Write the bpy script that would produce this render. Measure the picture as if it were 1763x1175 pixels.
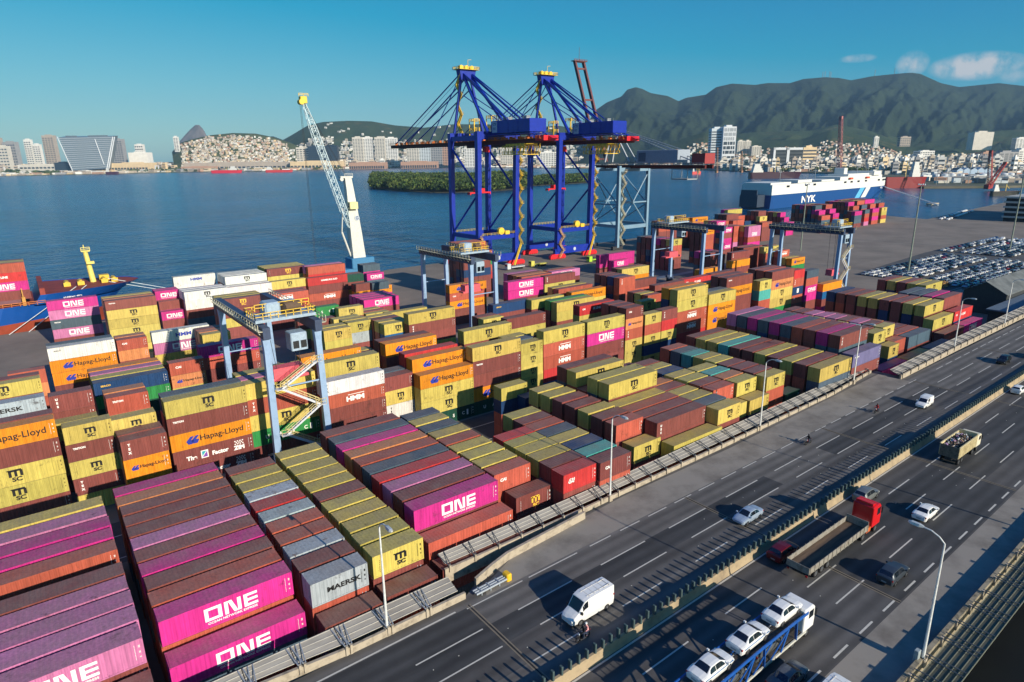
import bpy, math, random
import numpy as np
from mathutils import Matrix, Vector
S = bpy.context.scene
for o in list(bpy.data.objects): bpy.data.objects.remove(o)
COL = S.collection
R = math.radians
rng = random.Random(7)
nrng = np.random.default_rng(3)

# ------------------------------------------------------------------ camera
FPX, YAW, PITCH, ROLL, CH = 1112.0, R(36.98), R(15.81), R(-0.81), 50.96
cf = np.array([math.sin(YAW)*math.cos(PITCH), math.cos(YAW)*math.cos(PITCH), -math.sin(PITCH)])
cr = np.array([math.cos(YAW), -math.sin(YAW), 0.0]); cu = np.cross(cr, cf)
cr, cu = cr*math.cos(ROLL)+cu*math.sin(ROLL), -cr*math.sin(ROLL)+cu*math.cos(ROLL)
cam = bpy.data.objects.new('camera', bpy.data.cameras.new('camera')); COL.objects.link(cam)
cam.matrix_world = Matrix(((cr[0], cu[0], -cf[0], 0), (cr[1], cu[1], -cf[1], 0), (cr[2], cu[2], -cf[2], CH), (0, 0, 0, 1)))
cam.data.sensor_width = 36; cam.data.lens = 36*FPX/1763
cam.data.clip_start = 1; cam.data.clip_end = 40000
S.camera = cam
def at(px, py, z):
    """world point of the plane at height z seen at a place of the photograph"""
    d = cf*FPX+cr*(px-881.5)-cu*(py-587.5); t = (z-CH)/d[2]
    return (float(d[0]*t), float(d[1]*t), float(z))
def far(px, py, D):
    d = cf*FPX+cr*(px-881.5)-cu*(py-587.5); d = d*(D/FPX)
    return np.array([d[0], d[1], CH+d[2]])

# ------------------------------------------------------------------ light
SUN_EL = R(20.5)
sdir = np.array([0.115, -0.993, 0.0]); sdir = sdir/np.linalg.norm(sdir)
sdir = np.array([sdir[0]*math.cos(SUN_EL), sdir[1]*math.cos(SUN_EL), math.sin(SUN_EL)])
sun = bpy.data.objects.new('sun', bpy.data.lights.new('sun', 'SUN')); COL.objects.link(sun)
sun.data.energy = 5.0; sun.data.angle = R(0.5); sun.data.color = (1.0, 0.90, 0.76)
sun.rotation_euler = Vector(-sdir).to_track_quat('-Z', 'Y').to_euler()
W = bpy.data.worlds.new('World'); S.world = W; W.use_nodes = True
nt = W.node_tree; nt.nodes.clear()
sky = nt.nodes.new('ShaderNodeTexSky'); sky.sky_type = 'NISHITA'; sky.sun_disc = False
sky.sun_elevation = SUN_EL; sky.sun_rotation = math.atan2(sdir[0], sdir[1])
sky.altitude = 50; sky.air_density = 1.0; sky.dust_density = 0.5; sky.ozone_density = 2.5
bg = nt.nodes.new('ShaderNodeBackground'); bg.inputs[1].default_value = 0.072
out = nt.nodes.new('ShaderNodeOutputWorld')
tc = nt.nodes.new('ShaderNodeTexCoord')
# polarised, deep blue sky of the photograph
ma = nt.nodes.new('ShaderNodeVectorMath'); ma.operation = 'MULTIPLY_ADD'; nt.links.new(sky.outputs[0], ma.inputs[0]); ma.inputs[1].default_value = (.95, .93, .60); ma.inputs[2].default_value = (-2.5, -.02, 3.0)
mxv = nt.nodes.new('ShaderNodeVectorMath'); mxv.operation = 'MAXIMUM'; nt.links.new(ma.outputs[0], mxv.inputs[0]); mxv.inputs[1].default_value = (.1, .3, .5); skc = mxv.outputs[0]
# small fair-weather clouds over the hills on the right
def wn(t, **k):
    n = nt.nodes.new(t)
    for a, b in k.items(): setattr(n, a, b)
    return n
noi = wn('ShaderNodeTexNoise'); noi.inputs['Scale'].default_value = 55; noi.inputs['Detail'].default_value = 8; noi.inputs['Roughness'].default_value = .6
nt.links.new(tc.outputs['Generated'], noi.inputs['Vector'])
acc = None
for (px, py, rx, ry) in ((1682, 114, 46, 15), (1571, 110, 17, 14), (1477, 101, 20, 5), (1745, 130, 16, 8)):
    d = cf*FPX+cr*(px-881.5)-cu*(py-587.5); d = d/np.linalg.norm(d)
    h = np.cross(d, [0, 0, 1]); h = h/np.linalg.norm(h); v = np.cross(h, d)
    def dot(vec):
        n = wn('ShaderNodeVectorMath', operation='DOT_PRODUCT'); nt.links.new(tc.outputs['Generated'], n.inputs[0]); n.inputs[1].default_value = vec; return n.outputs['Value']
    a = wn('ShaderNodeMath', operation='MULTIPLY'); nt.links.new(dot(tuple(h)), a.inputs[0]); a.inputs[1].default_value = FPX/rx*.85
    b = wn('ShaderNodeMath', operation='MULTIPLY'); nt.links.new(dot(tuple(v)), b.inputs[0]); b.inputs[1].default_value = FPX/ry*.85
    a2 = wn('ShaderNodeMath', operation='MULTIPLY'); nt.links.new(a.outputs[0], a2.inputs[0]); nt.links.new(a.outputs[0], a2.inputs[1])
    b2 = wn('ShaderNodeMath', operation='MULTIPLY_ADD'); nt.links.new(b.outputs[0], b2.inputs[0]); nt.links.new(b.outputs[0], b2.inputs[1]); nt.links.new(a2.outputs[0], b2.inputs[2])
    f = wn('ShaderNodeMath', operation='LESS_THAN'); nt.links.new(dot(tuple(d)), f.inputs[0]); f.inputs[1].default_value = 0.0
    g = wn('ShaderNodeMath', operation='MULTIPLY_ADD'); nt.links.new(f.outputs[0], g.inputs[0]); g.inputs[1].default_value = 9; nt.links.new(b2.outputs[0], g.inputs[2])
    m = wn('ShaderNodeMapRange'); nt.links.new(g.outputs[0], m.inputs['Value']); m.inputs['From Min'].default_value = 1.15; m.inputs['From Max'].default_value = 0.0
    mm = wn('ShaderNodeMath', operation='MULTIPLY'); nt.links.new(m.outputs[0], mm.inputs[0]); mm.inputs[1].default_value = {1682: 1.0, 1571: .7, 1477: .45, 1745: .4}[px]
    if acc is None: acc = mm.outputs[0]
    else:
        x = wn('ShaderNodeMath', operation='MAXIMUM'); nt.links.new(acc, x.inputs[0]); nt.links.new(mm.outputs[0], x.inputs[1]); acc = x.outputs[0]
s1 = wn('ShaderNodeMath', operation='MULTIPLY'); nt.links.new(acc, s1.inputs[0])
mr = wn('ShaderNodeMapRange'); nt.links.new(noi.outputs['Fac'], mr.inputs['Value']); mr.inputs['From Min'].default_value = .28; mr.inputs['From Max'].default_value = .62; mr.inputs['To Max'].default_value = 1.5
nt.links.new(mr.outputs[0], s1.inputs[1]); s1.use_clamp = True
cm = wn('ShaderNodeMix', data_type='RGBA'); nt.links.new(s1.outputs[0], cm.inputs[0]); nt.links.new(skc, cm.inputs[6]); cm.inputs[7].default_value = (6.6, 6.9, 7.2, 1)
nt.links.new(cm.outputs[2], bg.inputs[0]); nt.links.new(bg.outputs[0], out.inputs[0])
S.view_settings.view_transform = 'Standard'; S.view_settings.look = 'None'
S.view_settings.exposure = 0.25; S.view_settings.gamma = 1.0; S.view_settings.use_curve_mapping = False
S.render.engine = 'CYCLES'
S.cycles.volume_step_rate = 10; S.cycles.max_bounces = 6; S.cycles.volume_bounces = 0

# ------------------------------------------------------------------ materials
def lin(c):
    return tuple(((v/255)/12.92 if v/255 <= .04045 else ((v/255+.055)/1.055)**2.4) for v in c)
MATS = {}
def mat(name, rgb, rough=.6, metal=0.0, var=.18, scale=2.0, bump=0.0, bscale=20.0, stretch=(1, 1, 1), rgb2=None, thr=.5, soft=.15, coord='Object', spec=.4, bands=0.0):
    """paint/stone/metal with a worn, uneven colour; rgb2 = second colour in patches"""
    if name in MATS: return MATS[name]
    m = bpy.data.materials.new(name); m.use_nodes = True; MATS[name] = m
    t = m.node_tree; N = t.nodes; b = N['Principled BSDF']; b.inputs['Roughness'].default_value = rough; b.inputs['Metallic'].default_value = metal
    b.inputs['Specular IOR Level'].default_value = spec
    c = N.new('ShaderNodeTexCoord'); mp = N.new('ShaderNodeMapping'); mp.inputs['Scale'].default_value = stretch
    t.links.new(c.outputs[coord], mp.inputs[0])
    n = N.new('ShaderNodeTexNoise'); n.inputs['Scale'].default_value = scale; n.inputs['Detail'].default_value = 6; n.inputs['Roughness'].default_value = .65
    t.links.new(mp.outputs[0], n.inputs['Vector'])
    r = N.new('ShaderNodeValToRGB'); t.links.new(n.outputs['Fac'], r.inputs[0])
    L = lin(rgb)
    if rgb2:
        L2 = lin(rgb2); r.color_ramp.elements[0].position = thr-soft; r.color_ramp.elements[1].position = thr+soft
        r.color_ramp.elements[0].color = (*L2, 1); r.color_ramp.elements[1].color = (*L, 1)
    else:
        r.color_ramp.elements[0].position = .3; r.color_ramp.elements[1].position = .7
        r.color_ramp.elements[0].color = (*[v*(1-var) for v in L], 1); r.color_ramp.elements[1].color = (*[min(1, v*(1+var)) for v in L], 1)
    if bands:
        wv = N.new('ShaderNodeTexWave'); wv.wave_type = 'BANDS'; wv.bands_direction = 'Y'; wv.inputs['Scale'].default_value = .314/bands; wv.inputs['Distortion'].default_value = 1.2; wv.inputs['Detail'].default_value = 2; wv.inputs['Detail Scale'].default_value = .3
        t.links.new(c.outputs[coord], wv.inputs['Vector']); mrb = N.new('ShaderNodeMapRange'); mrb.inputs['To Min'].default_value = .74; mrb.inputs['To Max'].default_value = 1.12; t.links.new(wv.outputs['Fac'], mrb.inputs['Value'])
        n5 = N.new('ShaderNodeTexNoise'); n5.inputs['Scale'].default_value = .12; n5.inputs['Detail'].default_value = 8; n5.inputs['Roughness'].default_value = .75; t.links.new(c.outputs[coord], n5.inputs['Vector']); mrc = N.new('ShaderNodeMapRange'); mrc.inputs['From Min'].default_value = .35; mrc.inputs['From Max'].default_value = .65; mrc.inputs['To Min'].default_value = .8; mrc.inputs['To Max'].default_value = 1.15; t.links.new(n5.outputs['Fac'], mrc.inputs['Value'])
        mu = N.new('ShaderNodeMath'); mu.operation = 'MULTIPLY'; t.links.new(mrb.outputs[0], mu.inputs[0]); t.links.new(mrc.outputs[0], mu.inputs[1])
        vs_ = N.new('ShaderNodeVectorMath'); vs_.operation = 'SCALE'; t.links.new(r.outputs[0], vs_.inputs[0]); t.links.new(mu.outputs[0], vs_.inputs['Scale']); t.links.new(vs_.outputs[0], b.inputs['Base Color'])
    else: t.links.new(r.outputs[0], b.inputs['Base Color'])
    if bump:
        n2 = N.new('ShaderNodeTexNoise'); n2.inputs['Scale'].default_value = bscale; n2.inputs['Detail'].default_value = 5
        t.links.new(mp.outputs[0], n2.inputs['Vector'])
        bp = N.new('ShaderNodeBump'); bp.inputs['Distance'].default_value = bump; t.links.new(n2.outputs['Fac'], bp.inputs['Height']); t.links.new(bp.outputs[0], b.inputs['Normal'])
    return m
def glass(name='vehicle_glass', rgb=(22, 28, 34), rough=.08):
    return mat(name, rgb, rough=rough, var=.1, spec=.8)

# container paint: colour from the object, grime + rust by noise
def paint_mat(name, attr):
    m = bpy.data.materials.new(name); m.use_nodes = True; MATS[name] = m
    t = m.node_tree; N = t.nodes; b = N['Principled BSDF']; b.inputs['Roughness'].default_value = .55; b.inputs['Specular IOR Level'].default_value = .3
    if attr:
        a = N.new('ShaderNodeAttribute'); a.attribute_name = 'col'; colr = a.outputs['Color']; al = a.outputs['Alpha']
    else:
        a = N.new('ShaderNodeObjectInfo'); colr = a.outputs['Color']; al = a.outputs['Alpha']
    c = N.new('ShaderNodeNewGeometry')
    mp = N.new('ShaderNodeMapping'); mp.inputs['Scale'].default_value = (1.4, 1.4, .45); t.links.new(c.outputs['Position'], mp.inputs[0])
    n1 = N.new('ShaderNodeTexNoise'); n1.inputs['Scale'].default_value = .9; n1.inputs['Detail'].default_value = 7; n1.inputs['Roughness'].default_value = .7; t.links.new(mp.outputs[0], n1.inputs['Vector'])
    # fade / grime
    mr = N.new('ShaderNodeMapRange'); mr.inputs['From Min'].default_value = .3; mr.inputs['From Max'].default_value = .75; mr.inputs['To Min'].default_value = 1.08; mr.inputs['To Max'].default_value = .72
    t.links.new(n1.outputs['Fac'], mr.inputs['Value'])
    mul = N.new('ShaderNodeVectorMath'); mul.operation = 'SCALE'; t.links.new(colr, mul.inputs[0]); t.links.new(mr.outputs[0], mul.inputs['Scale'])
    # rust patches, more where alpha is low
    n2 = N.new('ShaderNodeTexNoise'); n2.inputs['Scale'].default_value = 1.1; n2.inputs['Detail'].default_value = 9; n2.inputs['Roughness'].default_value = .75
    mp2 = N.new('ShaderNodeMapping'); mp2.inputs['Scale'].default_value = (.6, .9, .35); mp2.inputs['Location'].default_value = (7, 3, 1); t.links.new(c.outputs['Position'], mp2.inputs[0]); t.links.new(mp2.outputs[0], n2.inputs['Vector'])
    su = N.new('ShaderNodeMath'); su.operation = 'MULTIPLY_ADD'; su.inputs[1].default_value = -.17; su.inputs[2].default_value = .735; t.links.new(al, su.inputs[0])   # alpha 1 -> .67 ; alpha .. rust=1-alpha
    sub = N.new('ShaderNodeMath'); sub.operation = 'SUBTRACT'; t.links.new(n2.outputs['Fac'], sub.inputs[0]); t.links.new(su.outputs[0], sub.inputs[1])
    mr2 = N.new('ShaderNodeMapRange'); mr2.inputs['From Min'].default_value = 0; mr2.inputs['From Max'].default_value = .07; t.links.new(sub.outputs[0], mr2.inputs['Value'])
    mx = N.new('ShaderNodeMix'); mx.data_type = 'RGBA'; t.links.new(mr2.outputs[0], mx.inputs[0]); t.links.new(mul.outputs[0], mx.inputs[6]); mx.inputs[7].default_value = (*lin((92, 58, 40)), 1)
    # dust settles on top faces
    sp = N.new('ShaderNodeSeparateXYZ'); t.links.new(c.outputs['True Normal'], sp.inputs[0])
    mr3 = N.new('ShaderNodeMapRange'); mr3.inputs['From Min'].default_value = .8; mr3.inputs['From Max'].default_value = 1; mr3.inputs['To Max'].default_value = 1; t.links.new(sp.outputs['Z'], mr3.inputs['Value'])
    dn = N.new('ShaderNodeMath'); dn.operation = 'MULTIPLY'; t.links.new(mr3.outputs[0], dn.inputs[0]); 
    n3 = N.new('ShaderNodeTexNoise'); n3.inputs['Scale'].default_value = .45; n3.inputs['Detail'].default_value = 6; t.links.new(c.outputs['Position'], n3.inputs['Vector'])
    mr4 = N.new('ShaderNodeMapRange'); mr4.inputs['From Min'].default_value = .3; mr4.inputs['From Max'].default_value = .7; mr4.inputs['To Min'].default_value = .2; mr4.inputs['To Max'].default_value = .58; t.links.new(n3.outputs['Fac'], mr4.inputs['Value']); t.links.new(mr4.outputs[0], dn.inputs[1])
    mx2 = N.new('ShaderNodeMix'); mx2.data_type = 'RGBA'; t.links.new(dn.outputs[0], mx2.inputs[0]); t.links.new(mx.outputs[2], mx2.inputs[6]); mx2.inputs[7].default_value = (*lin((134, 122, 112)), 1)
    # scuffs and soot stains on the roofs, rain streaks on the sides
    n6 = N.new('ShaderNodeTexNoise'); n6.inputs['Scale'].default_value = .55; n6.inputs['Detail'].default_value = 10; n6.inputs['Roughness'].default_value = .72; mp6 = N.new('ShaderNodeMapping'); mp6.inputs['Location'].default_value = (31, 5, 0); t.links.new(c.outputs['Position'], mp6.inputs[0]); t.links.new(mp6.outputs[0], n6.inputs['Vector'])
    m6 = N.new('ShaderNodeMapRange'); m6.inputs['From Min'].default_value = .60; m6.inputs['From Max'].default_value = .70; m6.inputs['To Max'].default_value = .75; t.links.new(n6.outputs['Fac'], m6.inputs['Value'])
    mx6 = N.new('ShaderNodeMix'); mx6.data_type = 'RGBA'; t.links.new(m6.outputs[0], mx6.inputs[0]); t.links.new(mx2.outputs[2], mx6.inputs[6]); mx6.inputs[7].default_value = (*lin((58, 46, 42)), 1)
    n7 = N.new('ShaderNodeTexNoise'); n7.inputs['Scale'].default_value = 1.0; n7.inputs['Detail'].default_value = 4; mp7 = N.new('ShaderNodeMapping'); mp7.inputs['Scale'].default_value = (5, 5, .12); t.links.new(c.outputs['Position'], mp7.inputs[0]); t.links.new(mp7.outputs[0], n7.inputs['Vector'])
    m7 = N.new('ShaderNodeMapRange'); m7.inputs['From Min'].default_value = .35; m7.inputs['From Max'].default_value = .7; m7.inputs['To Min'].default_value = 1.06; m7.inputs['To Max'].default_value = .78; t.links.new(n7.outputs['Fac'], m7.inputs['Value'])
    v7 = N.new('ShaderNodeVectorMath'); v7.operation = 'SCALE'; t.links.new(mx6.outputs[2], v7.inputs[0]); t.links.new(m7.outputs[0], v7.inputs['Scale'])
    t.links.new(v7.outputs[0], b.inputs['Base Color'])
    if attr:
        w = N.new('ShaderNodeTexWave'); w.wave_type = 'BANDS'; w.bands_direction = 'X'; w.inputs['Scale'].default_value = 1.1; w.inputs['Distortion'].default_value = 0
        t.links.new(c.outputs['Position'], w.inputs['Vector']); bp = N.new('ShaderNodeBump'); bp.inputs['Distance'].default_value = .03; bp.inputs['Strength'].default_value = .6
        t.links.new(w.outputs['Fac'], bp.inputs['Height']); t.links.new(bp.outputs[0], b.inputs['Normal'])
    return m
CPAINT = paint_mat('container_paint', False); SPAINT = paint_mat('container_paint_far', True)

# ------------------------------------------------------------------ mesh helpers
class MB:
    def __init__(s): s.v = []; s.f = []; s.m = []
    def add(s, vs, fs, mi=0):
        o = len(s.v); s.v.extend([tuple(map(float, p)) for p in vs]); s.f.extend([tuple(i+o for i in f) for f in fs]); s.m.extend([mi]*len(fs)); return s
    def box(s, x0, y0, z0, x1, y1, z1, mi=0):
        return s.add([(x0,y0,z0),(x1,y0,z0),(x1,y1,z0),(x0,y1,z0),(x0,y0,z1),(x1,y0,z1),(x1,y1,z1),(x0,y1,z1)],
                     [(0,3,2,1),(4,5,6,7),(0,1,5,4),(1,2,6,5),(2,3,7,6),(3,0,4,7)], mi)
    def cbox(s, x0, y0, z0, x1, y1, z1, c=.05, mi=0):
        """box with chamfered vertical and top edges"""
        P = [(x0+c,y0),(x1-c,y0),(x1,y0+c),(x1,y1-c),(x1-c,y1),(x0+c,y1),(x0,y1-c),(x0,y0+c)]
        cx, cy = (x0+x1)/2, (y0+y1)/2
        Q = [(x+(c if x < cx else -c)*.8, y+(c if y < cy else -c)*.8) for x, y in P]
        vs = [(x,y,z0) for x,y in P]+[(x,y,z1-c) for x,y in P]+[(x,y,z1) for x,y in Q]
        fs = [tuple(range(7,-1,-1)), tuple(range(16,24))]
        for k in (0, 8):
            for i in range(8): j = (i+1) % 8; fs.append((k+i,k+j,k+8+j,k+8+i))
        return s.add(vs, fs, mi)
    def bar(s, p, q, w, h=None, mi=0, up=(0,0,1)):
        h = h or w; p = np.array(p, float); q = np.array(q, float); d = q-p; L = np.linalg.norm(d)
        if L < 1e-6: return s
        d /= L; u0 = np.array(up, float)
        if abs(d@u0) > .97: u0 = np.array([0, 1, 0.])
        a = np.cross(d, u0); a /= np.linalg.norm(a); b = np.cross(a, d)
        vs = [e+a*sx*w/2+b*sy*h/2 for e in (p, q) for sx, sy in ((-1,-1),(1,-1),(1,1),(-1,1))]
        return s.add(vs, [(0,3,2,1)[::-1],(4,5,6,7)[::-1],(0,1,5,4)[::-1],(1,2,6,5)[::-1],(2,3,7,6)[::-1],(3,0,4,7)[::-1]], mi)
    def tube(s, p, q, r, r2=None, n=8, mi=0, caps=True):
        r2 = r if r2 is None else r2; p = np.array(p, float); q = np.array(q, float); d = q-p; L = np.linalg.norm(d); d /= L
        u0 = np.array([0,0,1.]) if abs(d[2]) < .9 else np.array([0,1.,0]); a = np.cross(d, u0); a /= np.linalg.norm(a); b = np.cross(a, d)
        vs = []
        for e, rr in ((p, r), (q, r2)):
            for i in range(n): t = 2*math.pi*i/n; vs.append(e+rr*(a*math.cos(t)+b*math.sin(t)))
        fs = [(i, i+n, (i+1) % n+n, (i+1) % n) for i in range(n)]
        if caps: fs += [tuple(range(n)), tuple(range(2*n-1, n-1, -1))]
        return s.add(vs, fs, mi)
    def prism(s, pts, y0, y1, axis='y', mi=0):
        """profile pts (a,b) extruded; axis y: (x,z) profile, axis x: (y,z), axis z: (x,y)"""
        n = len(pts)
        def P(a, b, t): return (a, t, b) if axis == 'y' else (t, a, b) if axis == 'x' else (a, b, t)
        vs = [P(a, b, y0) for a, b in pts]+[P(a, b, y1) for a, b in pts]
        fs = [tuple(range(n)), tuple(range(2*n-1, n-1, -1))]+[(i, i+n, (i+1) % n+n, (i+1) % n) for i in range(n)]
        return s.add(vs, fs, mi)
    def loft(s, rings, mi=0, caps=True, closed=True):
        n = len(rings[0]); vs = [p for r in rings for p in r]; fs = []
        for k in range(len(rings)-1):
            for i in range(n if closed else n-1): j = (i+1) % n; fs.append((k*n+i, k*n+j, (k+1)*n+j, (k+1)*n+i))
        if caps: fs += [tuple(range(n-1, -1, -1)), tuple(range((len(rings)-1)*n, len(rings)*n))]
        return s.add(vs, fs, mi)
    def quad(s, a, b, c, d, mi=0): return s.add([a, b, c, d], [(0,1,2,3)], mi)
    def mesh(s, name, mats, smooth=False):
        me = bpy.data.meshes.new(name); me.from_pydata(s.v, [], s.f)
        for m in (mats if isinstance(mats, (list, tuple)) else [mats]): me.materials.append(m)
        if any(s.m): me.polygons.foreach_set('material_index', s.m)
        if smooth: me.polygons.foreach_set('use_smooth', [True]*len(me.polygons))
        import bmesh
        bm = bmesh.new(); bm.from_mesh(me); bmesh.ops.recalc_face_normals(bm, faces=bm.faces); bm.to_mesh(me); bm.free()
        me.update(); return me
    def build(s, name, mats, parent=None, smooth=False):
        return link(name, s.mesh(name, mats, smooth), parent)
def link(name, me, parent=None, loc=None):
    o = bpy.data.objects.new(name, me); COL.objects.link(o)
    if parent: o.parent = parent
    if loc is not None: o.location = loc
    return o
def tag(o, label=None, cat=None, group=None, kind=None):
    if label: o['label'] = label
    if cat: o['category'] = cat
    if group: o['group'] = group
    if kind: o['kind'] = kind
    return o
def thing(name, label, cat, loc=(0,0,0), rz=0, group=None):
    o = bpy.data.objects.new(name, None); o.empty_display_size = .5; COL.objects.link(o); o.location = loc; o.rotation_euler = (0,0,rz)
    return tag(o, label, cat, group)
KIDS = {}
def kids(o): return [c for c in bpy.data.objects if c.parent == o]
def dup(o, loc=None, rz=None, label=None, parent=None, ks=None):
    c = o.copy(); COL.objects.link(c)
    if parent: c.parent = parent
    if loc is not None: c.location = loc
    if rz is not None: c.rotation_euler = (0,0,rz)
    if label: c['label'] = label
    for k in (kids(o) if ks is None else ks): dup(k, parent=c)
    return c
_txt = {}
def text_mesh(txt, size, extr=.006, bold=0.0, align='CENTER', sx=1.0):
    """lettering as a thin solid: local x right, y up, z towards the reader"""
    key = (txt, size, bold, align, sx)
    if key in _txt: return _txt[key]
    cu_ = bpy.data.curves.new('lettering', 'FONT'); cu_.body = txt; cu_.size = size; cu_.extrude = extr; cu_.offset = bold; cu_.align_x = align; cu_.align_y = 'CENTER'; cu_.resolution_u = 3
    ob = bpy.data.objects.new('tmp', cu_); COL.objects.link(ob)
    dg = bpy.context.evaluated_depsgraph_get(); me = bpy.data.meshes.new_from_object(ob.evaluated_get(dg))
    bpy.data.objects.remove(ob)
    v = np.zeros(len(me.vertices)*3); me.vertices.foreach_get('co', v); v = v.reshape(-1, 3); v[:, 0] *= sx
    fs = [tuple(p.vertices) for p in me.polygons]
    _txt[key] = (v, fs); return _txt[key]
def put_text(mb, txt, size, o, ux, uy, mi=0, **k):
    """add lettering to an MB: origin o, ux = reading direction, uy = up"""
    v, fs = text_mesh(txt, size, **k); o = np.array(o, float); ux = np.array(ux, float); uy = np.array(uy, float); un = np.cross(ux, uy)
    mb.add([o+p[0]*ux+p[1]*uy+p[2]*un for p in v], fs, mi)

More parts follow.
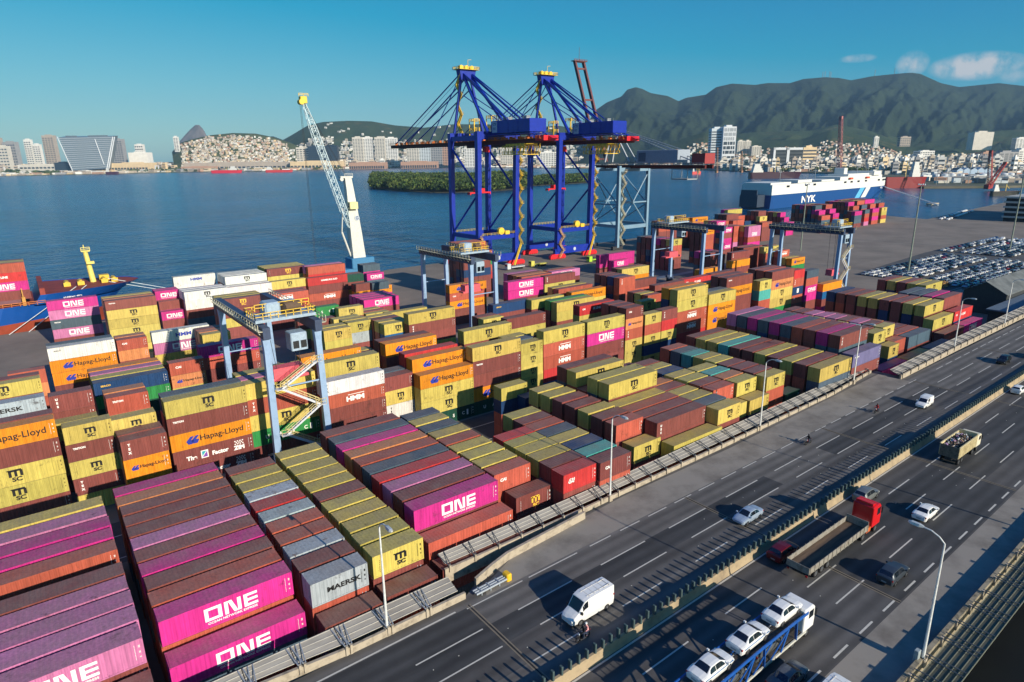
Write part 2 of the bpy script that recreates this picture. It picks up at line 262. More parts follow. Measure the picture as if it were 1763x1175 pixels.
TABLE = """
0;0;-9.75;75.00;12.19;2.700;R.S.R.B;1000
0;1;-9.70;78.06;12.19;2.700;P.B.N.B;1000
0;2;-9.65;81.13;12.19;2.700;P.B.R.B;1000
0;3;-9.75;84.20;12.19;2.700;p.R.N.B;1000
0;4;-9.70;87.26;12.19;2.700;Y.B.B.B;1000
1;0;-9.75;58.00;12.19;2.700;po.B.B.B;1100
1;1;-9.70;60.91;12.19;2.700;p.B.S.R;1000
1;2;-9.65;63.83;12.19;2.700;p.B.R.B;1000
1;3;-9.75;66.74;12.19;2.700;p.R.N.R;1000
1;4;-9.70;69.66;12.19;2.700;B.R.B.B;1000
2;0;-9.75;54.90;12.19;2.633;B.B.B;100
3;0;3.80;59.20;12.19;2.700;Po.R.R.S;1122
3;1;3.85;62.12;12.19;2.700;R.R.B.B;1222
3;2;3.90;65.03;12.19;2.700;B.B.R.B;1222
3;3;3.80;67.95;12.19;2.700;P.B.S.B;1222
3;4;3.85;70.86;12.19;2.700;B.R.B.R;1222
3;5;3.90;73.78;12.19;2.700;p.R.S.B;1222
3;6;3.80;76.70;12.19;2.700;B.R.S.B;1222
3;7;3.85;79.61;12.19;2.700;B.R.B.S;1222
3;8;3.90;82.53;12.19;2.700;B.R.S.N;1222
3;9;3.80;85.44;12.19;2.700;t.R.R.N;1222
3;10;3.85;88.36;12.19;2.700;P.N.R.B;1222
4;0;3.80;56.20;12.19;2.633;Po.S.B;121
5;0;16.70;55.80;6.06;2.700;wk.R.B.B;1122
5;1;16.75;58.75;6.06;2.700;B.B.B.R;1220
5;2;16.80;61.69;6.06;2.700;w.B.B.N;1200
5;3;16.70;64.64;6.06;2.700;R.B.R.B;1000
5;4;16.75;67.58;6.06;2.700;R.B.B.N;1000
5;5;16.80;70.53;6.06;2.700;w.R.B.R;1000
5;6;16.70;73.48;6.06;2.700;r.B.S.N;1000
5;7;16.75;76.42;6.06;2.700;w.B.R.S;1000
5;8;16.80;79.37;6.06;2.700;Y.B.B.B;1000
5;9;16.70;82.31;6.06;2.700;Y.B.R.B;1000
5;10;16.75;85.26;6.06;2.700;B.R.R.R;1000
6;0;16.85;53.00;6.06;2.533;B.S.B;111
7;0;23.55;56.30;6.06;2.700;Ym.B.S.R;1100
7;1;23.60;59.25;6.06;2.700;Y.S.R.B;1000
7;2;23.65;62.19;6.06;2.700;Y.R.S.N;1000
7;3;23.55;65.14;6.06;2.700;Y.R.B.B;1000
7;4;23.60;68.08;6.06;2.700;Y.B.B.B;1000
7;5;23.65;71.03;6.06;2.700;B.B.R.S;1000
7;6;23.55;73.98;6.06;2.700;Y.N.B.R;1000
7;7;23.60;76.92;6.06;2.700;Y.B.B.N;1000
7;8;23.65;79.87;6.06;2.700;Y.R.B.R;1000
7;9;23.55;82.81;6.06;2.700;Y.R.B.B;1000
7;10;23.60;85.76;6.06;2.700;Y.R.B.R;1000
8;0;23.65;53.40;6.06;2.533;B.R.B;111
9;0;31.15;61.00;12.19;2.825;Po.B.S.R;1200
9;1;31.20;63.98;12.19;2.825;B.N.R.B;1000
9;2;31.25;66.97;12.19;2.825;p.N.N.R;1200
9;3;31.15;69.95;12.19;2.825;r.N.S.S;1000
9;4;31.20;72.94;12.19;2.825;S.N.B.R;1000
9;5;31.25;75.92;12.19;2.825;R.B.B.B;1200
9;6;31.15;78.91;12.19;2.825;t.R.N.R;1000
9;7;31.20;81.89;12.19;2.825;P.R.B.N;1000
9;8;31.25;84.88;12.19;2.825;S.S.B.B;1000
9;9;31.15;87.86;12.19;2.825;B.B.R.B;1000
10;0;31.25;58.10;12.19;2.800;R.R.B;120
11;0;31.35;55.20;12.19;3.200;B.S;11
12;0;43.85;62.60;6.06;2.775;Rd.R.B.S;1200
12;1;43.90;65.58;6.06;2.775;Y.N.S.S;1000
12;2;43.95;68.56;6.06;2.775;Y.R.R.B;1000
12;3;43.85;71.55;6.06;2.775;Y.N.B.S;1000
12;4;43.90;74.53;6.06;2.775;R.R.S.N;1000
12;5;43.95;77.51;6.06;2.775;Y.S.B.R;1000
12;6;43.85;80.50;6.06;2.775;S.R.S.R;1000
12;7;43.90;83.48;6.06;2.775;Y.B.R.R;1000
12;8;43.95;86.46;6.06;2.775;S.N.R.R;1000
13;0;45.25;59.60;6.06;2.867;Bm.B.R;110
14;0;51.35;57.30;6.06;2.700;rd.B.R.B;1121
14;1;51.40;60.03;6.06;2.700;B.R.N.S;1000
14;2;51.45;62.76;6.06;2.700;Y.B.B.R;1200
14;3;51.35;65.50;6.06;2.700;Y.B.B.S;1000
14;4;51.40;68.23;6.06;2.700;Y.B.S.B;1000
14;5;51.45;70.96;6.06;2.700;r.B.R.N;1000
15;0;57.55;56.80;6.06;2.700;Bd.R.B.R;1101
15;1;57.60;59.67;6.06;2.700;T.B.N.B;1000
15;2;57.65;62.53;6.06;2.700;N.R.B.R;1000
15;3;57.55;65.40;6.06;2.700;Y.B.R.R;1000
15;4;57.60;68.26;6.06;2.700;S.N.B.B;1000
15;5;57.65;71.13;6.06;2.700;R.B.B.N;1000
15;6;57.55;73.99;6.06;2.700;B.R.B.B;1000
15;7;57.60;76.86;6.06;2.700;Y.B.B.R;1200
16;0;68.55;60.60;6.06;2.867;Ym.B.R;112
17;0;67.65;63.60;6.06;2.825;R.B.S.B;1200
17;1;67.70;66.76;6.06;2.825;Bv.B.B.R;1200
17;2;67.75;69.92;6.06;2.825;Y.B.B.S;1200
17;3;67.65;73.08;6.06;2.825;B.B.S.B;1200
17;4;67.70;76.24;6.06;2.825;B.B.R.S;1200
17;5;67.75;79.40;6.06;2.825;Y.R.R.B;1200
17;6;67.65;82.56;6.06;2.825;Y.B.B.R;1200
18;0;65.55;90.60;6.06;2.550;Y.N.R.R;1122
19;0;69.15;88.00;5.20;2.733;N.B.N;220
20;0;73.85;60.80;12.19;2.750;Bu.B.R.B;1220
20;1;73.90;63.70;12.19;2.750;B.R.B.B;1200
20;2;73.95;66.60;12.19;2.750;R.B.R.B;1000
20;3;73.85;69.50;12.19;2.750;Y.R.R.B;1000
21;0;74.95;72.40;12.19;2.780;Ym.B.B.B.N;12000
21;1;75.00;75.26;12.19;2.780;Y.S.N.B.B;12000
22;0;74.95;80.60;12.19;2.780;Ym.R.S.S.N;12000
22;1;75.00;83.46;12.19;2.780;B.S.B.B.R;12000
23;0;74.95;78.00;12.19;2.750;R.S.N.S;2000
24;0;74.55;57.90;12.19;2.667;Y.R.N;121
25;0;86.15;58.40;6.06;2.700;Ym.B.B.N;1222
25;1;86.20;61.29;6.06;2.700;S.B.S.B;2000
25;2;86.25;64.18;6.06;2.700;Y.R.B.B;2000
25;3;86.15;67.08;6.06;2.700;Y.N.B.B;2000
25;4;86.20;69.97;6.06;2.700;B.S.B.N;2000
25;5;86.25;72.86;6.06;2.700;t.B.B.N;2000
26;2;88.05;83.06;6.06;2.700;B.B.B.B;2000
27;0;92.35;64.00;6.06;2.800;Rv.R.S.S;1000
27;1;92.40;66.88;6.06;2.800;B.B.R.S;2000
27;2;92.45;69.75;6.06;2.800;Y.B.B.N;2000
27;3;92.35;72.63;6.06;2.800;Y.R.R.R;2000
27;4;92.40;75.51;6.06;2.800;N.B.B.S;2000
27;5;92.45;78.38;6.06;2.800;Y.B.N.B;2000
27;6;92.35;81.26;6.06;2.800;B.B.B.B;2000
28;0;92.35;61.10;6.06;2.867;Y.B.B;222
29;0;98.85;63.60;6.06;2.800;Ym.N.B.N;1200
29;1;98.90;66.52;6.06;2.800;t.B.B.S;2000
29;2;98.95;69.44;6.06;2.800;T.N.B.S;2000
29;3;98.85;72.36;6.06;2.800;Y.B.B.S;2000
30;0;98.85;60.80;6.06;2.867;Y.N.S;112
31;0;105.85;62.00;6.06;2.800;Ym.R.R.N;1222
31;1;105.90;64.88;6.06;2.800;B.B.N.R;2000
31;2;105.95;67.77;6.06;2.800;B.B.R.B;2000
31;3;105.85;70.65;6.06;2.800;B.B.B.B;2000
31;4;105.90;73.53;6.06;2.800;Y.B.S.B;2000
31;5;105.95;76.41;6.06;2.800;Y.B.B.R;2000
31;6;105.85;79.30;6.06;2.800;T.B.B.B;1200
31;7;105.90;82.18;6.06;2.800;S.N.B.B;2200
31;8;105.95;85.06;6.06;2.800;R.B.B.B;2200
32;0;112.15;61.60;5.20;3.200;D.R;12
33;0;117.65;58.20;12.19;2.825;Ym.S.N.R;1121
33;1;117.70;61.14;12.19;2.825;B.R.R.B;1222
33;2;117.75;64.07;12.19;2.825;Y.R.B.B;1200
33;3;117.65;67.01;12.19;2.825;B.B.B.B;1000
33;4;117.70;69.94;12.19;2.825;Y.B.B.S;1000
33;5;117.75;72.88;12.19;2.825;B.B.B.B;1000
33;6;117.65;75.82;12.19;2.825;B.R.B.B;1000
33;7;117.70;78.75;12.19;2.825;T.B.R.N;1000
33;8;117.75;81.69;12.19;2.825;Y.N.R.R;1000
33;9;117.65;84.62;12.19;2.825;Y.B.R.S;1000
33;10;117.70;87.56;12.19;2.825;B.R.B.S;1000
34;0;131.35;58.60;12.19;2.825;Vn.B.B.B;1122
35;0;132.35;62.10;12.19;2.880;Bv.S.B.B.B;12000
35;1;132.40;64.87;12.19;2.880;P.S.S.B.R;12000
35;2;132.45;67.65;12.19;2.880;B.B.R.N.B;12000
35;3;132.35;70.42;12.19;2.880;R.R.R.B.R;12000
35;4;132.40;73.19;12.19;2.880;S.B.B.B.B;12000
35;5;132.45;75.97;12.19;2.880;P.B.N.B.B;12000
35;6;132.35;78.74;12.19;2.880;S.N.N.R.B;12000
35;7;132.40;81.51;12.19;2.880;P.B.B.B.B;12000
35;8;132.45;84.29;12.19;2.880;S.B.R.B.B;12000
35;9;132.35;87.06;12.19;2.880;p.B.B.N.B;22000
37;0;150.95;63.40;6.06;2.850;Ym.N.N.R;1200
37;1;151.00;66.36;6.06;2.850;B.B.B.N;2000
37;2;151.05;69.32;6.06;2.850;w.S.B.R;2000
37;3;150.95;72.29;6.06;2.850;Y.N.N.B;2000
37;4;151.00;75.25;6.06;2.850;B.B.R.R;2000
37;5;151.05;78.21;6.06;2.850;Y.B.R.B;2000
37;6;150.95;81.17;6.06;2.850;t.N.R.B;2000
37;7;151.00;84.14;6.06;2.850;B.S.B.S;2000
37;8;151.05;87.10;6.06;2.850;B.R.S.B;2000
37;9;150.95;90.06;6.06;2.850;B.B.N.B;2000
38;0;157.95;64.60;6.06;2.850;Ym.R.R.R;2200
38;1;158.00;67.47;6.06;2.850;B.B.B.N;2000
38;2;158.05;70.34;6.06;2.850;p.N.R.B;2000
38;3;157.95;73.21;6.06;2.850;B.R.S.N;2000
38;4;158.00;76.08;6.06;2.850;p.B.R.B;2000
38;5;158.05;78.95;6.06;2.850;p.B.B.B;2000
38;6;157.95;81.82;6.06;2.850;p.B.B.R;2000
38;7;158.00;84.69;6.06;2.850;B.S.R.N;2000
38;8;158.05;87.56;6.06;2.850;B.R.S.B;2000
39;0;152.35;60.40;5.00;2.900;Ym.N.R;120
40;0;164.25;61.10;12.19;2.900;S.B.R;120
40;1;164.30;63.91;12.19;2.900;R.B.B;200
40;2;164.35;66.72;12.19;2.900;B.B.S;200
40;3;164.25;69.52;12.19;2.900;B.B.N;200
40;4;164.30;72.33;12.19;2.900;t.B.N;200
40;5;164.35;75.14;12.19;2.900;B.B.R;200
40;6;164.25;77.94;12.19;2.900;B.B.B;200
40;7;164.30;80.75;12.19;2.900;B.B.B;200
40;8;164.35;83.56;12.19;2.900;B.R.B;200
41;0;157.55;61.60;6.06;2.900;R.B.B;220
42;0;144.25;57.90;12.19;2.700;P.N;11
43;0;156.95;57.90;12.19;2.700;Y.B;12
44;0;169.95;57.90;12.19;2.700;N.N;12
45;0;188.35;67.40;12.19;2.900;Ym.B.B.B;1200
45;1;188.40;70.45;12.19;2.900;Y.N.B.B;2200
45;2;188.45;73.49;12.19;2.900;B.B.S.B;2200
45;3;188.35;76.53;12.19;2.900;B.N.S.B;2220
45;4;188.40;79.58;12.19;2.900;Y.B.B.R;2220
45;5;188.45;82.62;12.19;2.900;Y.B.B.B;2200
45;6;188.35;85.67;12.19;2.900;B.B.B.B;2220
45;7;188.40;88.72;12.19;2.900;B.R.B.B;2200
45;8;188.45;91.76;12.19;2.900;N.B.R.B;2220
46;0;186.55;64.20;12.80;2.900;Ym.B.B;122
47;0;200.65;64.30;12.80;2.900;rd.N.B;120
48;0;199.15;61.10;13.20;2.900;Po.R;12
49;0;185.35;60.90;13.20;2.900;B.N;12
50;0;202.55;68.10;12.90;2.900;B.B.B.B;1200
50;1;202.60;71.32;12.90;2.900;P.R.B.S;2000
50;2;202.65;74.54;12.90;2.900;S.N.B.B;2000
50;3;202.55;77.76;12.90;2.900;S.B.R.S;2000
51;0;218.85;79.00;12.19;2.900;Ym.N.B.S;2000
51;1;218.90;81.97;12.19;2.900;Y.B.R.R;2000
51;2;218.95;84.93;12.19;2.900;B.R.B.B;2200
51;3;218.85;87.89;12.19;2.900;Y.N.B.B;2200
51;4;218.90;90.86;12.19;2.900;B.B.B.S;2200
52;0;-12.89;112.00;12.19;2.968;Oh.B.Ym.Ym.B;11111
52;1;-12.89;114.95;12.19;2.968;B=5.R.N.B.N;12222
53;0;-13.59;128.85;12.19;2.720;wk.w.B.Y.B;12000
54;0;-13.89;149.50;12.19;2.850;Ym.B.Y.B;1200
54;1;-13.89;152.45;12.19;2.850;B.B.R.N;2000
55;0;-6.66;156.05;6.06;2.850;R.t.R.B;2220
56;0;-0.93;124.50;6.06;2.918;Bu.B.Y.B.B;11000
57;0;-1.13;118.00;6.06;2.980;Y.B.Y.B;1222
58;0;-0.05;109.50;6.20;2.776;Ym.Bx.Ym.Bv.Y;11111
59;0;6.47;118.00;6.06;2.882;Rx.R.B.Y.B;12000
59;1;6.47;120.95;6.06;2.882;t.B.R.B.N;22000
60;0;6.17;109.50;6.06;2.692;Ym.B.Y.B.Y;12222
61;0;6.32;103.65;6.06;2.980;Bv.Oh.Oh.B;1120
61;1;6.32;106.60;6.06;2.980;B.N.B.B;1220
62;0;13.50;109.50;12.50;2.927;Ym.Bx.Oh.Bz.Bz;11111
62;1;13.50;112.45;12.50;2.927;S.R.B.B.B;12222
63;0;26.00;110.00;12.19;2.914;Ym.Rv.Ym.Ga.B;11111
63;1;26.00;112.95;12.19;2.914;p.B.B.B.N;10000
63;2;26.00;115.90;12.19;2.914;Y.R.B.N.B;10000
64;0;37.90;106.60;12.19;2.609;Wv.Rm.B.B.N;11110
65;0;39.80;112.40;12.19;2.942;Ym.B.Y.B.B;12222
66;0;38.51;118.00;12.19;2.980;Oh.B.Y.B.B;10000
67;0;50.07;106.60;6.06;2.849;B.Ym.Wv.B;1110
67;1;50.07;109.55;6.06;2.849;S.B.S.B;2000
68;0;50.12;121.95;6.06;2.980;B.Y.B.B;2000
68;1;50.12;124.90;6.06;2.980;Y.S.B.B;2000
69;0;55.98;103.70;12.19;2.811;Oh.Ym.Ym.Da;1111
70;0;56.20;106.85;12.80;2.734;Oh.B.Y.B.Y;12220
71;0;56.13;109.85;12.30;2.811;r.B.Y.B.B;12000
72;0;56.22;118.20;12.19;2.845;Oh.B.B.Y.B;12000
72;1;56.22;121.15;12.19;2.845;B.R.B.R.R;12200
73;0;68.17;103.70;12.19;2.894;Ym.Bx.B.Oh.Da;11112
74;0;73.60;115.20;13.10;2.924;Ym.B.O.B.Y;12000
75;0;80.63;103.90;6.06;2.591;Ym.Ym.Ym.Ym.B;12222
75;1;80.63;106.85;6.06;2.591;S.B.B.N.B;20000
75;2;80.63;109.80;6.06;2.591;Y.R.R.R.B;20000
76;0;86.69;103.65;12.19;2.944;Ym.Rm.Rm.r.K;11122
77;0;108.00;115.25;12.19;2.533;rd.Y.B.Y.B.B;120000
78;0;89.61;121.00;12.19;2.748;B.Y.B.B.Y;12200
79;0;99.80;103.70;12.20;2.930;Ym.Po.B.B.Y;11120
80;0;112.42;103.70;6.06;2.658;Bd.th.Rv.Ym.Ym.Y;122222
80;1;112.42;106.65;6.06;2.658;B.N.B.B.B.R;200000
80;2;112.42;109.60;6.06;2.658;B.B.B.S.B.R;220000
81;0;119.37;103.75;6.06;2.667;Ym.R.Ym.N.Ym;22222
82;0;125.52;103.65;6.06;2.697;Bv.r.Ym.N.B;22222
83;0;132.31;104.50;12.60;2.941;Ym.Ym.Rm.Rm.r.B;111122
83;1;132.31;107.45;12.60;2.941;O=6.N.N.B.B.B;220000
84;0;144.95;104.00;12.19;2.972;Ym.Oh.Oh.Oh.B;11220
84;1;144.95;106.95;12.19;2.972;S.B.B.B.B;20000
85;0;157.50;107.50;12.70;2.891;Bx.Oh.B.B.Y.B;122200
85;1;157.50;110.45;12.70;2.891;B.R.B.B.R.B;220000
86;0;172.07;106.05;6.06;2.980;Ym.T.R.B.B;22200
87;0;178.16;106.05;12.19;2.826;B.th.Ym.Ym.G.B;122220
87;1;178.16;109.00;12.19;2.826;R.S.B.B.B.N;200000
87;2;178.16;111.95;12.19;2.826;B.B.B.N.B.B;222200
88;0;190.47;106.00;6.06;2.665;r.Rv.Nw.Rd.B.B;222220
89;0;198.07;106.00;7.27;2.500;S.R.Po.P.B.B;222222
90;0;205.40;104.00;12.19;2.510;O.K.B.P;2222
91;0;5.91;134.25;12.19;2.520;Ns.G.D.B.B;11222
91;1;5.91;137.20;12.19;2.520;Y.B.R.B.R;12200
91;2;5.91;140.15;12.19;2.520;p.B.B.B.S;12220
91;3;5.91;143.10;12.19;2.520;O.S.B.B.B;12200
92;0;0.36;162.55;12.19;2.760;Wn.Oh.Oh.B.B;11120
92;1;0.36;165.50;12.19;2.760;S.R.B.S.B;22000
93;0;13.22;165.70;6.06;2.520;Rd.t.B.Y.B;11200
93;1;13.22;168.65;6.06;2.520;t.S.B.B.B;22200
94;0;20.20;164.55;12.40;2.680;Wb.po.Y.B.B;11122
95;0;29.02;155.50;6.06;2.640;Y.B.B.Y.B;10000
95;1;29.02;158.45;6.06;2.640;t.B.S.R.B;22000
95;2;29.02;161.40;6.06;2.640;B.B.N.B.B;22000
96;0;26.20;145.35;12.20;2.640;Po.R.B.B.N;11120
97;0;18.90;137.20;6.40;2.600;Rd.th.Y.B.B;11200
98;0;2.70;221.55;12.30;2.760;Po.po.Sx.po.B;11112
98;1;2.70;224.50;12.30;2.760;B.B.B.R;2222
99;0;14.91;200.35;12.19;2.600;Bx.Ym.Ym.Ym.Y.Y;111122
99;1;14.91;203.30;12.19;2.600;t.B.B.B.B.B;222200
99;2;14.91;206.25;12.19;2.600;Y.B.R.B.B.R;222200
100;0;31.30;231.13;7.00;2.850;Po.B.P.B;2222
100;1;31.30;234.08;7.00;2.850;P.B.R.B;2000
101;0;31.52;228.43;6.60;2.800;B.Po.B;222
102;0;31.33;225.69;6.80;2.800;Po.B;22
103;0;38.70;241.00;13.30;2.760;Wb.W.B.B.B;12000
104;0;38.11;222.30;13.00;2.900;Wm.W.B.S;1222
104;1;38.11;225.25;13.00;2.900;W.B.R.B;2222
104;2;38.11;228.20;13.00;2.900;W.B.B.S;2200
105;0;52.50;229.50;13.70;2.760;Wm.W.B.Y.B;12000
105;1;52.50;232.45;13.70;2.760;W.S.S.B.R;22000
105;2;52.50;235.40;13.70;2.760;W.B.B.R.B;22000
105;3;52.50;238.35;13.70;2.760;W.B.B.B.B;22000
106;0;51.10;222.40;14.40;2.850;W.W.B.B;1200
106;1;51.10;225.35;14.40;2.850;W.B.B.N;2000
107;0;41.36;190.80;12.19;2.760;Bm.B.Y.B.B;11112
107;1;41.36;193.75;12.19;2.760;Y.B.B.S.B;22200
107;2;41.36;196.70;12.19;2.760;Y.S.B.R.R;22220
108;0;68.29;235.90;14.63;2.760;Bm.Y.B.Y.B;12000
108;1;68.29;238.85;14.63;2.760;Y.B.B.R.B;20000
108;2;68.29;241.80;14.63;2.760;Y.S.B.R.B;20000
108;3;68.29;244.75;14.63;2.760;Y.B.R.B.R;20000
109;0;65.50;223.30;12.19;2.850;Ym.B.Y.B;1200
110;0;55.90;201.15;14.50;2.850;Rm.rs.B.B;1122
110;1;55.90;204.10;14.50;2.850;B.B.B.N;2000
111;0;80.50;228.45;14.10;2.840;R.r.B.R.B;12000
111;1;80.50;231.40;14.10;2.840;p.R.B.B.R;22000
112;0;77.68;221.50;14.63;2.850;rs.B.Rm.B;1112
113;0;106.41;238.90;7.27;2.700;S.P.B.B;2220
113;1;106.41;241.85;7.27;2.700;S.B.N.B;2200
114;0;105.66;234.25;7.27;2.700;Po.S.O;220
115;0;92.29;221.63;6.40;2.700;D.B.O.B;2220
115;1;92.29;224.58;6.40;2.700;B.B.N.B;2000
116;0;92.34;216.19;6.20;2.700;B.Oh.B;220
117;0;98.56;214.50;6.60;2.700;S.Oh.B;220
118;0;102.60;220.40;6.60;2.700;Oh.P;22
120;0;82.31;186.20;12.19;2.900;Po.B.P;120
120;1;82.31;189.15;12.19;2.900;P.B.B;200
120;2;82.31;192.10;12.19;2.900;P.R.B;200
120;3;82.31;195.05;12.19;2.900;P.B.R;220
121;0;57.01;174.00;12.19;2.850;Ga.B.Y.B;1222
122;0;56.32;160.20;6.06;2.850;B.Y.B.Y;2222
123;0;67.01;168.85;7.27;2.850;Ym.B.Y.B;1200
124;0;60.86;157.30;7.27;2.850;Ym.B.Y.Y;2000
125;0;51.70;140.30;6.70;2.680;Ym.Y.B.B.Y;12000
125;1;51.70;143.25;6.70;2.680;Y.R.R.B.N;22200
126;0;58.94;143.75;6.10;2.680;Ym.w.B.B.Y;12200
126;1;58.94;146.70;6.10;2.680;Y.R.R.B.B;20000
127;0;65.06;136.69;6.90;2.680;Ym.K.B.Y.B;12000
127;1;65.06;139.64;6.90;2.680;Y.R.B.B.B;22000
127;2;65.06;142.59;6.90;2.680;B.B.R.R.R;22200
127;3;65.06;145.54;6.90;2.680;Y.N.B.B.B;20000
128;0;70.20;133.96;13.00;2.600;Ym.Bu.B.Y.B.B;112200
129;0;74.81;168.32;7.27;2.867;Y.B.Y;200
129;1;74.81;171.27;7.27;2.867;R.B.N;200
129;2;74.81;174.22;7.27;2.867;Y.B.B;200
130;0;80.00;165.58;13.10;2.867;Y.R.B;200
131;0;103.80;169.95;14.00;2.600;Oh.Rd.Oh.B.B;11122
132;0;103.10;145.67;13.30;2.750;Ns.B.B.Y;1200
133;0;118.30;158.75;14.30;2.760;Po.Po.B.Y.B;11200
134;0;142.30;169.65;14.30;2.850;Bu.Ym.B.B;1220
135;0;114.90;142.93;12.50;2.800;Ym.B.Y.B;1200
136;0;118.14;135.45;14.63;2.800;Ym.Y.B.B;1220
136;1;118.14;138.40;14.63;2.800;G.B.R.R;2220
137;0;131.14;143.55;14.63;2.800;Oh.Y.G.B;1200
138;0;131.30;149.75;14.60;2.800;R.B.Y.B;2000
138;1;131.30;152.70;14.60;2.800;Y.B.N.B;2000
139;0;90.90;132.75;6.40;2.800;Ym.B.B.Y;2000
139;1;90.90;135.70;6.40;2.800;B.R.B.N;2000
140;0;144.44;185.40;14.63;2.900;R.B.B;200
140;1;144.44;188.35;14.63;2.900;t.S.B;200
140;2;144.44;191.30;14.63;2.900;B.B.N;200
140;3;144.44;194.25;14.63;2.900;p.R.B;200
141;0;160.29;186.85;14.63;2.900;po.B.P;220
141;1;160.29;189.80;14.63;2.900;R.R.B;200
142;0;128.20;199.17;12.19;2.833;S.B.N.B.B.B;222222
142;1;128.20;202.12;12.19;2.833;S.R.S.N.B.B;222200
143;0;134.40;211.07;12.30;2.786;R.R.B.B.R.B.B;2200000
143;1;134.40;214.02;12.30;2.786;R.S.B.R.B.B.B;2222220
143;2;134.40;216.97;12.30;2.786;R.B.B.B.B.S.B;2222222
144;0;133.11;204.91;12.19;2.800;R.G.R.r.B.B;222222
145;0;172.44;161.85;14.63;2.850;Ym.O.B.B;2200
145;1;172.44;164.80;14.63;2.850;B.R.S.B;2000
146;0;148.36;140.15;7.27;2.800;Rv.R.B.B.N;22200
146;1;148.36;143.10;7.27;2.800;N.B.N.B.R;22200
146;2;148.36;146.05;7.27;2.800;B.B.B.B.B;22200
146;3;148.36;149.00;7.27;2.800;B.N.R.R.B;22000
147;0;169.10;153.50;12.60;2.900;B.R.B;220
148;0;157.70;133.60;14.60;2.850;B.Y.B.B;2000
149;0;172.59;134.15;14.63;2.850;rd.B.B.Y;2000
150;0;170.31;127.95;12.19;2.700;O.B.R.B;2000
151;0;188.30;134.90;13.80;2.850;Bd.B.Y.B;2000
152;0;205.10;152.20;12.50;2.900;O.B.B;200
153;0;145.87;126.10;6.06;2.750;R.Y.B.B;2200
153;1;145.87;129.05;6.06;2.750;Y.B.R.R;2200
153;2;145.87;132.00;6.06;2.750;B.B.B.S;2200
154;0;138.12;121.65;6.06;2.750;Ym.B.B.Y;2200
1155;0;234.90;191.40;8.30;2.850;Ym.R.R.B.B;22222
1155;1;234.90;194.35;8.30;2.850;B.B.N.B.B;22222
1155;2;234.90;197.30;8.30;2.850;P.B.B.B.B;22222
1155;3;234.90;200.25;8.30;2.850;S.N.B.N.B;22222
1155;4;234.90;203.20;8.30;2.850;B.B.S.N.B;22222
1155;5;234.90;206.15;8.30;2.850;B.B.B.R.B;22222
1155;6;234.90;209.10;8.30;2.850;S.B.B.B.B;22222
1156;0;275.50;232.70;15.20;2.850;t.R.B.B.B.B;222200
1156;1;275.50;235.65;15.20;2.850;B.B.B.B.B.B;222000
1157;0;295.50;236.00;10.70;2.850;Bv.R.B.B.B.B;222222
1157;1;295.50;238.94;10.70;2.850;R.B.R.R.R.S;200000
1158;0;304.70;233.25;13.90;2.850;Oh.R.B.B.B.B;222222
1159;0;261.60;192.80;7.40;2.850;Oh.R.R.R.B.B;222200
1159;1;261.60;195.75;7.40;2.850;B.B.B.B.R.B;222220
1159;2;261.60;198.70;7.40;2.850;B.B.B.B.S.R;222222
1160;0;295.30;205.43;7.00;2.850;Po.B.P.Po.B;22222
1160;1;295.30;208.38;7.00;2.850;P.N.R.S.B;22222
1161;0;296.30;211.17;7.80;2.850;Po.B.P.Po.B.B;222222
1161;1;296.30;214.12;7.80;2.850;P.B.R.N.B.B;220000
1161;2;296.30;217.07;7.80;2.850;Y.B.B.B.R.B;220000
1162;0;304.80;206.12;9.10;2.850;R.R.R.p.B;22222
1162;1;304.80;209.07;9.10;2.850;B.B.N.R.N;20000
1162;2;304.80;212.02;9.10;2.850;R.R.N.B.B;20000
1163;0;331.20;224.91;10.90;2.850;R.R.B.B.B;22000
1164;0;309.50;200.38;11.40;2.850;p.po.R.P.B;22220
1164;1;309.50;203.33;11.40;2.850;Y.R.B.B.R;22220
1165;0;363.90;251.60;15.50;2.850;Y.B.B.B.B.B;220000
1165;1;363.90;254.55;15.50;2.850;P.B.B.S.R.R;200000
1166;0;334.00;231.60;12.10;2.850;B.B.B.B.B.B;220000
1166;1;334.00;234.55;12.10;2.850;B.R.B.R.S.B;220000
1166;2;334.00;237.50;12.10;2.850;S.B.B.S.B.B;200000
1167;0;359.80;240.94;11.40;2.850;R.B.B.B.B;22000
1167;1;359.80;243.89;11.40;2.850;S.B.R.S.R;20000
1168;0;327.20;227.64;14.20;2.850;R.B.B.B.B;20000
1169;0;367.86;232.20;8.10;2.850;B.B.B.B.B.B;222000
1169;1;367.86;235.15;8.10;2.850;B.R.S.B.B.B;220000
1169;2;367.86;238.10;8.10;2.850;S.B.R.B.N.B;222000
1170;0;364.40;228.85;7.80;2.850;Ym.R.B.B.B;22000
1171;0;357.24;234.35;10.60;2.850;N.R.B.B;2000
1172;0;359.10;223.55;10.50;2.850;R.B.B.B;2222
1173;0;399.40;236.05;6.00;2.850;P.B.B.B.B;22222
1173;1;399.40;239.00;6.00;2.850;Y.B.B.B.B;22222
1173;2;399.40;241.95;6.00;2.850;B.B.B.B.S;22220
1173;3;399.40;244.90;6.00;2.850;R.B.B.B.B;22200
1174;0;397.70;232.20;5.70;2.850;P.P.B.B;2222
1175;0;396.40;229.40;8.70;2.850;P.B.P;222
1176;0;433.30;231.10;8.40;2.850;S.P.R.S.B.B;222222
1176;1;433.30;234.05;8.40;2.850;B.S.N.N.B.B;222222
1176;2;433.30;237.00;8.40;2.850;R.R.B.S.B.B;222222
1176;3;433.30;239.95;8.40;2.850;P.S.R.B.N.B;222222
1176;4;433.30;242.90;8.40;2.850;S.B.B.B.B.B;222222
1176;5;433.30;245.85;8.40;2.850;R.S.B.R.B.R;222200
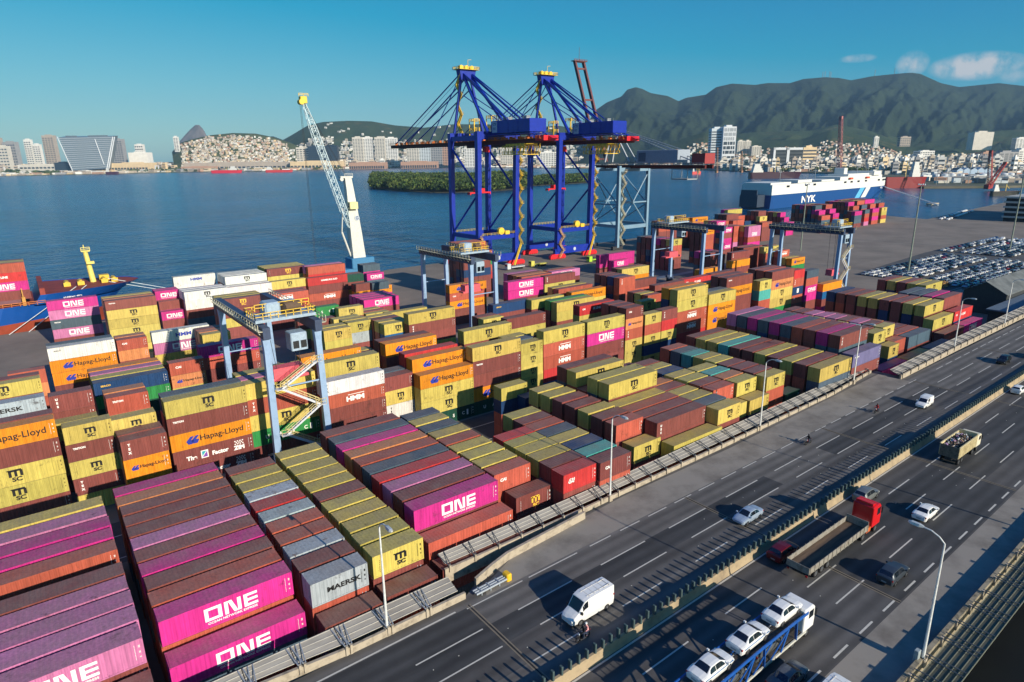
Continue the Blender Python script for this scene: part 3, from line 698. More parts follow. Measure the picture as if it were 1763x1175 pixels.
1177;0;446.20;230.70;8.70;2.850;R.P.B.B.B.B;222000
1177;1;446.20;233.65;8.70;2.850;R.N.R.B.N.B;220000
1177;2;446.20;236.60;8.70;2.850;B.B.N.B.B.B;200000
1177;3;446.20;239.55;8.70;2.850;B.B.R.R.R.R;200000
1177;4;446.20;242.50;8.70;2.850;Y.S.S.N.R.B;200000
1177;5;446.20;245.45;8.70;2.850;S.S.S.B.S.B;200000
1178;0;445.90;224.85;8.10;2.850;P.r.p.B;2222
1179;0;423.70;221.05;11.00;2.850;R.S.B.B;2222
1180;0;429.70;226.35;8.10;2.850;P.B.S.B.B;22222
1181;0;446.10;227.60;8.20;2.850;P.B.S.B.B;22000
1182;0;479.70;231.77;8.60;2.850;P.B.S.B.B.B;222222
1182;1;479.70;234.72;8.60;2.850;B.R.B.S.N.R;222222
1182;2;479.70;237.67;8.60;2.850;B.R.B.R.B.B;222202
1182;3;479.70;240.62;8.60;2.850;R.B.N.B.N.B;222000
1182;4;479.70;243.57;8.60;2.850;P.B.B.B.B.B;220000
1182;5;479.70;246.52;8.60;2.850;R.N.B.B.B.B;200000
1183;0;496.70;233.60;11.20;2.850;R.B.S.B.B.B;220000
1183;1;496.70;236.55;11.20;2.850;Y.B.B.B.N.S;200000
1183;2;496.70;239.50;11.20;2.850;B.B.B.B.S.B;200000
1183;3;496.70;242.45;11.20;2.850;B.B.S.S.N.S;200000
1183;4;496.70;245.40;11.20;2.850;Y.S.B.R.B.N;200000
1183;5;496.70;248.35;11.20;2.850;P.N.B.R.B.S;200000
1184;0;511.20;234.85;15.10;2.850;P.B.S.B.B.B;220000
1184;1;511.20;237.80;15.10;2.850;B.R.B.N.B.R;200000
1184;2;511.20;240.75;15.10;2.850;R.R.B.B.N.B;200000
1184;3;511.20;243.70;15.10;2.850;B.B.R.B.R.N;200000
1184;4;511.20;246.65;15.10;2.850;R.R.B.N.R.B;200000
1184;5;511.20;249.60;15.10;2.850;R.R.B.S.N.B;200000
1185;0;518.80;225.35;8.50;2.850;Ym.Y.R.Y;2222
1186;0;471.80;222.55;10.30;2.850;P.S.S.B;2222
1186;1;471.80;225.50;10.30;2.850;B.B.B.B;2222
1187;0;481.90;229.03;8.60;2.850;R.S.S.B.B;22000
1188;0;495.65;229.55;8.20;2.850;S.R.S.B.B;22000
1189;0;509.30;229.75;8.40;2.850;R.P.S.B.B;22000
1190;0;523.30;229.90;8.90;2.850;R.P.S.B.B;22000
1191;0;491.10;224.60;6.90;2.850;S.R.r.p;2222
1192;0;503.85;225.10;9.90;2.850;P.R.P.R;2222
1193;0;256.60;150.47;7.80;2.850;Rm.B.B.B;2220
1193;1;256.60;153.42;7.80;2.850;Y.B.R.B;2220
1194;0;257.00;144.73;10.30;2.850;Oh.G.B;220
1194;1;257.00;147.68;10.30;2.850;Y.B.S;220
1195;0;236.90;160.25;13.10;2.850;Bv.B.O.B;2200
1196;0;230.00;165.84;10.30;2.850;B.B.B.B;2220
1196;1;230.00;168.79;10.30;2.850;B.R.S.B;2220
1196;2;230.00;171.75;10.30;2.850;P.B.S.B;2222
1197;0;232.90;157.51;13.30;2.850;O.B.O;222
1198;0;262.10;161.10;3.30;2.850;Ym.R.B.B;2222
1199;0;268.26;160.60;7.10;2.850;Ym.R.B.B;2000
1199;1;268.26;163.55;7.10;2.850;B.R.B.S;2000
1200;0;253.74;165.95;14.50;2.850;B.B.B.B;2222
1200;1;253.74;168.90;14.50;2.850;R.N.B.B;2000
1201;0;205.20;206.27;22.60;2.850;P.P.B;122
1202;0;210.50;203.53;10.40;2.850;Po.P;22
"""
# ------------------------------------------------------------------ the setting
def poly_sheet(name, pts, z, m, thick=0, kind='structure'):
    mb = MB()
    if thick: mb.prism(pts, z-thick, z, 'z')
    else: mb.add([(x, y, z) for x, y in pts], [tuple(range(len(pts)))])
    o = mb.build(name, m); tag(o, kind=kind); return o
# sea
wm = bpy.data.materials.new('sea_water'); wm.use_nodes = True; t = wm.node_tree; N = t.nodes; b = N['Principled BSDF']
b.inputs['Roughness'].default_value = .2; b.inputs['IOR'].default_value = 1.33; b.inputs['Specular IOR Level'].default_value = .28
g = N.new('ShaderNodeNewGeometry'); mp = N.new('ShaderNodeMapping'); mp.inputs['Rotation'].default_value = (0, 0, R(20)); mp.inputs['Scale'].default_value = (.5, 1.0, 1); t.links.new(g.outputs['Position'], mp.inputs[0])
nz = []
for sc, de in ((.32, 3), (.075, 4), (.006, 4)):
    n = N.new('ShaderNodeTexNoise'); n.inputs['Scale'].default_value = sc; n.inputs['Detail'].default_value = de; n.inputs['Roughness'].default_value = .6; t.links.new(mp.outputs[0], n.inputs['Vector']); nz.append(n)
ad = N.new('ShaderNodeMath'); ad.operation = 'MULTIPLY_ADD'; t.links.new(nz[1].outputs['Fac'], ad.inputs[0]); ad.inputs[1].default_value = 2.2; t.links.new(nz[0].outputs['Fac'], ad.inputs[2])
bp = N.new('ShaderNodeBump'); bp.inputs['Distance'].default_value = .9; bp.inputs['Strength'].default_value = .9; t.links.new(ad.outputs[0], bp.inputs['Height']); t.links.new(bp.outputs[0], b.inputs['Normal'])
r = N.new('ShaderNodeValToRGB'); r.color_ramp.elements[0].position = .40; r.color_ramp.elements[1].position = .62
r.color_ramp.elements[0].color = (.002, .035, .10, 1); r.color_ramp.elements[1].color = (.006, .10, .235, 1)
mxn = N.new('ShaderNodeMath'); mxn.operation = 'MULTIPLY_ADD'; t.links.new(nz[1].outputs['Fac'], mxn.inputs[0]); mxn.inputs[1].default_value = .5
hf = N.new('ShaderNodeMath'); hf.operation = 'MULTIPLY'; t.links.new(nz[2].outputs['Fac'], hf.inputs[0]); hf.inputs[1].default_value = .5; t.links.new(hf.outputs[0], mxn.inputs[2])
t.links.new(mxn.outputs[0], r.inputs[0]); t.links.new(r.outputs[0], b.inputs['Base Color'])
MATS['sea_water'] = wm
poly_sheet('sea', [(-9000,-600),(9000,-600),(9000,12000),(-9000,12000)], -2.5, wm)
quay_m = mat('quay_concrete', (134, 124, 112), .9, var=.22, scale=.05, bump=.02, bscale=2, rgb2=(100, 93, 84), thr=.42, soft=.2, coord='Object')
QUAY = [(-500,40),(-500,250),(34,252),(60,262),(140,283),(560,293),(584,250),(574,214),(664,223),(898,242),(1500,290),(3000,330),(3000,40)]
poly_sheet('port_ground', QUAY, 0.0, quay_m, thick=6)
# far shore land
FL = [(-3500,4600),(-26,4244),(472,4149),(834,4234),(1127,3778),(1840,4060),(2447,3892),(2186,2338),(2480,2237),(2116,1614),(1840,1127),(1798,895),(1244,506),(1116,428),(1200,345),(1300,310),(3200,345),(6000,600),(9000,2500),(9000,11900),(-3500,11900)]
poly_sheet('far_shore', FL, 0.5, mat('far_ground', (104, 100, 86), .95, scale=.01, rgb2=(62, 76, 50), thr=.5, soft=.12), thick=5)
# dark creek bank south of the viaduct
poly_sheet('creek_bank', [(-500,-300),(-500,39.9),(3000,39.9),(3000,-300)], -1.2, mat('dark_mud', (6, 8, 6), .6, scale=.3, rgb2=(12, 15, 10), thr=.5), thick=.5)

# painted yard lines and lanes between the stacks
ym = mat('yard_asphalt', (70, 70, 70), .9, scale=.25, var=.25, bump=.01)
poly_sheet('yard_lane', [(-60,90.8),(330,91.5),(330,103),(-60,103)], .01, ym)
poly_sheet('yard_lane', [(-60,132),(260,132),(260,148),(-60,148)], .012, ym)
lm = mat('lane_paint', (205, 200, 185), .7, var=.1)
for y in (98.6, 92.2): poly_sheet('lane_marking', [(-60,y),(330,y),(330,y+.18),(-60,y+.18)], .02, lm)
poly_sheet('apron_strip', [(90,175),(330,186),(330,189),(90,178)], .015, mat('pale_concrete', (168, 160, 148), .9, scale=.2))

# ---------- elevated expressway
SL = .015
def ry(y, x): return y+SL*(x-45)
ZR = 6.0
asph = mat('asphalt_worn', (100, 97, 93), .88, bands=1.66, scale=.35, var=.22, bump=.006, bscale=30, stretch=(.08, 1, 1))
asph_d = mat('asphalt_dark', (64, 64, 64), .85, bands=1.66, scale=.4, var=.25, stretch=(.1, 1, 1))
asph_m = mat('asphalt_mid', (82, 80, 78), .87, bands=1.66, scale=.4, var=.22, stretch=(.08, 1, 1))
conc_s = mat('shoulder_concrete', (140, 134, 124), .9, scale=.18, rgb2=(104, 98, 90), thr=.42, soft=.14, bump=.004)
conc = mat('parapet_concrete', (172, 160, 140), .9, scale=1.2, rgb2=(112, 102, 88), thr=.38, soft=.14, bump=.01, bscale=6)
X0, X1 = -60, 900
def strip(name, xa, xb, ya, yb, z, m, n=1):
    mb = MB(); mb.quad((xa, ry(ya, xa), z), (xb, ry(ya, xb), z), (xb, ry(yb, xb), z), (xa, ry(yb, xa), z)); return tag(mb.build(name, m), kind='structure')
mb = MB(); 
pts = [(X0, ry(16.3, X0)), (X1, ry(16.3, X1)), (X1, ry(50.6, X1)), (141.2, ry(50.6, 141)), (141.2, 58.2), (84, 55.2), (60, 55.0), (50, 54.4), (38.4, 53.2), (33.6, 51.6), (31, 50.2), (X0, ry(51.2, X0))]
mb.prism(pts, ZR-1.5, ZR, 'z'); tag(mb.build('expressway_deck', asph), kind='structure')
strip('road_shoulder', -60, 900, 16.6, 21.1, ZR+.004, conc_s)
strip('asphalt_lane', -60, 900, 21.1, 34.6, ZR+.004, asph_m)
strip('asphalt_lane', -60, 900, 39.0, 42.3, ZR+.004, asph_m)
strip('asphalt_lane', 30.7, 80, 42.3, 45.4, ZR+.004, asph_d)
strip('asphalt_lane', 95, 140, 42.3, 45.4, ZR+.005, asph_d)
strip('asphalt_lane', -60, 30.4, 42.3, 48.9, ZR+.004, asph_d)
strip('asphalt_lane', 66.5, 102.8, 21.3, 31.6, ZR+.008, asph_d)
strip('asphalt_lane', 103.5, 150, 25.0, 31.6, ZR+.008, asph_d)
mb = MB(); mb.add([(33, 49.0, ZR+.005), (139.5, 50.2, ZR+.005), (139.5, 56.6, ZR+.005), (84, 54.6, ZR+.005), (60, 54.6, ZR+.005), (50, 53.9, ZR+.005), (38.8, 52.6, ZR+.005), (34, 50.6, ZR+.005)], [tuple(range(8))]); tag(mb.build('road_shoulder', conc_s), kind='structure')
pm = mat('road_paint', (196, 192, 180), .7, scale=3, var=.12)
def dashes(y, xs, xe, L, P, w=.16, drift=0.0):
    mb = MB(); x = xs
    while x < xe:
        yy = y+drift*(x-45)
        mb.quad((x, ry(yy, x)-w/2, ZR+.014), (x+L, ry(yy, x+L)-w/2, ZR+.014), (x+L, ry(yy, x+L)+w/2, ZR+.014), (x, ry(yy, x)+w/2, ZR+.014)); x += P
    return mb
mk = MB()
for a in (dashes(45.3, -14.1, 420, 7.6, 12.1), dashes(42.2, -13.9, 420, 7.4, 12.15), dashes(38.9, -17.8, 420, 6.2, 12.2),
          dashes(31.5, -.3, 420, 6.6, 12.7, drift=.006), dashes(28.4, -2.0, 420, 6.3, 12.6, drift=.005), dashes(25.2, -2.2, 420, 6.2, 12.6, drift=.003),
          dashes(21.7, -8.0, 420, 2.7, 5.1, .2), dashes(48.75, 48, 140, 3.6, 5.3), dashes(48.75, 152, 420, 3.6, 5.3),
          dashes(34.75, -60, 600, 700, 900, .2), dashes(48.75, 30.2, 44, 7.4, 8.3), dashes(49.1, -60, 29, 89, 200, .2)):
    o = len(mk.v); mk.v += a.v; mk.f += [tuple(i+o for i in f) for f in a.f]; mk.m += a.m
tag(mk.build('road_markings', pm), kind='structure')
jm = mat('joint_steel', (126, 116, 98), .7, scale=4); jd = mat('joint_gap', (20, 20, 20), .9)
mb = MB()
for x, ya, yb in ((30.6, 36.1, 49.2), (66.2, 36.1, 48.8), (66.2, 21.2, 34.6), (103, 21.2, 34.8), (103.0, 36.1, 48.8), (140.2, 36.1, 48.8), (140.2, 21.2, 34.6), (177, 21.2, 48.8)):
    for dx, w, mi in ((0, .1, 1), (-.2, .13, 0), (.17, .13, 0)):
        mb.quad((x+dx, ry(ya, x), ZR+.018), (x+dx+w, ry(ya, x), ZR+.018), (x+dx+w, ry(yb, x), ZR+.018), (x+dx, ry(yb, x), ZR+.018), mi)
tag(mb.build('expansion_joints', [jm, jd]), kind='structure')
# reflective studs between lanes
mb = MB(); 
for k in range(60):
    for y in (40.6, 43.8, 30.1, 26.9):
        if rng.random() < .3:
            x = 20+k*2.9+rng.random()*.6; mb.cbox(x, ry(y, x)-.04, ZR, x+.09, ry(y, x)+.04, ZR+.03, .01)
tag(mb.build('road_studs', mat('stud_white', (200, 200, 190), .5)), kind='structure')
# piers under the viaduct
for k, x in enumerate(range(-20, 420, 36)):
    mb = MB(); mb.cbox(x-1, ry(17.5, x), 3.0, x+1, ry(49.6, x), ZR-1.5, .1)
    for y in (22, 33.5, 45): mb.tube((x, ry(y, x), -2), (x, ry(y, x), 3.1), .8, n=12)
    tag(mb.build('viaduct_pier', conc), 'concrete pier with crossbeam hidden under the expressway deck', 'pier', 'piers under the viaduct')

# median barrier with glare posts
med = thing('median_barrier', 'long tan concrete median barrier topped by upright dark glare posts', 'barrier', (0,0,0))
mb = MB(); tan = mat('median_concrete', (164, 146, 116), .9, scale=.5, rgb2=(124, 110, 90), thr=.4, soft=.15)
n = 40; rings = []
for i in range(n+1):
    x = X0+(900-X0)*i/n; y = ry(35.35, x)
    rings.append([(x, y-.4, ZR), (x, y-.26, ZR+.3), (x, y-.13, ZR+.95), (x, y+.13, ZR+.95), (x, y+.26, ZR+.3), (x, y+.4, ZR)])
mb.loft(rings); mb.build('barrier_wall', tan, med)
pg = mat('post_green', (66, 84, 84), .7, scale=4)
pme = MB().cbox(-.11, -.2, 0, .11, .2, .95, .04).mesh('post', pg)
px0 = 26.2
for k in range(100):
    x = px0+k*1.04; o = link('post', pme, med, (x, ry(35.35, x), ZR+.95)); o.scale[2] = .92+.16*((k*7) % 5)/4
mb = MB()
for k in range(-20, 300): x = px0+((100+k) if k >= 0 else k)*1.04; mb.box(x-.11, ry(35.35, x)-.2, ZR+.95, x+.11, ry(35.35, x)+.2, ZR+1.9)
o = mb.build('posts', pg, med); o['kind'] = 'stuff'

# ---------- fall-protection shelves beside the roadway
shelf_m = mat('shelf_panel', (150, 146, 138), .85, scale=.6, rgb2=(112, 106, 98), thr=.42, soft=.2, stretch=(.3, 1, 1))
shelf_e = mat('shelf_rib', (176, 172, 162), .8, scale=3)
steel = mat('galvanised_steel', (158, 166, 172), .5, .3, scale=6, var=.15)
dark_steel = mat('dark_steel', (84, 92, 98), .6, .2, scale=6, var=.15)
def shelf(name, label, inner, outer, wall_h, step, pair, m, ribs=4, zo=1.35, dark=False, wall_t=.3):
    """inner / outer: polylines (x,y) at the parapet and at the outer edge, same length"""
    t = thing(name, label, 'barrier', (0,0,0))
    def lerp(pl, x):
        for (a, b), (c, d) in zip(pl, pl[1:]):
            if x <= c or (c, d) == pl[-1]: return b+(d-b)*(x-a)/(c-a)
    xa, xb = inner[0][0], inner[-1][0]
    # wall
    w = MB(); rings = []
    xs = sorted(set([p[0] for p in inner]+[xa+(xb-xa)*i/24 for i in range(25)]))
    for x in xs:
        y = lerp(inner, x); rings.append([(x, y, ZR-1.2), (x, y, ZR+wall_h), (x, y+wall_t, ZR+wall_h), (x, y+wall_t, ZR-1.2)])
    w.loft(rings); w.build('parapet', conc, t)
    # panels
    k = 0; x = xa+.3; nsup = 0; panels = MB(); ribm = MB()
    while x < xb-1:
        x2 = min(x+step, xb); yi, yi2 = lerp(inner, x)+.75, lerp(inner, x2)+.75; yo, yo2 = lerp(outer, x), lerp(outer, x2)
        zi, zq = ZR+.75, ZR+zo
        pb = MB(); pb.loft([[(x+.04, yi, zi), (x+.04, yo, zq), (x+.04, yo, zq+.06), (x+.04, yi, zi+.06)], [(x2-.04, yi2, zi), (x2-.04, yo2, zq), (x2-.04, yo2, zq+.06), (x2-.04, yi2, zi+.06)]])
        for j in range(ribs):
            f = j/(ribs-1); 
            a = (x+.04, yi+(yo-yi)*f, zi+(zq-zi)*f+.08); c = (x2-.04, yi2+(yo2-yi2)*f, zi+(zq-zi)*f+.08); pb.bar(a, c, .07, .07, 1)
        pb.build('panel', [m, shelf_e], t)
        # supports
        for dx in ((-.22, .22) if pair else (0,)):
            sb = MB(); xx = x+dx+.3; yb_ = lerp(inner, xx); yo_ = lerp(outer, xx)
            sb.bar((xx, yb_-.02, ZR+.1), (xx, yb_-.02, ZR+wall_h+.35), .22, .3)
            ztop = ZR+wall_h+.35
            for s_ in ((-.12, .12)):
                sb.tube((xx+s_, yb_, ztop), (xx+s_*3.5, yi+(yo_-yi)*.93, ZR+zo+.12), .055, n=6, mi=1)
            sb.tube((xx, yb_+.1, ztop-.1), (xx, yb_+1.0, ZR+.9), .05, n=6, mi=1)
            sb.build('support', [conc, dark_steel if dark else steel], t)
        x = x2
    return t
shelf('guard_shelf', 'grey panelled guard shelf with paired struts at the near left edge of the road', [(-30, 50.9), (10, 50.7), (18.2, 50.0), (31, 49.95)], [(-30, 52.9), (10, 52.75), (31, 52.6)], .75, 4.3, True, shelf_m)
shelf('guard_shelf', 'grey panelled guard shelf hung outside the curving middle parapet beside the container rows', [(31.5, 54.9), (36, 54.8), (51, 54.8), (84, 55.3), (120, 56.3), (139, 57.9)], [(30.3, 56.9), (42, 56.8), (60, 57.0), (88, 57.8), (120, 58.6), (139, 60.0)], .6, 3.4, False, shelf_m, dark=True)
shelf('guard_shelf', 'pale guard shelf on the far stretch of parapet past the step in the road edge', [(139.4, 52.2), (170, 53.2), (300, 55.4), (420, 57.2)], [(139.2, 54.6), (170, 55.6), (300, 58.0), (420, 60.0)], .9, 4.2, False, shelf_m, dark=True)
shelf_g = mat('mossy_panel', (70, 76, 62), .9, scale=.5, rgb2=(108, 104, 86), thr=.5, soft=.15, stretch=(.15, 1, 1))
# right edge
t = thing('guard_shelf', 'weathered mossy guard shelf with open struts along the right edge of the road', 'barrier')
w = MB(); xs = [X0+(700-X0)*i/30 for i in range(31)]
w.loft([[(x, ry(16.2, x), ZR-1.2), (x, ry(16.2, x), ZR+.85), (x, ry(16.6, x), ZR+.85), (x, ry(16.6, x), ZR-1.2)] for x in xs]); w.build('parapet', mat('parapet_stained', (150, 140, 118), .9, scale=1.4, rgb2=(92, 86, 70), thr=.45, soft=.12), t)
x = 30; k = 0
while x < 260:
    pb = MB(); x2 = x+3.6
    pb.loft([[(q, ry(15.7, q), ZR+.55), (q, ry(13.0, q), ZR+1.0), (q, ry(13.0, q), ZR+1.06), (q, ry(15.7, q), ZR+.61)] for q in (x+.03, x2-.03)])
    for j in range(6):
        f = j/5; pb.bar((x, ry(15.7-2.7*f, x), ZR+.62+.45*f), (x2, ry(15.7-2.7*f, x2), ZR+.62+.45*f), .06, .08, 1)
    pb.build('panel', [shelf_g, mat('mossy_rib', (120, 122, 104), .85, scale=3)], t)
    sb = MB(); sb.box(x-.12, ry(16.0, x), ZR+.1, x+.12, ry(16.25, x), ZR+1.15)
    for dx in (-.18, .18): sb.tube((x+dx, ry(16.2, x), ZR+1.15), (x+dx*2, ry(13.1, x), ZR+1.15), .05, n=6, mi=1)
    if k % 2: sb.tube((x+1.2, ry(16.2, x), ZR+1.0), (x+1.2, ry(13.1, x), ZR+1.12), .05, n=6, mi=1)
    sb.build('support', [conc, dark_steel], t)
    x = x2; k += 1
# inner ramp wall where the two viaducts part
t = tag(MB().loft([[(x, y, ZR), (x, y, ZR+1.0), (x, y+.35, ZR+1.0), (x, y+.35, ZR-1.0)] for x, y in ((33.0, 50.9), (36, 51.9), (38.6, 52.6), (46.5, 53.2), (51.8, 53.6))]).build('ramp_wall', conc), 'rough cream concrete wall between the two diverging roadway edges', 'wall')
# crash cushion
t = thing('crash_cushion', 'steel crash cushion with yellow nose at the road fork', 'crash barrier', (34.2, 49.85, ZR), R(2))
mb = MB()
for y in (-.35, 0, .35): mb.tube((-2.2, y, .35), (1.9, y, .35), .13, n=8)
for x in (-1.6, -.4, .8): mb.box(x, -.45, 0, x+.12, .45, .55)
mb.build('rail_bundle', steel, t); MB().cbox(1.9, -.5, 0, 2.6, .5, .85, .12).build('nose', mat('safety_yellow', (226, 180, 40), .5), t)
# ------------------------------------------------------------------ containers
CCOL = dict(Y=(200,180,92), P=(202,48,134), p=(200,120,164), B=(134,72,66), R=(182,90,70), r=(196,56,56), O=(228,142,30), W=(232,230,222), w=(176,188,192), S=(76,94,108), N=(28,62,104), K=(24,92,146), G=(48,138,72), T=(86,180,170), D=(24,74,58), t=(206,132,84), V=(112,108,150))
CNAME = dict(Y='yellow', P='magenta', p='faded pink', B='maroon', R='rust red', r='bright red', O='orange', W='white', w='grey-white', S='slate', N='navy', K='blue', G='green', T='turquoise', D='dark green', t='tan', V='violet-grey')
def container_meshes(L, lod):
    """walls+frame, roof, doors of a box L x 2.438 x 2.9; origin at the near left bottom corner"""
    W_, Hc = 2.438, 2.9; b = MB()
    # posts and rails
    e = .012
    for x in (0, L-.16):
        for y in (0, W_-.16): b.box(x, y, 0, x+.16, y+.16, Hc-.02)
    for y in (0, W_-.1): b.box(.16, y, e, L-.16, y+.1, .16); b.box(.16, y+.01, Hc-.12, L-.16, y+.09, Hc-.03)
    for x in (0.01, L-.11): b.box(x, .16, e, x+.1, W_-.16, .16); b.box(x, .16, Hc-.14, x+.1, W_-.16, Hc-.03)
    n = max(8, int(round((L-.32)/.40))) if lod else 0
    # corrugated long sides
    for side in (0, 1):
        if lod:
            xs = []; pitch = (L-.32)/n
            for i in range(n):
                x = .16+i*pitch; xs += [(x, 0), (x+.26*pitch, 0), (x+.5*pitch, 1), (x+.76*pitch, 1)]
            xs.append((L-.16, 0))
            ys = [(.028+.05*d) for x, d in xs]; 
            if side: ys = [W_-y for y in ys]
            vs = [(x, y, .16) for (x, d), y in zip(xs, ys)]+[(x, y, Hc-.12) for (x, d), y in zip(xs, ys)]; m = len(xs)
            b.add(vs, [(i, i+1, m+i+1, m+i) for i in range(m-1)])
        else:
            y = .04 if not side else W_-.04; b.quad((.16, y, .16), (L-.16, y, .16), (L-.16, y, Hc-.12), (.16, y, Hc-.12))
    # blank end (+x)
    if lod:
        xs = []; k = 6; pitch = (W_-.32)/k
        for i in range(k): y = .16+i*pitch; xs += [(y, 0), (y+.3*pitch, 0), (y+.5*pitch, 1), (y+.8*pitch, 1)]
        xs.append((W_-.16, 0)); vs = [(L-.03-.05*d, y, .16) for y, d in xs]+[(L-.03-.05*d, y, Hc-.14) for y, d in xs]; m = len(xs)
        b.add(vs, [(i, i+1, m+i+1, m+i) for i in range(m-1)])
    else: b.quad((L-.05, .16, .16), (L-.05, W_-.16, .16), (L-.05, W_-.16, Hc-.14), (L-.05, .16, Hc-.14))
    if not lod: b.quad((.04, .16, .16), (.04, W_-.16, .16), (.04, W_-.16, Hc-.14), (.04, .16, Hc-.14))
    body = b.mesh('shipping_container', CPAINT)
    # roof
    r = MB(); xs = [(.08, 0)]
    if lod:
        k = int(L/.45); p_ = (L-.3)/k
        for i in range(k): x = .15+i*p_; xs += [(x, 0), (x+.3*p_, 0), (x+.5*p_, 1), (x+.8*p_, 1)]
    xs.append((L-.08, 0)); m = len(xs); vs = []
    for y in (.06, W_-.06): vs += [(x, y, Hc-.03+.022*d) for x, d in xs]
    r.add(vs, [(i, i+1, m+i+1, m+i) for i in range(m-1)])
    for x in (0, L-.18):
        for y in (0, W_-.16): r.box(x, y, Hc-.118, x+.18, y+.16, Hc)
    r.box(0.18, 0.0, Hc-.1, L-.18, .06, Hc-.022); r.box(.18, W_-.06, Hc-.1, L-.18, W_, Hc-.022)
    roof = r.mesh('roof', CPAINT)
    # two doors at -x
    doors = []
    for s in (0, 1):
        d = MB(); y0 = .17+s*(W_-.34)/2+.01; y1 = y0+(W_-.34)/2-.02
        d.box(.03, y0, .18, .07, y1, Hc-.16)
        if lod:
            for z in (.55, 1.15, 1.75, 2.3): d.box(.015, y0+.08, z, .03, y1-.08, z+.22)
            for f in (.28, .72): y = y0+(y1-y0)*f; d.tube((-.005, y, .12), (-.005, y, Hc-.08), .022, n=6)
            d.box(-.03, y0+(y1-y0)*.3, .95, 0, y0+(y1-y0)*.7, 1.0)
        doors.append(d.mesh('door', CPAINT))
    return body, roof, doors
CM = {}
def cmesh(L, lod):
    key = (6 if L < 9 else 12, lod)
    if key not in CM: CM[key] = container_meshes(6.06 if L < 9 else 12.19, lod)
    return CM[key]
LW = mat('lettering_white', (235, 232, 225), .6, scale=3, var=.06); LK = mat('lettering_black', (24, 24, 26), .6, var=.05); LBl = mat('lettering_blue', (30, 50, 150), .6, var=.05)
LY = mat('lettering_yellow', (226, 180, 60), .6, var=.05)
LMATS = [LW, LK, LBl, LY, mat('logo_teal', (40, 160, 170), .6), mat('logo_violet', (120, 70, 160), .6)]
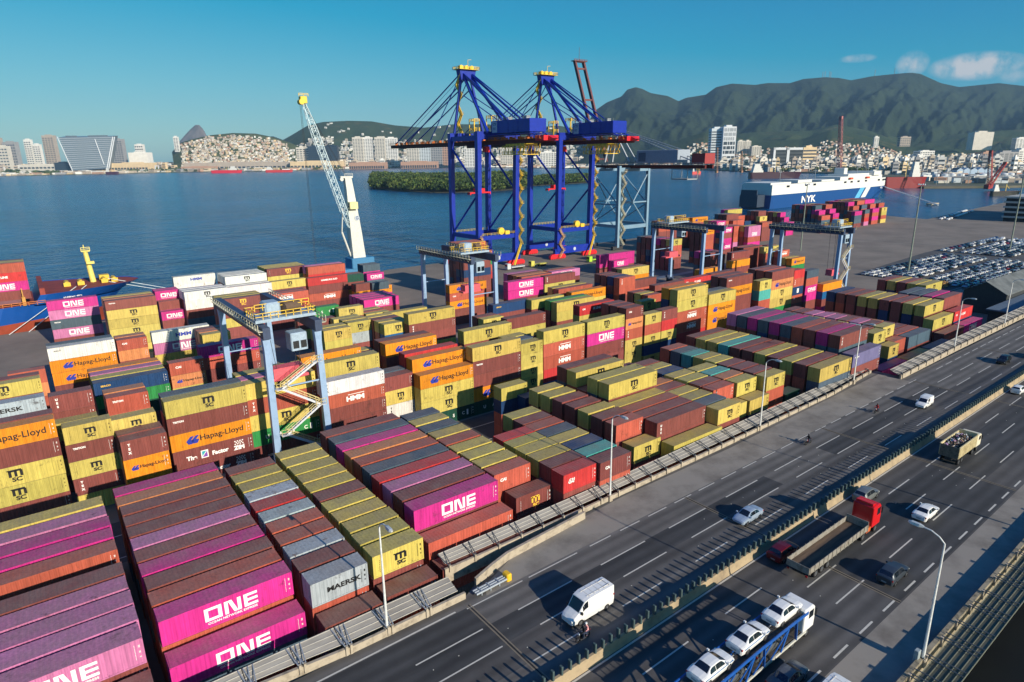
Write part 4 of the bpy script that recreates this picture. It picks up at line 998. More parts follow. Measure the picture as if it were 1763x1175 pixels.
def logo(mb, code, L, H=2.9, ox=0, oy=0, oz=0, sx=1, sz=1):
    """lettering on the -y side"""
    def T(s, size, x, z, mi, up=(0,0,1), ux=(1,0,0), **k): put_text(mb, s, size, (ox+x*sx, oy-.012, oz+z*sz), np.array(ux)*sx, np.array(up)*sz, mi, **k)
    def Rct(x0, z0, x1, z1, mi): mb.box(ox+x0*sx, oy-.018, oz+z0*sz, ox+x1*sx, oy-.006, oz+z1*sz, mi)
    c, g = code[0], code[1:] ; cx = L/2; big = L > 9; k = 1.0 if big else .82
    if code in ('Po', 'po'):
        x = cx-2.3*k if big else cx-1.7
        s = k; z = .8
        for a in ((0,0,.34,1.5),(1.22,0,1.56,1.5),(.34,0,1.22,.3),(.34,1.2,1.22,1.5)): Rct(x+a[0]*s, z+a[1]*s, x+a[2]*s, z+a[3]*s, 0)
        x += 1.8*s
        Rct(x, z, x+.34*s, z+1.5*s, 0); Rct(x+1.2*s, z, x+1.54*s, z+1.5*s, 0)
        mb.prism([(ox+(x+.34*s)*sx, oz+(z+1.5*s)*sz), (ox+(x+.7*s)*sx, oz+(z+1.5*s)*sz), (ox+(x+1.2*s)*sx, oz+z*sz), (ox+(x+.84*s)*sx, oz+z*sz)], oy-.018, oy-.006, 'y', 0)
        x += 1.8*s
        Rct(x, z, x+.34*s, z+1.5*s, 0)
        for q in (0, .6, 1.2): Rct(x+.34*s, z+q*s, x+1.3*s, z+(q+.3)*s, 0)
        T('OCEAN NETWORK EXPRESS', .36*k, cx+.2, .5, 0, bold=.008)
    elif g == 'm' and c == 'R': 
        T('HMM', 1.35*k, cx+.1, 1.25, 0, bold=.07, sx=1.15); Rct(cx-1.3, 2.1, cx+1.9, 2.22, 0)
    elif g == 'b': T('HMM', 1.3*k, cx+.4, 1.45, 2, bold=.05, sx=1.15)
    elif g == 'm':
        mi = 3 if c == 'B' else 1; s = k; x = cx+.25; z = 1.28
        for a in ((-.85, 0, -.5, 1.0), (-.17, 0, .17, 1.0), (.5, 0, .85, .92)): Rct(x+a[0]*s, z+a[1]*s, x+a[2]*s, z+a[3]*s, mi)
        Rct(x-.85*s, z+.78*s, x+.72*s, z+1.1*s, mi); Rct(x-1.0*s, z+.94*s, x-.8*s, z+1.1*s, mi)
        T('SC', .86*k, x+.05, .84, mi, bold=.035, sx=1.25)
        for j in range(7): Rct(.75, .6+j*.24, .8, .72+j*.24, 1 if c != 'B' else 0)
    elif g == 'h':
        x = cx-3.9 if big else cx-2.2; s = 1.0 if big else .55; z = 1.4
        for q in (0, .75):
            mb.prism([(ox+(x+(q+.0)*s)*sx, oz+(z-.1*s)*sz), (ox+(x+(q+.75)*s)*sx, oz+(z+.65*s)*sz), (ox+(x+(q+1.25)*s)*sx, oz+(z+.65*s)*sz), (ox+(x+(q+.75)*s)*sx, oz+(z+.05*s)*sz), (ox+(x+(q+1.2)*s)*sx, oz+(z-.05*s)*sz), (ox+(x+(q+.9)*s)*sx, oz+(z-.65*s)*sz), (ox+(x+(q+.3)*s)*sx, oz+(z-.65*s)*sz)], oy-.018, oy-.006, 'y', 2)
        T('Hapag-Lloyd', 1.35 if big else .72, cx+1.5 if big else cx+.75, 1.45, 1, bold=.018)
    elif g == 'k': T('MAERSK', 1.05 if big else .82, cx+.4, 1.45, 1, bold=.03, sx=1.2 if not big else 1.3)
    elif g == 'z':
        T('The', .95, 2.6, 1.2, 0, bold=.05); Rct(4.0, .75, 5.1, 2.1, 0); mb.prism([(ox+4.15*sx, oz+.9*sz), (ox+4.95*sx, oz+.9*sz), (ox+4.95*sx, oz+1.9*sz)], oy-.024, oy-.019, 'y', 5); mb.prism([(ox+4.15*sx, oz+1.05*sz), (ox+4.15*sx, oz+1.95*sz), (ox+4.85*sx, oz+1.95*sz)], oy-.024, oy-.019, 'y', 4)
        T('Factor', .95, 6.9, 1.2, 0, bold=.05); T('ZIM', .95, 9.9, 1.0, 0, bold=.07)
        for i in range(3):
            for j in range(4-i % 2): Rct(9.2+j*.4+(i % 2)*.2, 1.6+i*.26, 9.42+j*.4+(i % 2)*.2, 1.78+i*.26, 0)
    elif g == 'a' or code == 'Da':
        for q, s in enumerate('UASC'): T(s, .95, 2.6+q*2.3, 1.35, 0, bold=.02)
        Rct(5.0, .85, 5.9, .92, 0); Rct(10.3, .8, 10.7, 2.0, 0)
    elif g == 'd':
        T('CAI', .62, 1.5, 1.75, 0, bold=.03)
    elif code == 'Ns': T('SEACO', .5, 1.9, 2.0, 3, bold=.02)
    elif g == 's': T('HAMBURG SUD', .8, cx+.4, 1.6, 0, bold=.03, sx=.9)
    elif g == 'x': T('TRITON', .42, 1.6, 2.05, 0, bold=.02)
    elif g == 'n': T('NYK LINE' if c == 'V' else 'SEACO', .42, 1.7, 2.1, 0 if c not in 'W' else 1, bold=.01)
    elif g in 'uv' and g:
        for q, s in enumerate('UES' if g == 'u' else 'TEX'): T(s, .5, 1.0, 2.15-q*.62, 0 if c != 'W' else 1, bold=.03)
    elif g == 'w': Rct(cx-.5, .7, cx+.6, 2.2, 0)
    if code == 'rd': T('K LINE' if big else 'CAI', .9 if big else .62, cx if big else 1.4, 1.5, 0, bold=.04)
_mk = {}
def markings(L, white=True):
    key = (L > 9, white)
    if key not in _mk:
        L_ = 12.19 if L > 9 else 6.06; b = MB()
        for j, (x, z0, z1) in enumerate(((L_-.75, .7, 2.4), (L_-.42, 1.9, 2.3), (L_-.42, 1.3, 1.65), (L_-.42, .8, 1.05))):
            if j == 0: [b.box(x, -.004, z0+.17*q, x+.045, .02, z0+.17*q+.1) for q in range(10)]
            else: [b.box(x+.05*q, -.004, z0+.06, x+.05*q+.03, .02, z1-.06) for q in range(3)]
        _mk[key] = b.mesh('markings', LW if white else LK)
    return _mk[key]
_lg = {}
def logo_mesh(code, L):
    big = L > 9; key = (code if code[1:] in ('o', 'm', 'z', 'a') or code in ('rd', 'Ns') else ('W' if code[0] == 'W' else 'V' if code[0] == 'V' else 'q')+code[1:], big)
    if key not in _lg:
        b = MB(); logo(b, code, 12.19 if big else 6.06, oy=.03); _lg[key] = b.mesh('lettering', LMATS) if b.v else None
    return _lg[key]
AREA = {}
ORD = ['front', 'second', 'third', 'fourth', 'fifth', 'sixth', 'seventh', 'eighth', 'ninth', 'tenth', 'eleventh', 'twelfth', 'thirteenth', 'fourteenth', 'fifteenth', 'sixteenth']
def ordn(k):
    names = ORD+[a+'-'+b for a in ('twenty', 'thirty') for b in ORD[1:9]]
    return names[k] if k < len(names) else str(k)
rows = [l.split(';') for l in TABLE.strip().splitlines()]
areas = {}
def area_of(nm, y):
    return ('roadside' if y < 100 else 'second' if y < 131 else 'middle' if y < 185 else 'quayside') if int(nm) < 1000 else 'far quay'
for nm in dict.fromkeys(r_[0] for r_ in rows):
    r0 = [r_ for r_ in rows if r_[0] == nm][0]; areas.setdefault(area_of(nm, float(r0[3])), []).append((float(r0[2]), nm))
colno = {}
for a, l in areas.items():
    for i, (x, nm) in enumerate(sorted(l)): colno[nm] = i
crng = random.Random(11)
sv, sf, sc = [], [], []      # the mass of remaining boxes
stuff_txt = MB(); used_labels = {}
for nm, k, x0, y, L, hh, toks, fl in rows:
    k = int(k); x0, y, L, hh = float(x0), float(y), float(L), float(hh); toks = [q.split('=')[0] for q in toks.split('.')]; n = len(toks)
    for i, (tok, f_) in enumerate(zip(toks, fl)):
        z0 = (n-1-i)*hh; c = tok[0]; v = crng.uniform(.86, 1.12)
        rust = {'w': .9, 'W': .35, 'B': .45, 'R': .45, 'p': .55, 't': .5}.get(c, .3)*crng.uniform(.5, 1.5)
        jx, jy = crng.uniform(-.06, .06), crng.uniform(-.03, .03)
        base = [min(1, q*v*crng.uniform(.96, 1.04)) for q in lin(CCOL[c])]
        if f_ == '1':
            dist = math.hypot(x0, y); lod = dist < 175
            body, roof, doors = cmesh(L, lod); Ln = 6.06 if L < 9 else 12.19
            o = link('shipping_container', body, loc=(x0+jx, y+jy, z0)); o.scale = (L/Ln, 1, (hh-.012)/2.9); o.color = (*base, rust)
            kn = ['top', 'second', 'third', 'fourth', 'fifth', 'sixth', 'seventh'][i]
            lab = '%s %s %scontainer, %s tier, %s row back in %s column of %s block' % (CNAME[c], 'long' if L > 9 else 'short', 'lettered ' if len(tok) > 1 else '', kn, ordn(k), ordn(colno[nm]).replace('front', 'leftmost'), area_of(nm, y))
            lab = lab.replace('front row back', 'front row').replace('row back', 'row')
            tag(o, lab, 'container', 'shipping containers stacked in the yard')
            kids_ = [link('roof', roof, o)]
            if lod: kids_ += [link('door', d, o) for d in doors]
            for q in kids_: q.color = (*[b_*.97 for b_ in base], min(1.5, rust*1.15))
            if lod: link('markings', markings(L, c not in 'YWw'), o)
            if len(tok) > 1:
                lm_ = logo_mesh(tok, L)
                if lm_: link('lettering', lm_, o)
        else:
            o_ = len(sv); x1, y1, z1 = x0+L, y+2.438, z0+hh-.012
            sv += [(x0,y,z0),(x1,y,z0),(x1,y1,z0),(x0,y1,z0),(x0,y,z1),(x1,y,z1),(x1,y1,z1),(x0,y1,z1)]
            sf += [tuple(q+o_ for q in f) for f in ((0,3,2,1),(4,5,6,7),(0,1,5,4),(1,2,6,5),(2,3,7,6),(3,0,4,7))]
            sc += [(*base, rust)]*8
            if f_ == '2' and len(tok) > 1:
                Ln = 6.06 if L < 9 else 12.19; logo(stuff_txt, tok, Ln, ox=x0, oy=y, oz=z0, sx=L/Ln, sz=hh/2.9)
nb = len(sv); sv += stuff_txt.v; sf += [tuple(q+nb for q in f) for f in stuff_txt.f]
me = bpy.data.meshes.new('stacked_containers'); me.from_pydata(sv, [], sf)
for m in [SPAINT]+LMATS: me.materials.append(m)
me.polygons.foreach_set('material_index', [0]*(len(sf)-len(stuff_txt.f))+[q+1 for q in stuff_txt.m])
ca = me.attributes.new('col', 'FLOAT_COLOR', 'POINT'); arr = np.zeros((len(sv), 4), np.float32); arr[:nb] = np.array(sc, np.float32); ca.data.foreach_set('color', arr.ravel()); me.update()
o = link('stacked_containers', me); tag(o, 'lower and farther shipping containers of many colours filling the yard stacks', 'containers', kind='stuff')
# ------------------------------------------------------------------ vehicles
BLKP = mat('tyre_rubber', (26, 26, 27), .85); RIM = mat('wheel_rim', (130, 132, 134), .4, .6); HLM = mat('lamp_clear', (205, 212, 216), .15, spec=.8); TLM = mat('lamp_red', (150, 20, 22), .2, spec=.7)
GL = glass(); TRIM = mat('black_trim', (30, 31, 33), .6)
def wheel(parent, x, y, r, w=.22):
    s = 1 if y > 0 else -1
    t_ = MB(); n = 20; rings = []
    for yy, rr in ((y-s*w, r*.62), (y-s*w, r*.93), (y-s*w*.8, r), (y-s*w*.2, r), (y, r*.93), (y, r*.62)):
        rings.append([(x+rr*math.cos(2*math.pi*i/n), yy, r+rr*math.sin(2*math.pi*i/n)) for i in range(n)])
    t_.loft(rings, caps=False); o = t_.build('wheel', BLKP, parent, smooth=False)
    m = MB(); m.tube((x, y-s*w*.7, r), (x, y-s*.03, r), r*.63, n=16)
    m.tube((x, y-s*.03, r), (x, y+s*.005, r), r*.14, n=8)
    for i in range(5):
        a = 2*math.pi*i/5; m.bar((x, y-s*.03, r), (x+r*.55*math.cos(a), y-s*.03, r+r*.55*math.sin(a)), .07, .05, 0)
    m.build('rim', RIM, o)
def ring(x, hw, zb, zm, zs, zt, ht):
    return [(x,-hw*.9,zb),(x,-hw,zm),(x,-hw*.97,zs),(x,-ht,zt),(x,-ht*.55,zt+.035),(x,ht*.55,zt+.035),(x,ht,zt),(x,hw*.97,zs),(x,hw,zm),(x,hw*.9,zb)]
def interp_st(st, x):
    for a, b in zip(st, st[1:]):
        if a[0] <= x <= b[0]: f = (x-a[0])/(b[0]-a[0]); return [p+(q-p)*f for p, q in zip(a, b)]
def make_car(name, label, cat, kind, paint, stripe=None):
    """front towards +x, origin on the road below the middle of the car"""
    t = thing(name, label, cat)
    # station: x, half width, bottom, mid, belt(shoulder), top, top half width
    if kind == 'sedan':
        st = [(-2.28,.70,.35,.55,.78,.80,.55),(-2.2,.84,.25,.6,.92,.97,.66),(-1.75,.89,.22,.62,.98,1.03,.70),(-1.45,.90,.2,.62,.98,1.06,.70),(-.85,.90,.2,.62,.97,1.40,.58),(-.2,.90,.2,.62,.95,1.45,.60),(.35,.90,.2,.62,.94,1.40,.59),(1.15,.90,.2,.62,.90,.96,.70),(1.7,.88,.22,.58,.82,.88,.68),(2.15,.80,.25,.5,.68,.74,.62),(2.28,.62,.34,.46,.58,.60,.5)]
        win = ((-1.42,-.88),(.38,1.12)); sides = ((-1.2,-.45),(-.4,.75)); wx = (-1.38, 1.38); r = .32; hw = .90
    elif kind == 'suv':
        st = [(-2.22,.76,.4,.65,.95,1.0,.62),(-2.15,.86,.3,.7,1.05,1.12,.70),(-2.0,.90,.28,.72,1.08,1.25,.70),(-1.65,.91,.28,.72,1.08,1.60,.62),(-.6,.91,.28,.72,1.06,1.68,.64),(.3,.91,.28,.72,1.04,1.62,.62),(1.0,.91,.28,.72,1.02,1.08,.74),(1.65,.89,.3,.68,.96,1.02,.72),(2.1,.82,.32,.6,.82,.86,.66),(2.22,.68,.4,.55,.7,.72,.56)]
        win = ((-2.0,-1.67),(.32,.98)); sides = ((-1.5,-.65),(-.58,.65)); wx = (-1.32, 1.36); r = .35; hw = .91
    elif kind == 'hatch':
        st = [(-1.95,.70,.35,.6,.9,.95,.58),(-1.88,.82,.26,.62,1.0,1.15,.62),(-1.55,.86,.24,.62,1.0,1.46,.57),(-.5,.86,.22,.62,.98,1.50,.58),(.25,.86,.22,.62,.96,1.45,.57),(.95,.86,.22,.62,.93,.99,.68),(1.5,.84,.24,.58,.86,.92,.66),(1.88,.76,.28,.5,.72,.76,.58),(1.96,.6,.36,.46,.6,.62,.48)]
        win = ((-1.86,-1.58),(.27,.93)); sides = ((-1.35,-.55),(-.5,.6)); wx = (-1.2, 1.2); r = .30; hw = .86
    elif kind == 'van':       # high-roof delivery van
        st = [(-2.95,.86,.42,.9,1.6,2.42,.80),(-2.85,.94,.32,.9,1.6,2.52,.86),(-1.5,.97,.3,.9,1.6,2.58,.88),(.6,.97,.3,.9,1.6,2.58,.88),(1.25,.97,.3,.9,1.5,2.40,.84),(2.02,.96,.3,.9,1.25,1.42,.80),(2.62,.90,.32,.8,1.0,1.08,.76),(2.92,.76,.36,.65,.8,.84,.62)]
        win = (None,(1.3,2.0)); sides = ((.85,1.55),); wx = (-1.85, 1.85); r = .35; hw = .97
    else:                      # small van with raised box
        st = [(-2.0,.80,.35,.7,1.2,1.72,.70),(-1.92,.86,.28,.7,1.2,1.84,.76),(.0,.87,.26,.7,1.2,1.88,.78),(.4,.87,.26,.68,1.05,1.62,.68),(1.05,.87,.26,.65,.98,1.04,.70),(1.7,.84,.28,.6,.86,.9,.66),(1.98,.7,.34,.5,.68,.7,.55)]
        win = (None,(.43,1.02)); sides = ((-.1,.5),); wx = (-1.25, 1.3); r = .31; hw = .87
    # refine stations for a rounder body
    xs = []
    for a, b in zip(st, st[1:]): xs += [a[0], (a[0]*2+b[0])/3, (a[0]+2*b[0])/3]
    xs.append(st[-1][0]); R_ = [ring(*interp_st(st, x)) for x in xs]
    MB().loft(R_).build('body', [paint], t, smooth=False)
    def sidepatch(x0, x1, s, lo=.12, hi=.86):
        b = MB(); seg = 5; a, c = [], []
        for i in range(seg+1):
            x = x0+(x1-x0)*i/seg; g = interp_st(st, x); p = np.array((x, s*g[1]*.97, g[4])); q = np.array((x, s*g[6], g[5]))
            n = np.array((0, s*.012, .006)); a.append(p+(q-p)*lo+n); c.append(p+(q-p)*(hi if g[5]-g[4] > .3 else hi*.6)+n)
        for i in range(seg): b.quad(a[i], a[i+1], c[i+1], c[i])
        b.build('side_window', GL, t)
    for s in (-1, 1):
        for x0, x1 in sides: sidepatch(x0, x1, s)
    for nm, wq in (('rear_window', win[0]), ('windshield', win[1])):
        if not wq: continue
        b = MB(); g0, g1 = interp_st(st, wq[0]), interp_st(st, wq[1]); nx = -.012 if nm == 'rear_window' else .012
        for (ya, yb) in ((-1, -.5), (-.5, 0), (0, .5), (.5, 1)):
            P_ = []
            for g, y in ((g0, ya), (g0, yb), (g1, yb), (g1, ya)):
                hy = g[6]*.90*y; z = g[5]+.035*(1-max(0, abs(y)-.5)*2)+.012; P_.append((g[0]+nx, hy, z))
            b.quad(*P_)
        b.build(nm, GL, t)
    for s in (-1, 1):
        for x in wx: wheel(t, x, s*(hw-.01), r)
        g = interp_st(st, xs[-3]); f = MB(); xf = st[-2][0]; zf = st[-2][3]
        f.prism([(xf-.25, zf+.02), (xf+.06, zf-.02), (xf+.02, zf+.13), (xf-.3, zf+.17)], s*st[-2][1]*.62, s*st[-2][1]*1.0, 'y'); f.build('headlight', HLM, t)
        f = MB(); xr = st[1][0]; zr = st[1][4]-.12; f.box(min(xr-.05, xr+.12), s*st[1][1]*.66 if s > 0 else s*st[1][1]*1.0, zr-.08, xr+.1, s*st[1][1]*1.0 if s > 0 else s*st[1][1]*.66, zr+.1); f.build('tail_light', TLM, t)
        m = MB(); g = interp_st(st, win[1][1]-.15); m.box(g[0]-.1, s*g[1] if s > 0 else s*g[1]-.2, g[4]+.02, g[0]+.06, s*g[1]+.2 if s > 0 else s*g[1], g[4]+.2 + (.1 if kind == 'van' else 0)); m.build('mirror', paint if kind != 'van' else TRIM, t)
    b = MB(); b.box(st[-2][0]+.02, -.42, st[-2][3]-.13, st[-2][0]+.1, .42, st[-2][3]-.02); b.build('grille', TRIM, t)
    b = MB(); b.box(st[0][0]-.03, -.26, .5, st[0][0]+.02, .26, .62); b.build('number_plate', mat('plate_grey', (160, 160, 158), .5), t)
    if kind == 'van':
        b = MB()
        for x in (-2.4, -1.7, -1.0, -.3, .4): b.box(x, -.7, 2.6, x+.06, .7, 2.635)
        for y in (-.45, .45): b.box(-2.6, y, 2.6, .7, y+.06, 2.64)
        b.build('roof_ribs', mat('van_ribs', (205, 200, 190), .6), t)
    if stripe:
        b = MB(); g = interp_st(st, 0)
        for s in (-1, 1): b.box(-1.9, s*g[1]*1.005-.006, .72, 1.9, s*g[1]*1.005+.006, .8)
        b.build('stripe', stripe, t)
    return t
PW = mat('paint_white', (226, 226, 222), .25, spec=.6, var=.04); PS = mat('paint_silver', (160, 176, 192), .28, .25, spec=.6, var=.05); PG = mat('paint_grey', (92, 96, 98), .3, .2, spec=.6, var=.06)
PD = mat('paint_darkgrey', (62, 70, 78), .3, .3, spec=.6, var=.06); PK = mat('paint_black', (24, 28, 28), .25, spec=.6); PR = mat('paint_wine', (96, 14, 24), .28, .2, spec=.6); PT = mat('paint_taupe', (130, 114, 80), .3, .3, spec=.6)
PGr = mat('paint_sage', (118, 122, 120), .3, .3, spec=.6)
STB = mat('stripe_blue', (40, 110, 170), .4)
def place(t, x, y, rz=0, z=ZR): t.location = (x, ry(y, x), z+.015); t.rotation_euler = (0, 0, rz+SL); return t
PI = math.pi
place(make_car('delivery_van', 'white high-roofed delivery van driving beside two people on a motorcycle', 'van', 'van', PW), 39.6, 40.45, PI)
place(make_car('parked_car' if 0 else 'silver_car', 'silver-blue saloon car crossing the expansion joint left of the median', 'car', 'sedan', PS), 68.0, 40.3, PI)
place(make_car('panel_van', 'small white panel van in the middle lane left of the median', 'van', 'boxvan', PW), 127.0, 41.8, PI)
place(make_car('city_car', 'black car with dark glass near the right picture edge, left of the median', 'car', 'suv', PK), 168.0, 41.2, PI)
place(make_car('city_car', 'brown taupe car cut by the right picture edge beside the median', 'car', 'sedan', PT), 177.5, 38.3, PI)
place(make_car('city_car', 'grey hatchback driving close against the median ahead of the red lorry', 'car', 'suv', PGr), 84.9, 33.2)
place(make_car('city_car', 'white saloon car alone in the middle of the right carriageway', 'car', 'sedan', PW), 86.4, 26.4)
place(make_car('city_car', 'dark grey hatchback beside the long flatbed of the red lorry', 'car', 'suv', PD), 69.8, 23.5)
place(make_car('city_car', 'wine red car half hidden between median and flatbed lorry', 'car', 'suv', PR), 64.2, 33.2)
place(make_car('city_car', 'grey saloon car at the bottom edge beside the car transporter', 'car', 'sedan', PG), 47.2, 22.9)
place(make_car('city_car', 'white hatchback beyond the tipper lorry at the right picture edge', 'car', 'hatch', PW), 148.5, 33.2)

# ---- lorries (front towards +x)
def cab(parent, x0, x1, w, z0, z1, paint, slope=.25, name='cab'):
    h = z1-z0; pr = [(x0, z0), (x1-.05, z0), (x1+.02, z0+h*.35), (x1-.02, z0+h*.52), (x1-slope, z0+h*.9), (x1-slope-.3, z1), (x0+.15, z1), (x0, z1-.15)]
    b = MB(); n = len(pr)
    rings = []
    for y, k in ((-w/2, .965), (-w/2+.1, 1), (w/2-.1, 1), (w/2, .965)):
        cx, cz = (x0+x1)/2, (z0+z1)/2; rings.append([(cx+(p-cx)*k, y, cz+(q-cz)*k) for p, q in pr])
    b.loft(rings); o = b.build(name, paint, parent)
    g = MB(); g.quad((x1+.0, -w/2+.15, z0+h*.53), (x1+.0, w/2-.15, z0+h*.53), (x1-slope+.03, w/2-.2, z0+h*.88), (x1-slope+.03, -w/2+.2, z0+h*.88)); g.build('windshield', GL, o)
    for s in (-1, 1):
        g = MB(); g.box(x1-1.15, s*(w/2+.004)-.008, z0+h*.5, x1-.3, s*(w/2+.004)+.008, z0+h*.82); g.build('side_window', GL, o)
        g = MB(); g.box(x1-.1, s*(w/2+.12)-.06, z0+h*.5, x1+.05, s*(w/2+.12)+.06, z0+h*.78); g.build('mirror', TRIM, o)
        g = MB(); g.box(x1-.03, s*w*.36-.2, z0+.15, x1+.06, s*w*.36+.2, z0+.4); g.build('headlight', HLM, o)
    g = MB()
    for k in range(5): g.box(x1-.02, -w*.3, z0+.5+k*.11, x1+.05, w*.3, z0+.56+k*.11)
    g.build('grille', TRIM, o)
    return o
RED = mat('lorry_red', (196, 22, 26), .3, spec=.6, var=.06); ORG = mat('chassis_orange', (206, 104, 40), .6, rgb2=(120, 52, 30), thr=.45)
GRM = mat('bed_grey', (140, 136, 126), .7, rgb2=(96, 84, 70), thr=.4, scale=1.5); BED = mat('bed_floor', (112, 92, 72), .85, rgb2=(66, 56, 48), thr=.5, scale=.9, stretch=(.2, 2, 1)); CHS = mat('chassis_dark', (40, 40, 42), .7)
t = thing('flatbed_lorry', 'red-cabbed articulated lorry pulling a long empty drop-side trailer', 'lorry')
c = cab(t, 6.2, 8.4, 2.45, .95, 3.75, RED)
MB().prism([(6.3, 3.75), (7.4, 3.78), (6.6, 4.05), (6.3, 4.05)], -1.0, 1.0, 'y').build('roof_deflector', RED, c)
MB().box(3.6, -.45, .75, 8.2, .45, 1.05).box(5.0, -1.15, .6, 6.2, -.5, 1.15).build('chassis', ORG, t)
b = MB(); b.tube((5.6, -.4, 1.25), (5.6, .5, 1.25), .35, n=12); b.box(5.3, .5, 1.0, 5.9, 1.1, 1.6); b.build('tanks', mat('tank_white', (190, 196, 200), .4), t)
for x in (4.2, 7.4): 
    for s in (-1, 1): wheel(t, x, s*1.22, .5, .32)
tr = MB(); tr.box(-8.6, -.5, .85, 4.9, .5, 1.2); tr.build('trailer_frame', CHS, t)
MB().box(-8.7, -1.28, 1.2, 5.0, 1.28, 1.32).build('trailer_floor', BED, t)
for s in (-1, 1):
    b = MB(); b.box(-8.7, s*1.29-.03, 1.15, 5.0, s*1.29+.03, 1.95)
    for k in range(15): x = -8.6+k*.96; b.box(x, s*1.34-.03, 1.1, x+.1, s*1.34+.03, 2.0)
    b.build('side_board', GRM, t)
MB().box(-8.76, -1.29, 1.15, -8.7, 1.29, 1.95).build('tail_board', GRM, t); MB().box(4.98, -1.29, 1.15, 5.06, 1.29, 2.3).build('head_board', GRM, t)
for x in (-6.9, -5.6, -4.3):
    for s in (-1, 1): wheel(t, x, s*1.22, .5, .32)
for s in (-1, 1): MB().box(-8.82, s*1.05-.12, .75, -8.74, s*1.05+.12, .95).build('tail_light', TLM, t)
place(t, 70.2, 30.0)

# tipper full of refuse
t = thing('tipper_lorry', 'cream tipper lorry heaped with mixed refuse in an open body', 'lorry')
CRM = mat('tipper_cream', (206, 192, 150), .6, rgb2=(150, 132, 96), thr=.4, scale=1.2); TGR = mat('tipper_tail', (104, 98, 86), .8, rgb2=(60, 56, 50), thr=.45)
cab(t, 2.6, 4.6, 2.4, .9, 2.85, mat('cab_cream', (214, 206, 180), .4), .15)
body = thing('tipper_body', None, None); body.parent = t
b = MB()
for s in (-1, 1):
    b2 = MB(); b2.box(-4.9, s*1.24-.04, 1.25, 2.4, s*1.24+.04, 3.05)
    for k in range(17): x = -4.85+k*.44; b2.box(x, s*1.3-.03, 1.3, x+.1, s*1.3+.03, 3.0)
    b2.box(-4.95, s*1.27-.08, 3.0, 2.45, s*1.27+.08, 3.1); b2.build('side_wall', CRM, t)
MB().box(-4.95, -1.24, 1.2, -4.87, 1.24, 3.0).build('tail_gate', TGR, t); MB().box(2.36, -1.24, 1.25, 2.46, 1.24, 3.3).build('head_wall', CRM, t); MB().box(-4.9, -1.2, 1.2, 2.4, 1.2, 1.3).build('floor', TGR, t)
bpy.data.objects.remove(body)
b = MB(); n_, m_ = 30, 12; hh_ = [[2.55+.55*math.sin(math.pi*i/n_)*math.sin(math.pi*j/m_)**.6+rng.uniform(-.14, .14) for j in range(m_+1)] for i in range(n_+1)]
vs = [(-4.8+7.1*i/n_, -1.18+2.36*j/m_, hh_[i][j]) for i in range(n_+1) for j in range(m_+1)]
b.add(vs, [(i*(m_+1)+j, (i+1)*(m_+1)+j, (i+1)*(m_+1)+j+1, i*(m_+1)+j+1) for i in range(n_) for j in range(m_)])
RM = [mat('refuse_brown', (96, 84, 72), .9, rgb2=(52, 48, 46), thr=.5, scale=6), mat('refuse_white', (206, 204, 196), .7), mat('refuse_black', (22, 22, 24), .6), mat('refuse_violet', (150, 120, 160), .7), mat('refuse_tan', (160, 132, 100), .8)]
for k in range(260):
    i, j = rng.random(), rng.random(); x = -4.7+6.9*i; y = -1.1+2.2*j; z = hh_[int(i*n_)][int(j*m_)]+.05; s_ = rng.uniform(.06, .2)
    p = np.array((x, y, z)); d = np.array([rng.uniform(-1, 1) for _ in range(3)])*s_
    b.bar(p-d, p+d, s_*rng.uniform(.6, 1.5), s_*rng.uniform(.4, 1), rng.choice((0, 1, 1, 2, 2, 3, 4)))
b.build('refuse_load', RM, t)
MB().box(-4.9, -.45, .8, 4.3, .45, 1.2).build('chassis', CHS, t)
for x in (-3.9, -2.7, 1.6, 3.5):
    for s in (-1, 1): wheel(t, x, s*1.18, .5, .3)
place(t, 109.4, 30.2)

# car transporter with three white saloons on its upper deck
t = thing('car_transporter', 'white-cabbed transporter with blue double-deck frame loaded with white saloons', 'lorry')
TBL = mat('frame_blue', (28, 84, 160), .45, var=.12, scale=2); cab(t, 8.0, 10.0, 2.45, .85, 3.35, PW, .12)
MB().box(7.0, -.5, .6, 9.8, .5, 1.0).build('chassis', CHS, t)
for s in (-1, 1):
    b = MB(); b.box(-9.6, s*1.22-.06, .7, 8.6, s*1.22+.06, .95, 1)
    zt = lambda x: 3.0+.25*math.sin((x+9)/18*3.1)
    xs = [-9.6, -7.2, -4.6, -1.8, 1.0, 3.8, 6.4, 8.6]
    for a, c_ in zip(xs, xs[1:]): b.bar((a, s*1.24, zt(a)-.1), (c_, s*1.24, zt(c_)-.1), .1, .3)
    for i, x in enumerate(xs[:-1]): b.bar((x+.3, s*1.24, .9), (x+1.1*(1 if i % 2 else -.2)+.3, s*1.24, zt(x)-.15), .1, .22)
    for i, x in enumerate(xs[1:-2]): b.bar((x-1.4, s*1.24, 1.0), (x+1.3, s*1.24, zt(x)-.35), .08, .14)
    b.build('deck_frame', [TBL, mat('rail_white', (190, 190, 180), .5)], t)
for z in (1.0, 3.02):
    b = MB()
    for s in (-1, 1): b.box(-9.5, s*.75-.28, z-.06, 8.2, s*.75+.28, z)
    for k in range(30): x = -9.4+k*.6; b.box(x, -1.15, z-.1, x+.08, 1.15, z-.05)
    b.build('deck', mat('deck_steel', (90, 84, 78), .7, rgb2=(52, 50, 50), thr=.5), t)
for x in (-4.6, -3.3, -2.0, 6.4, 8.9):
    for s in (-1, 1): wheel(t, x, s*1.2, .48, .3)
place(t, 44.9, 25.9)
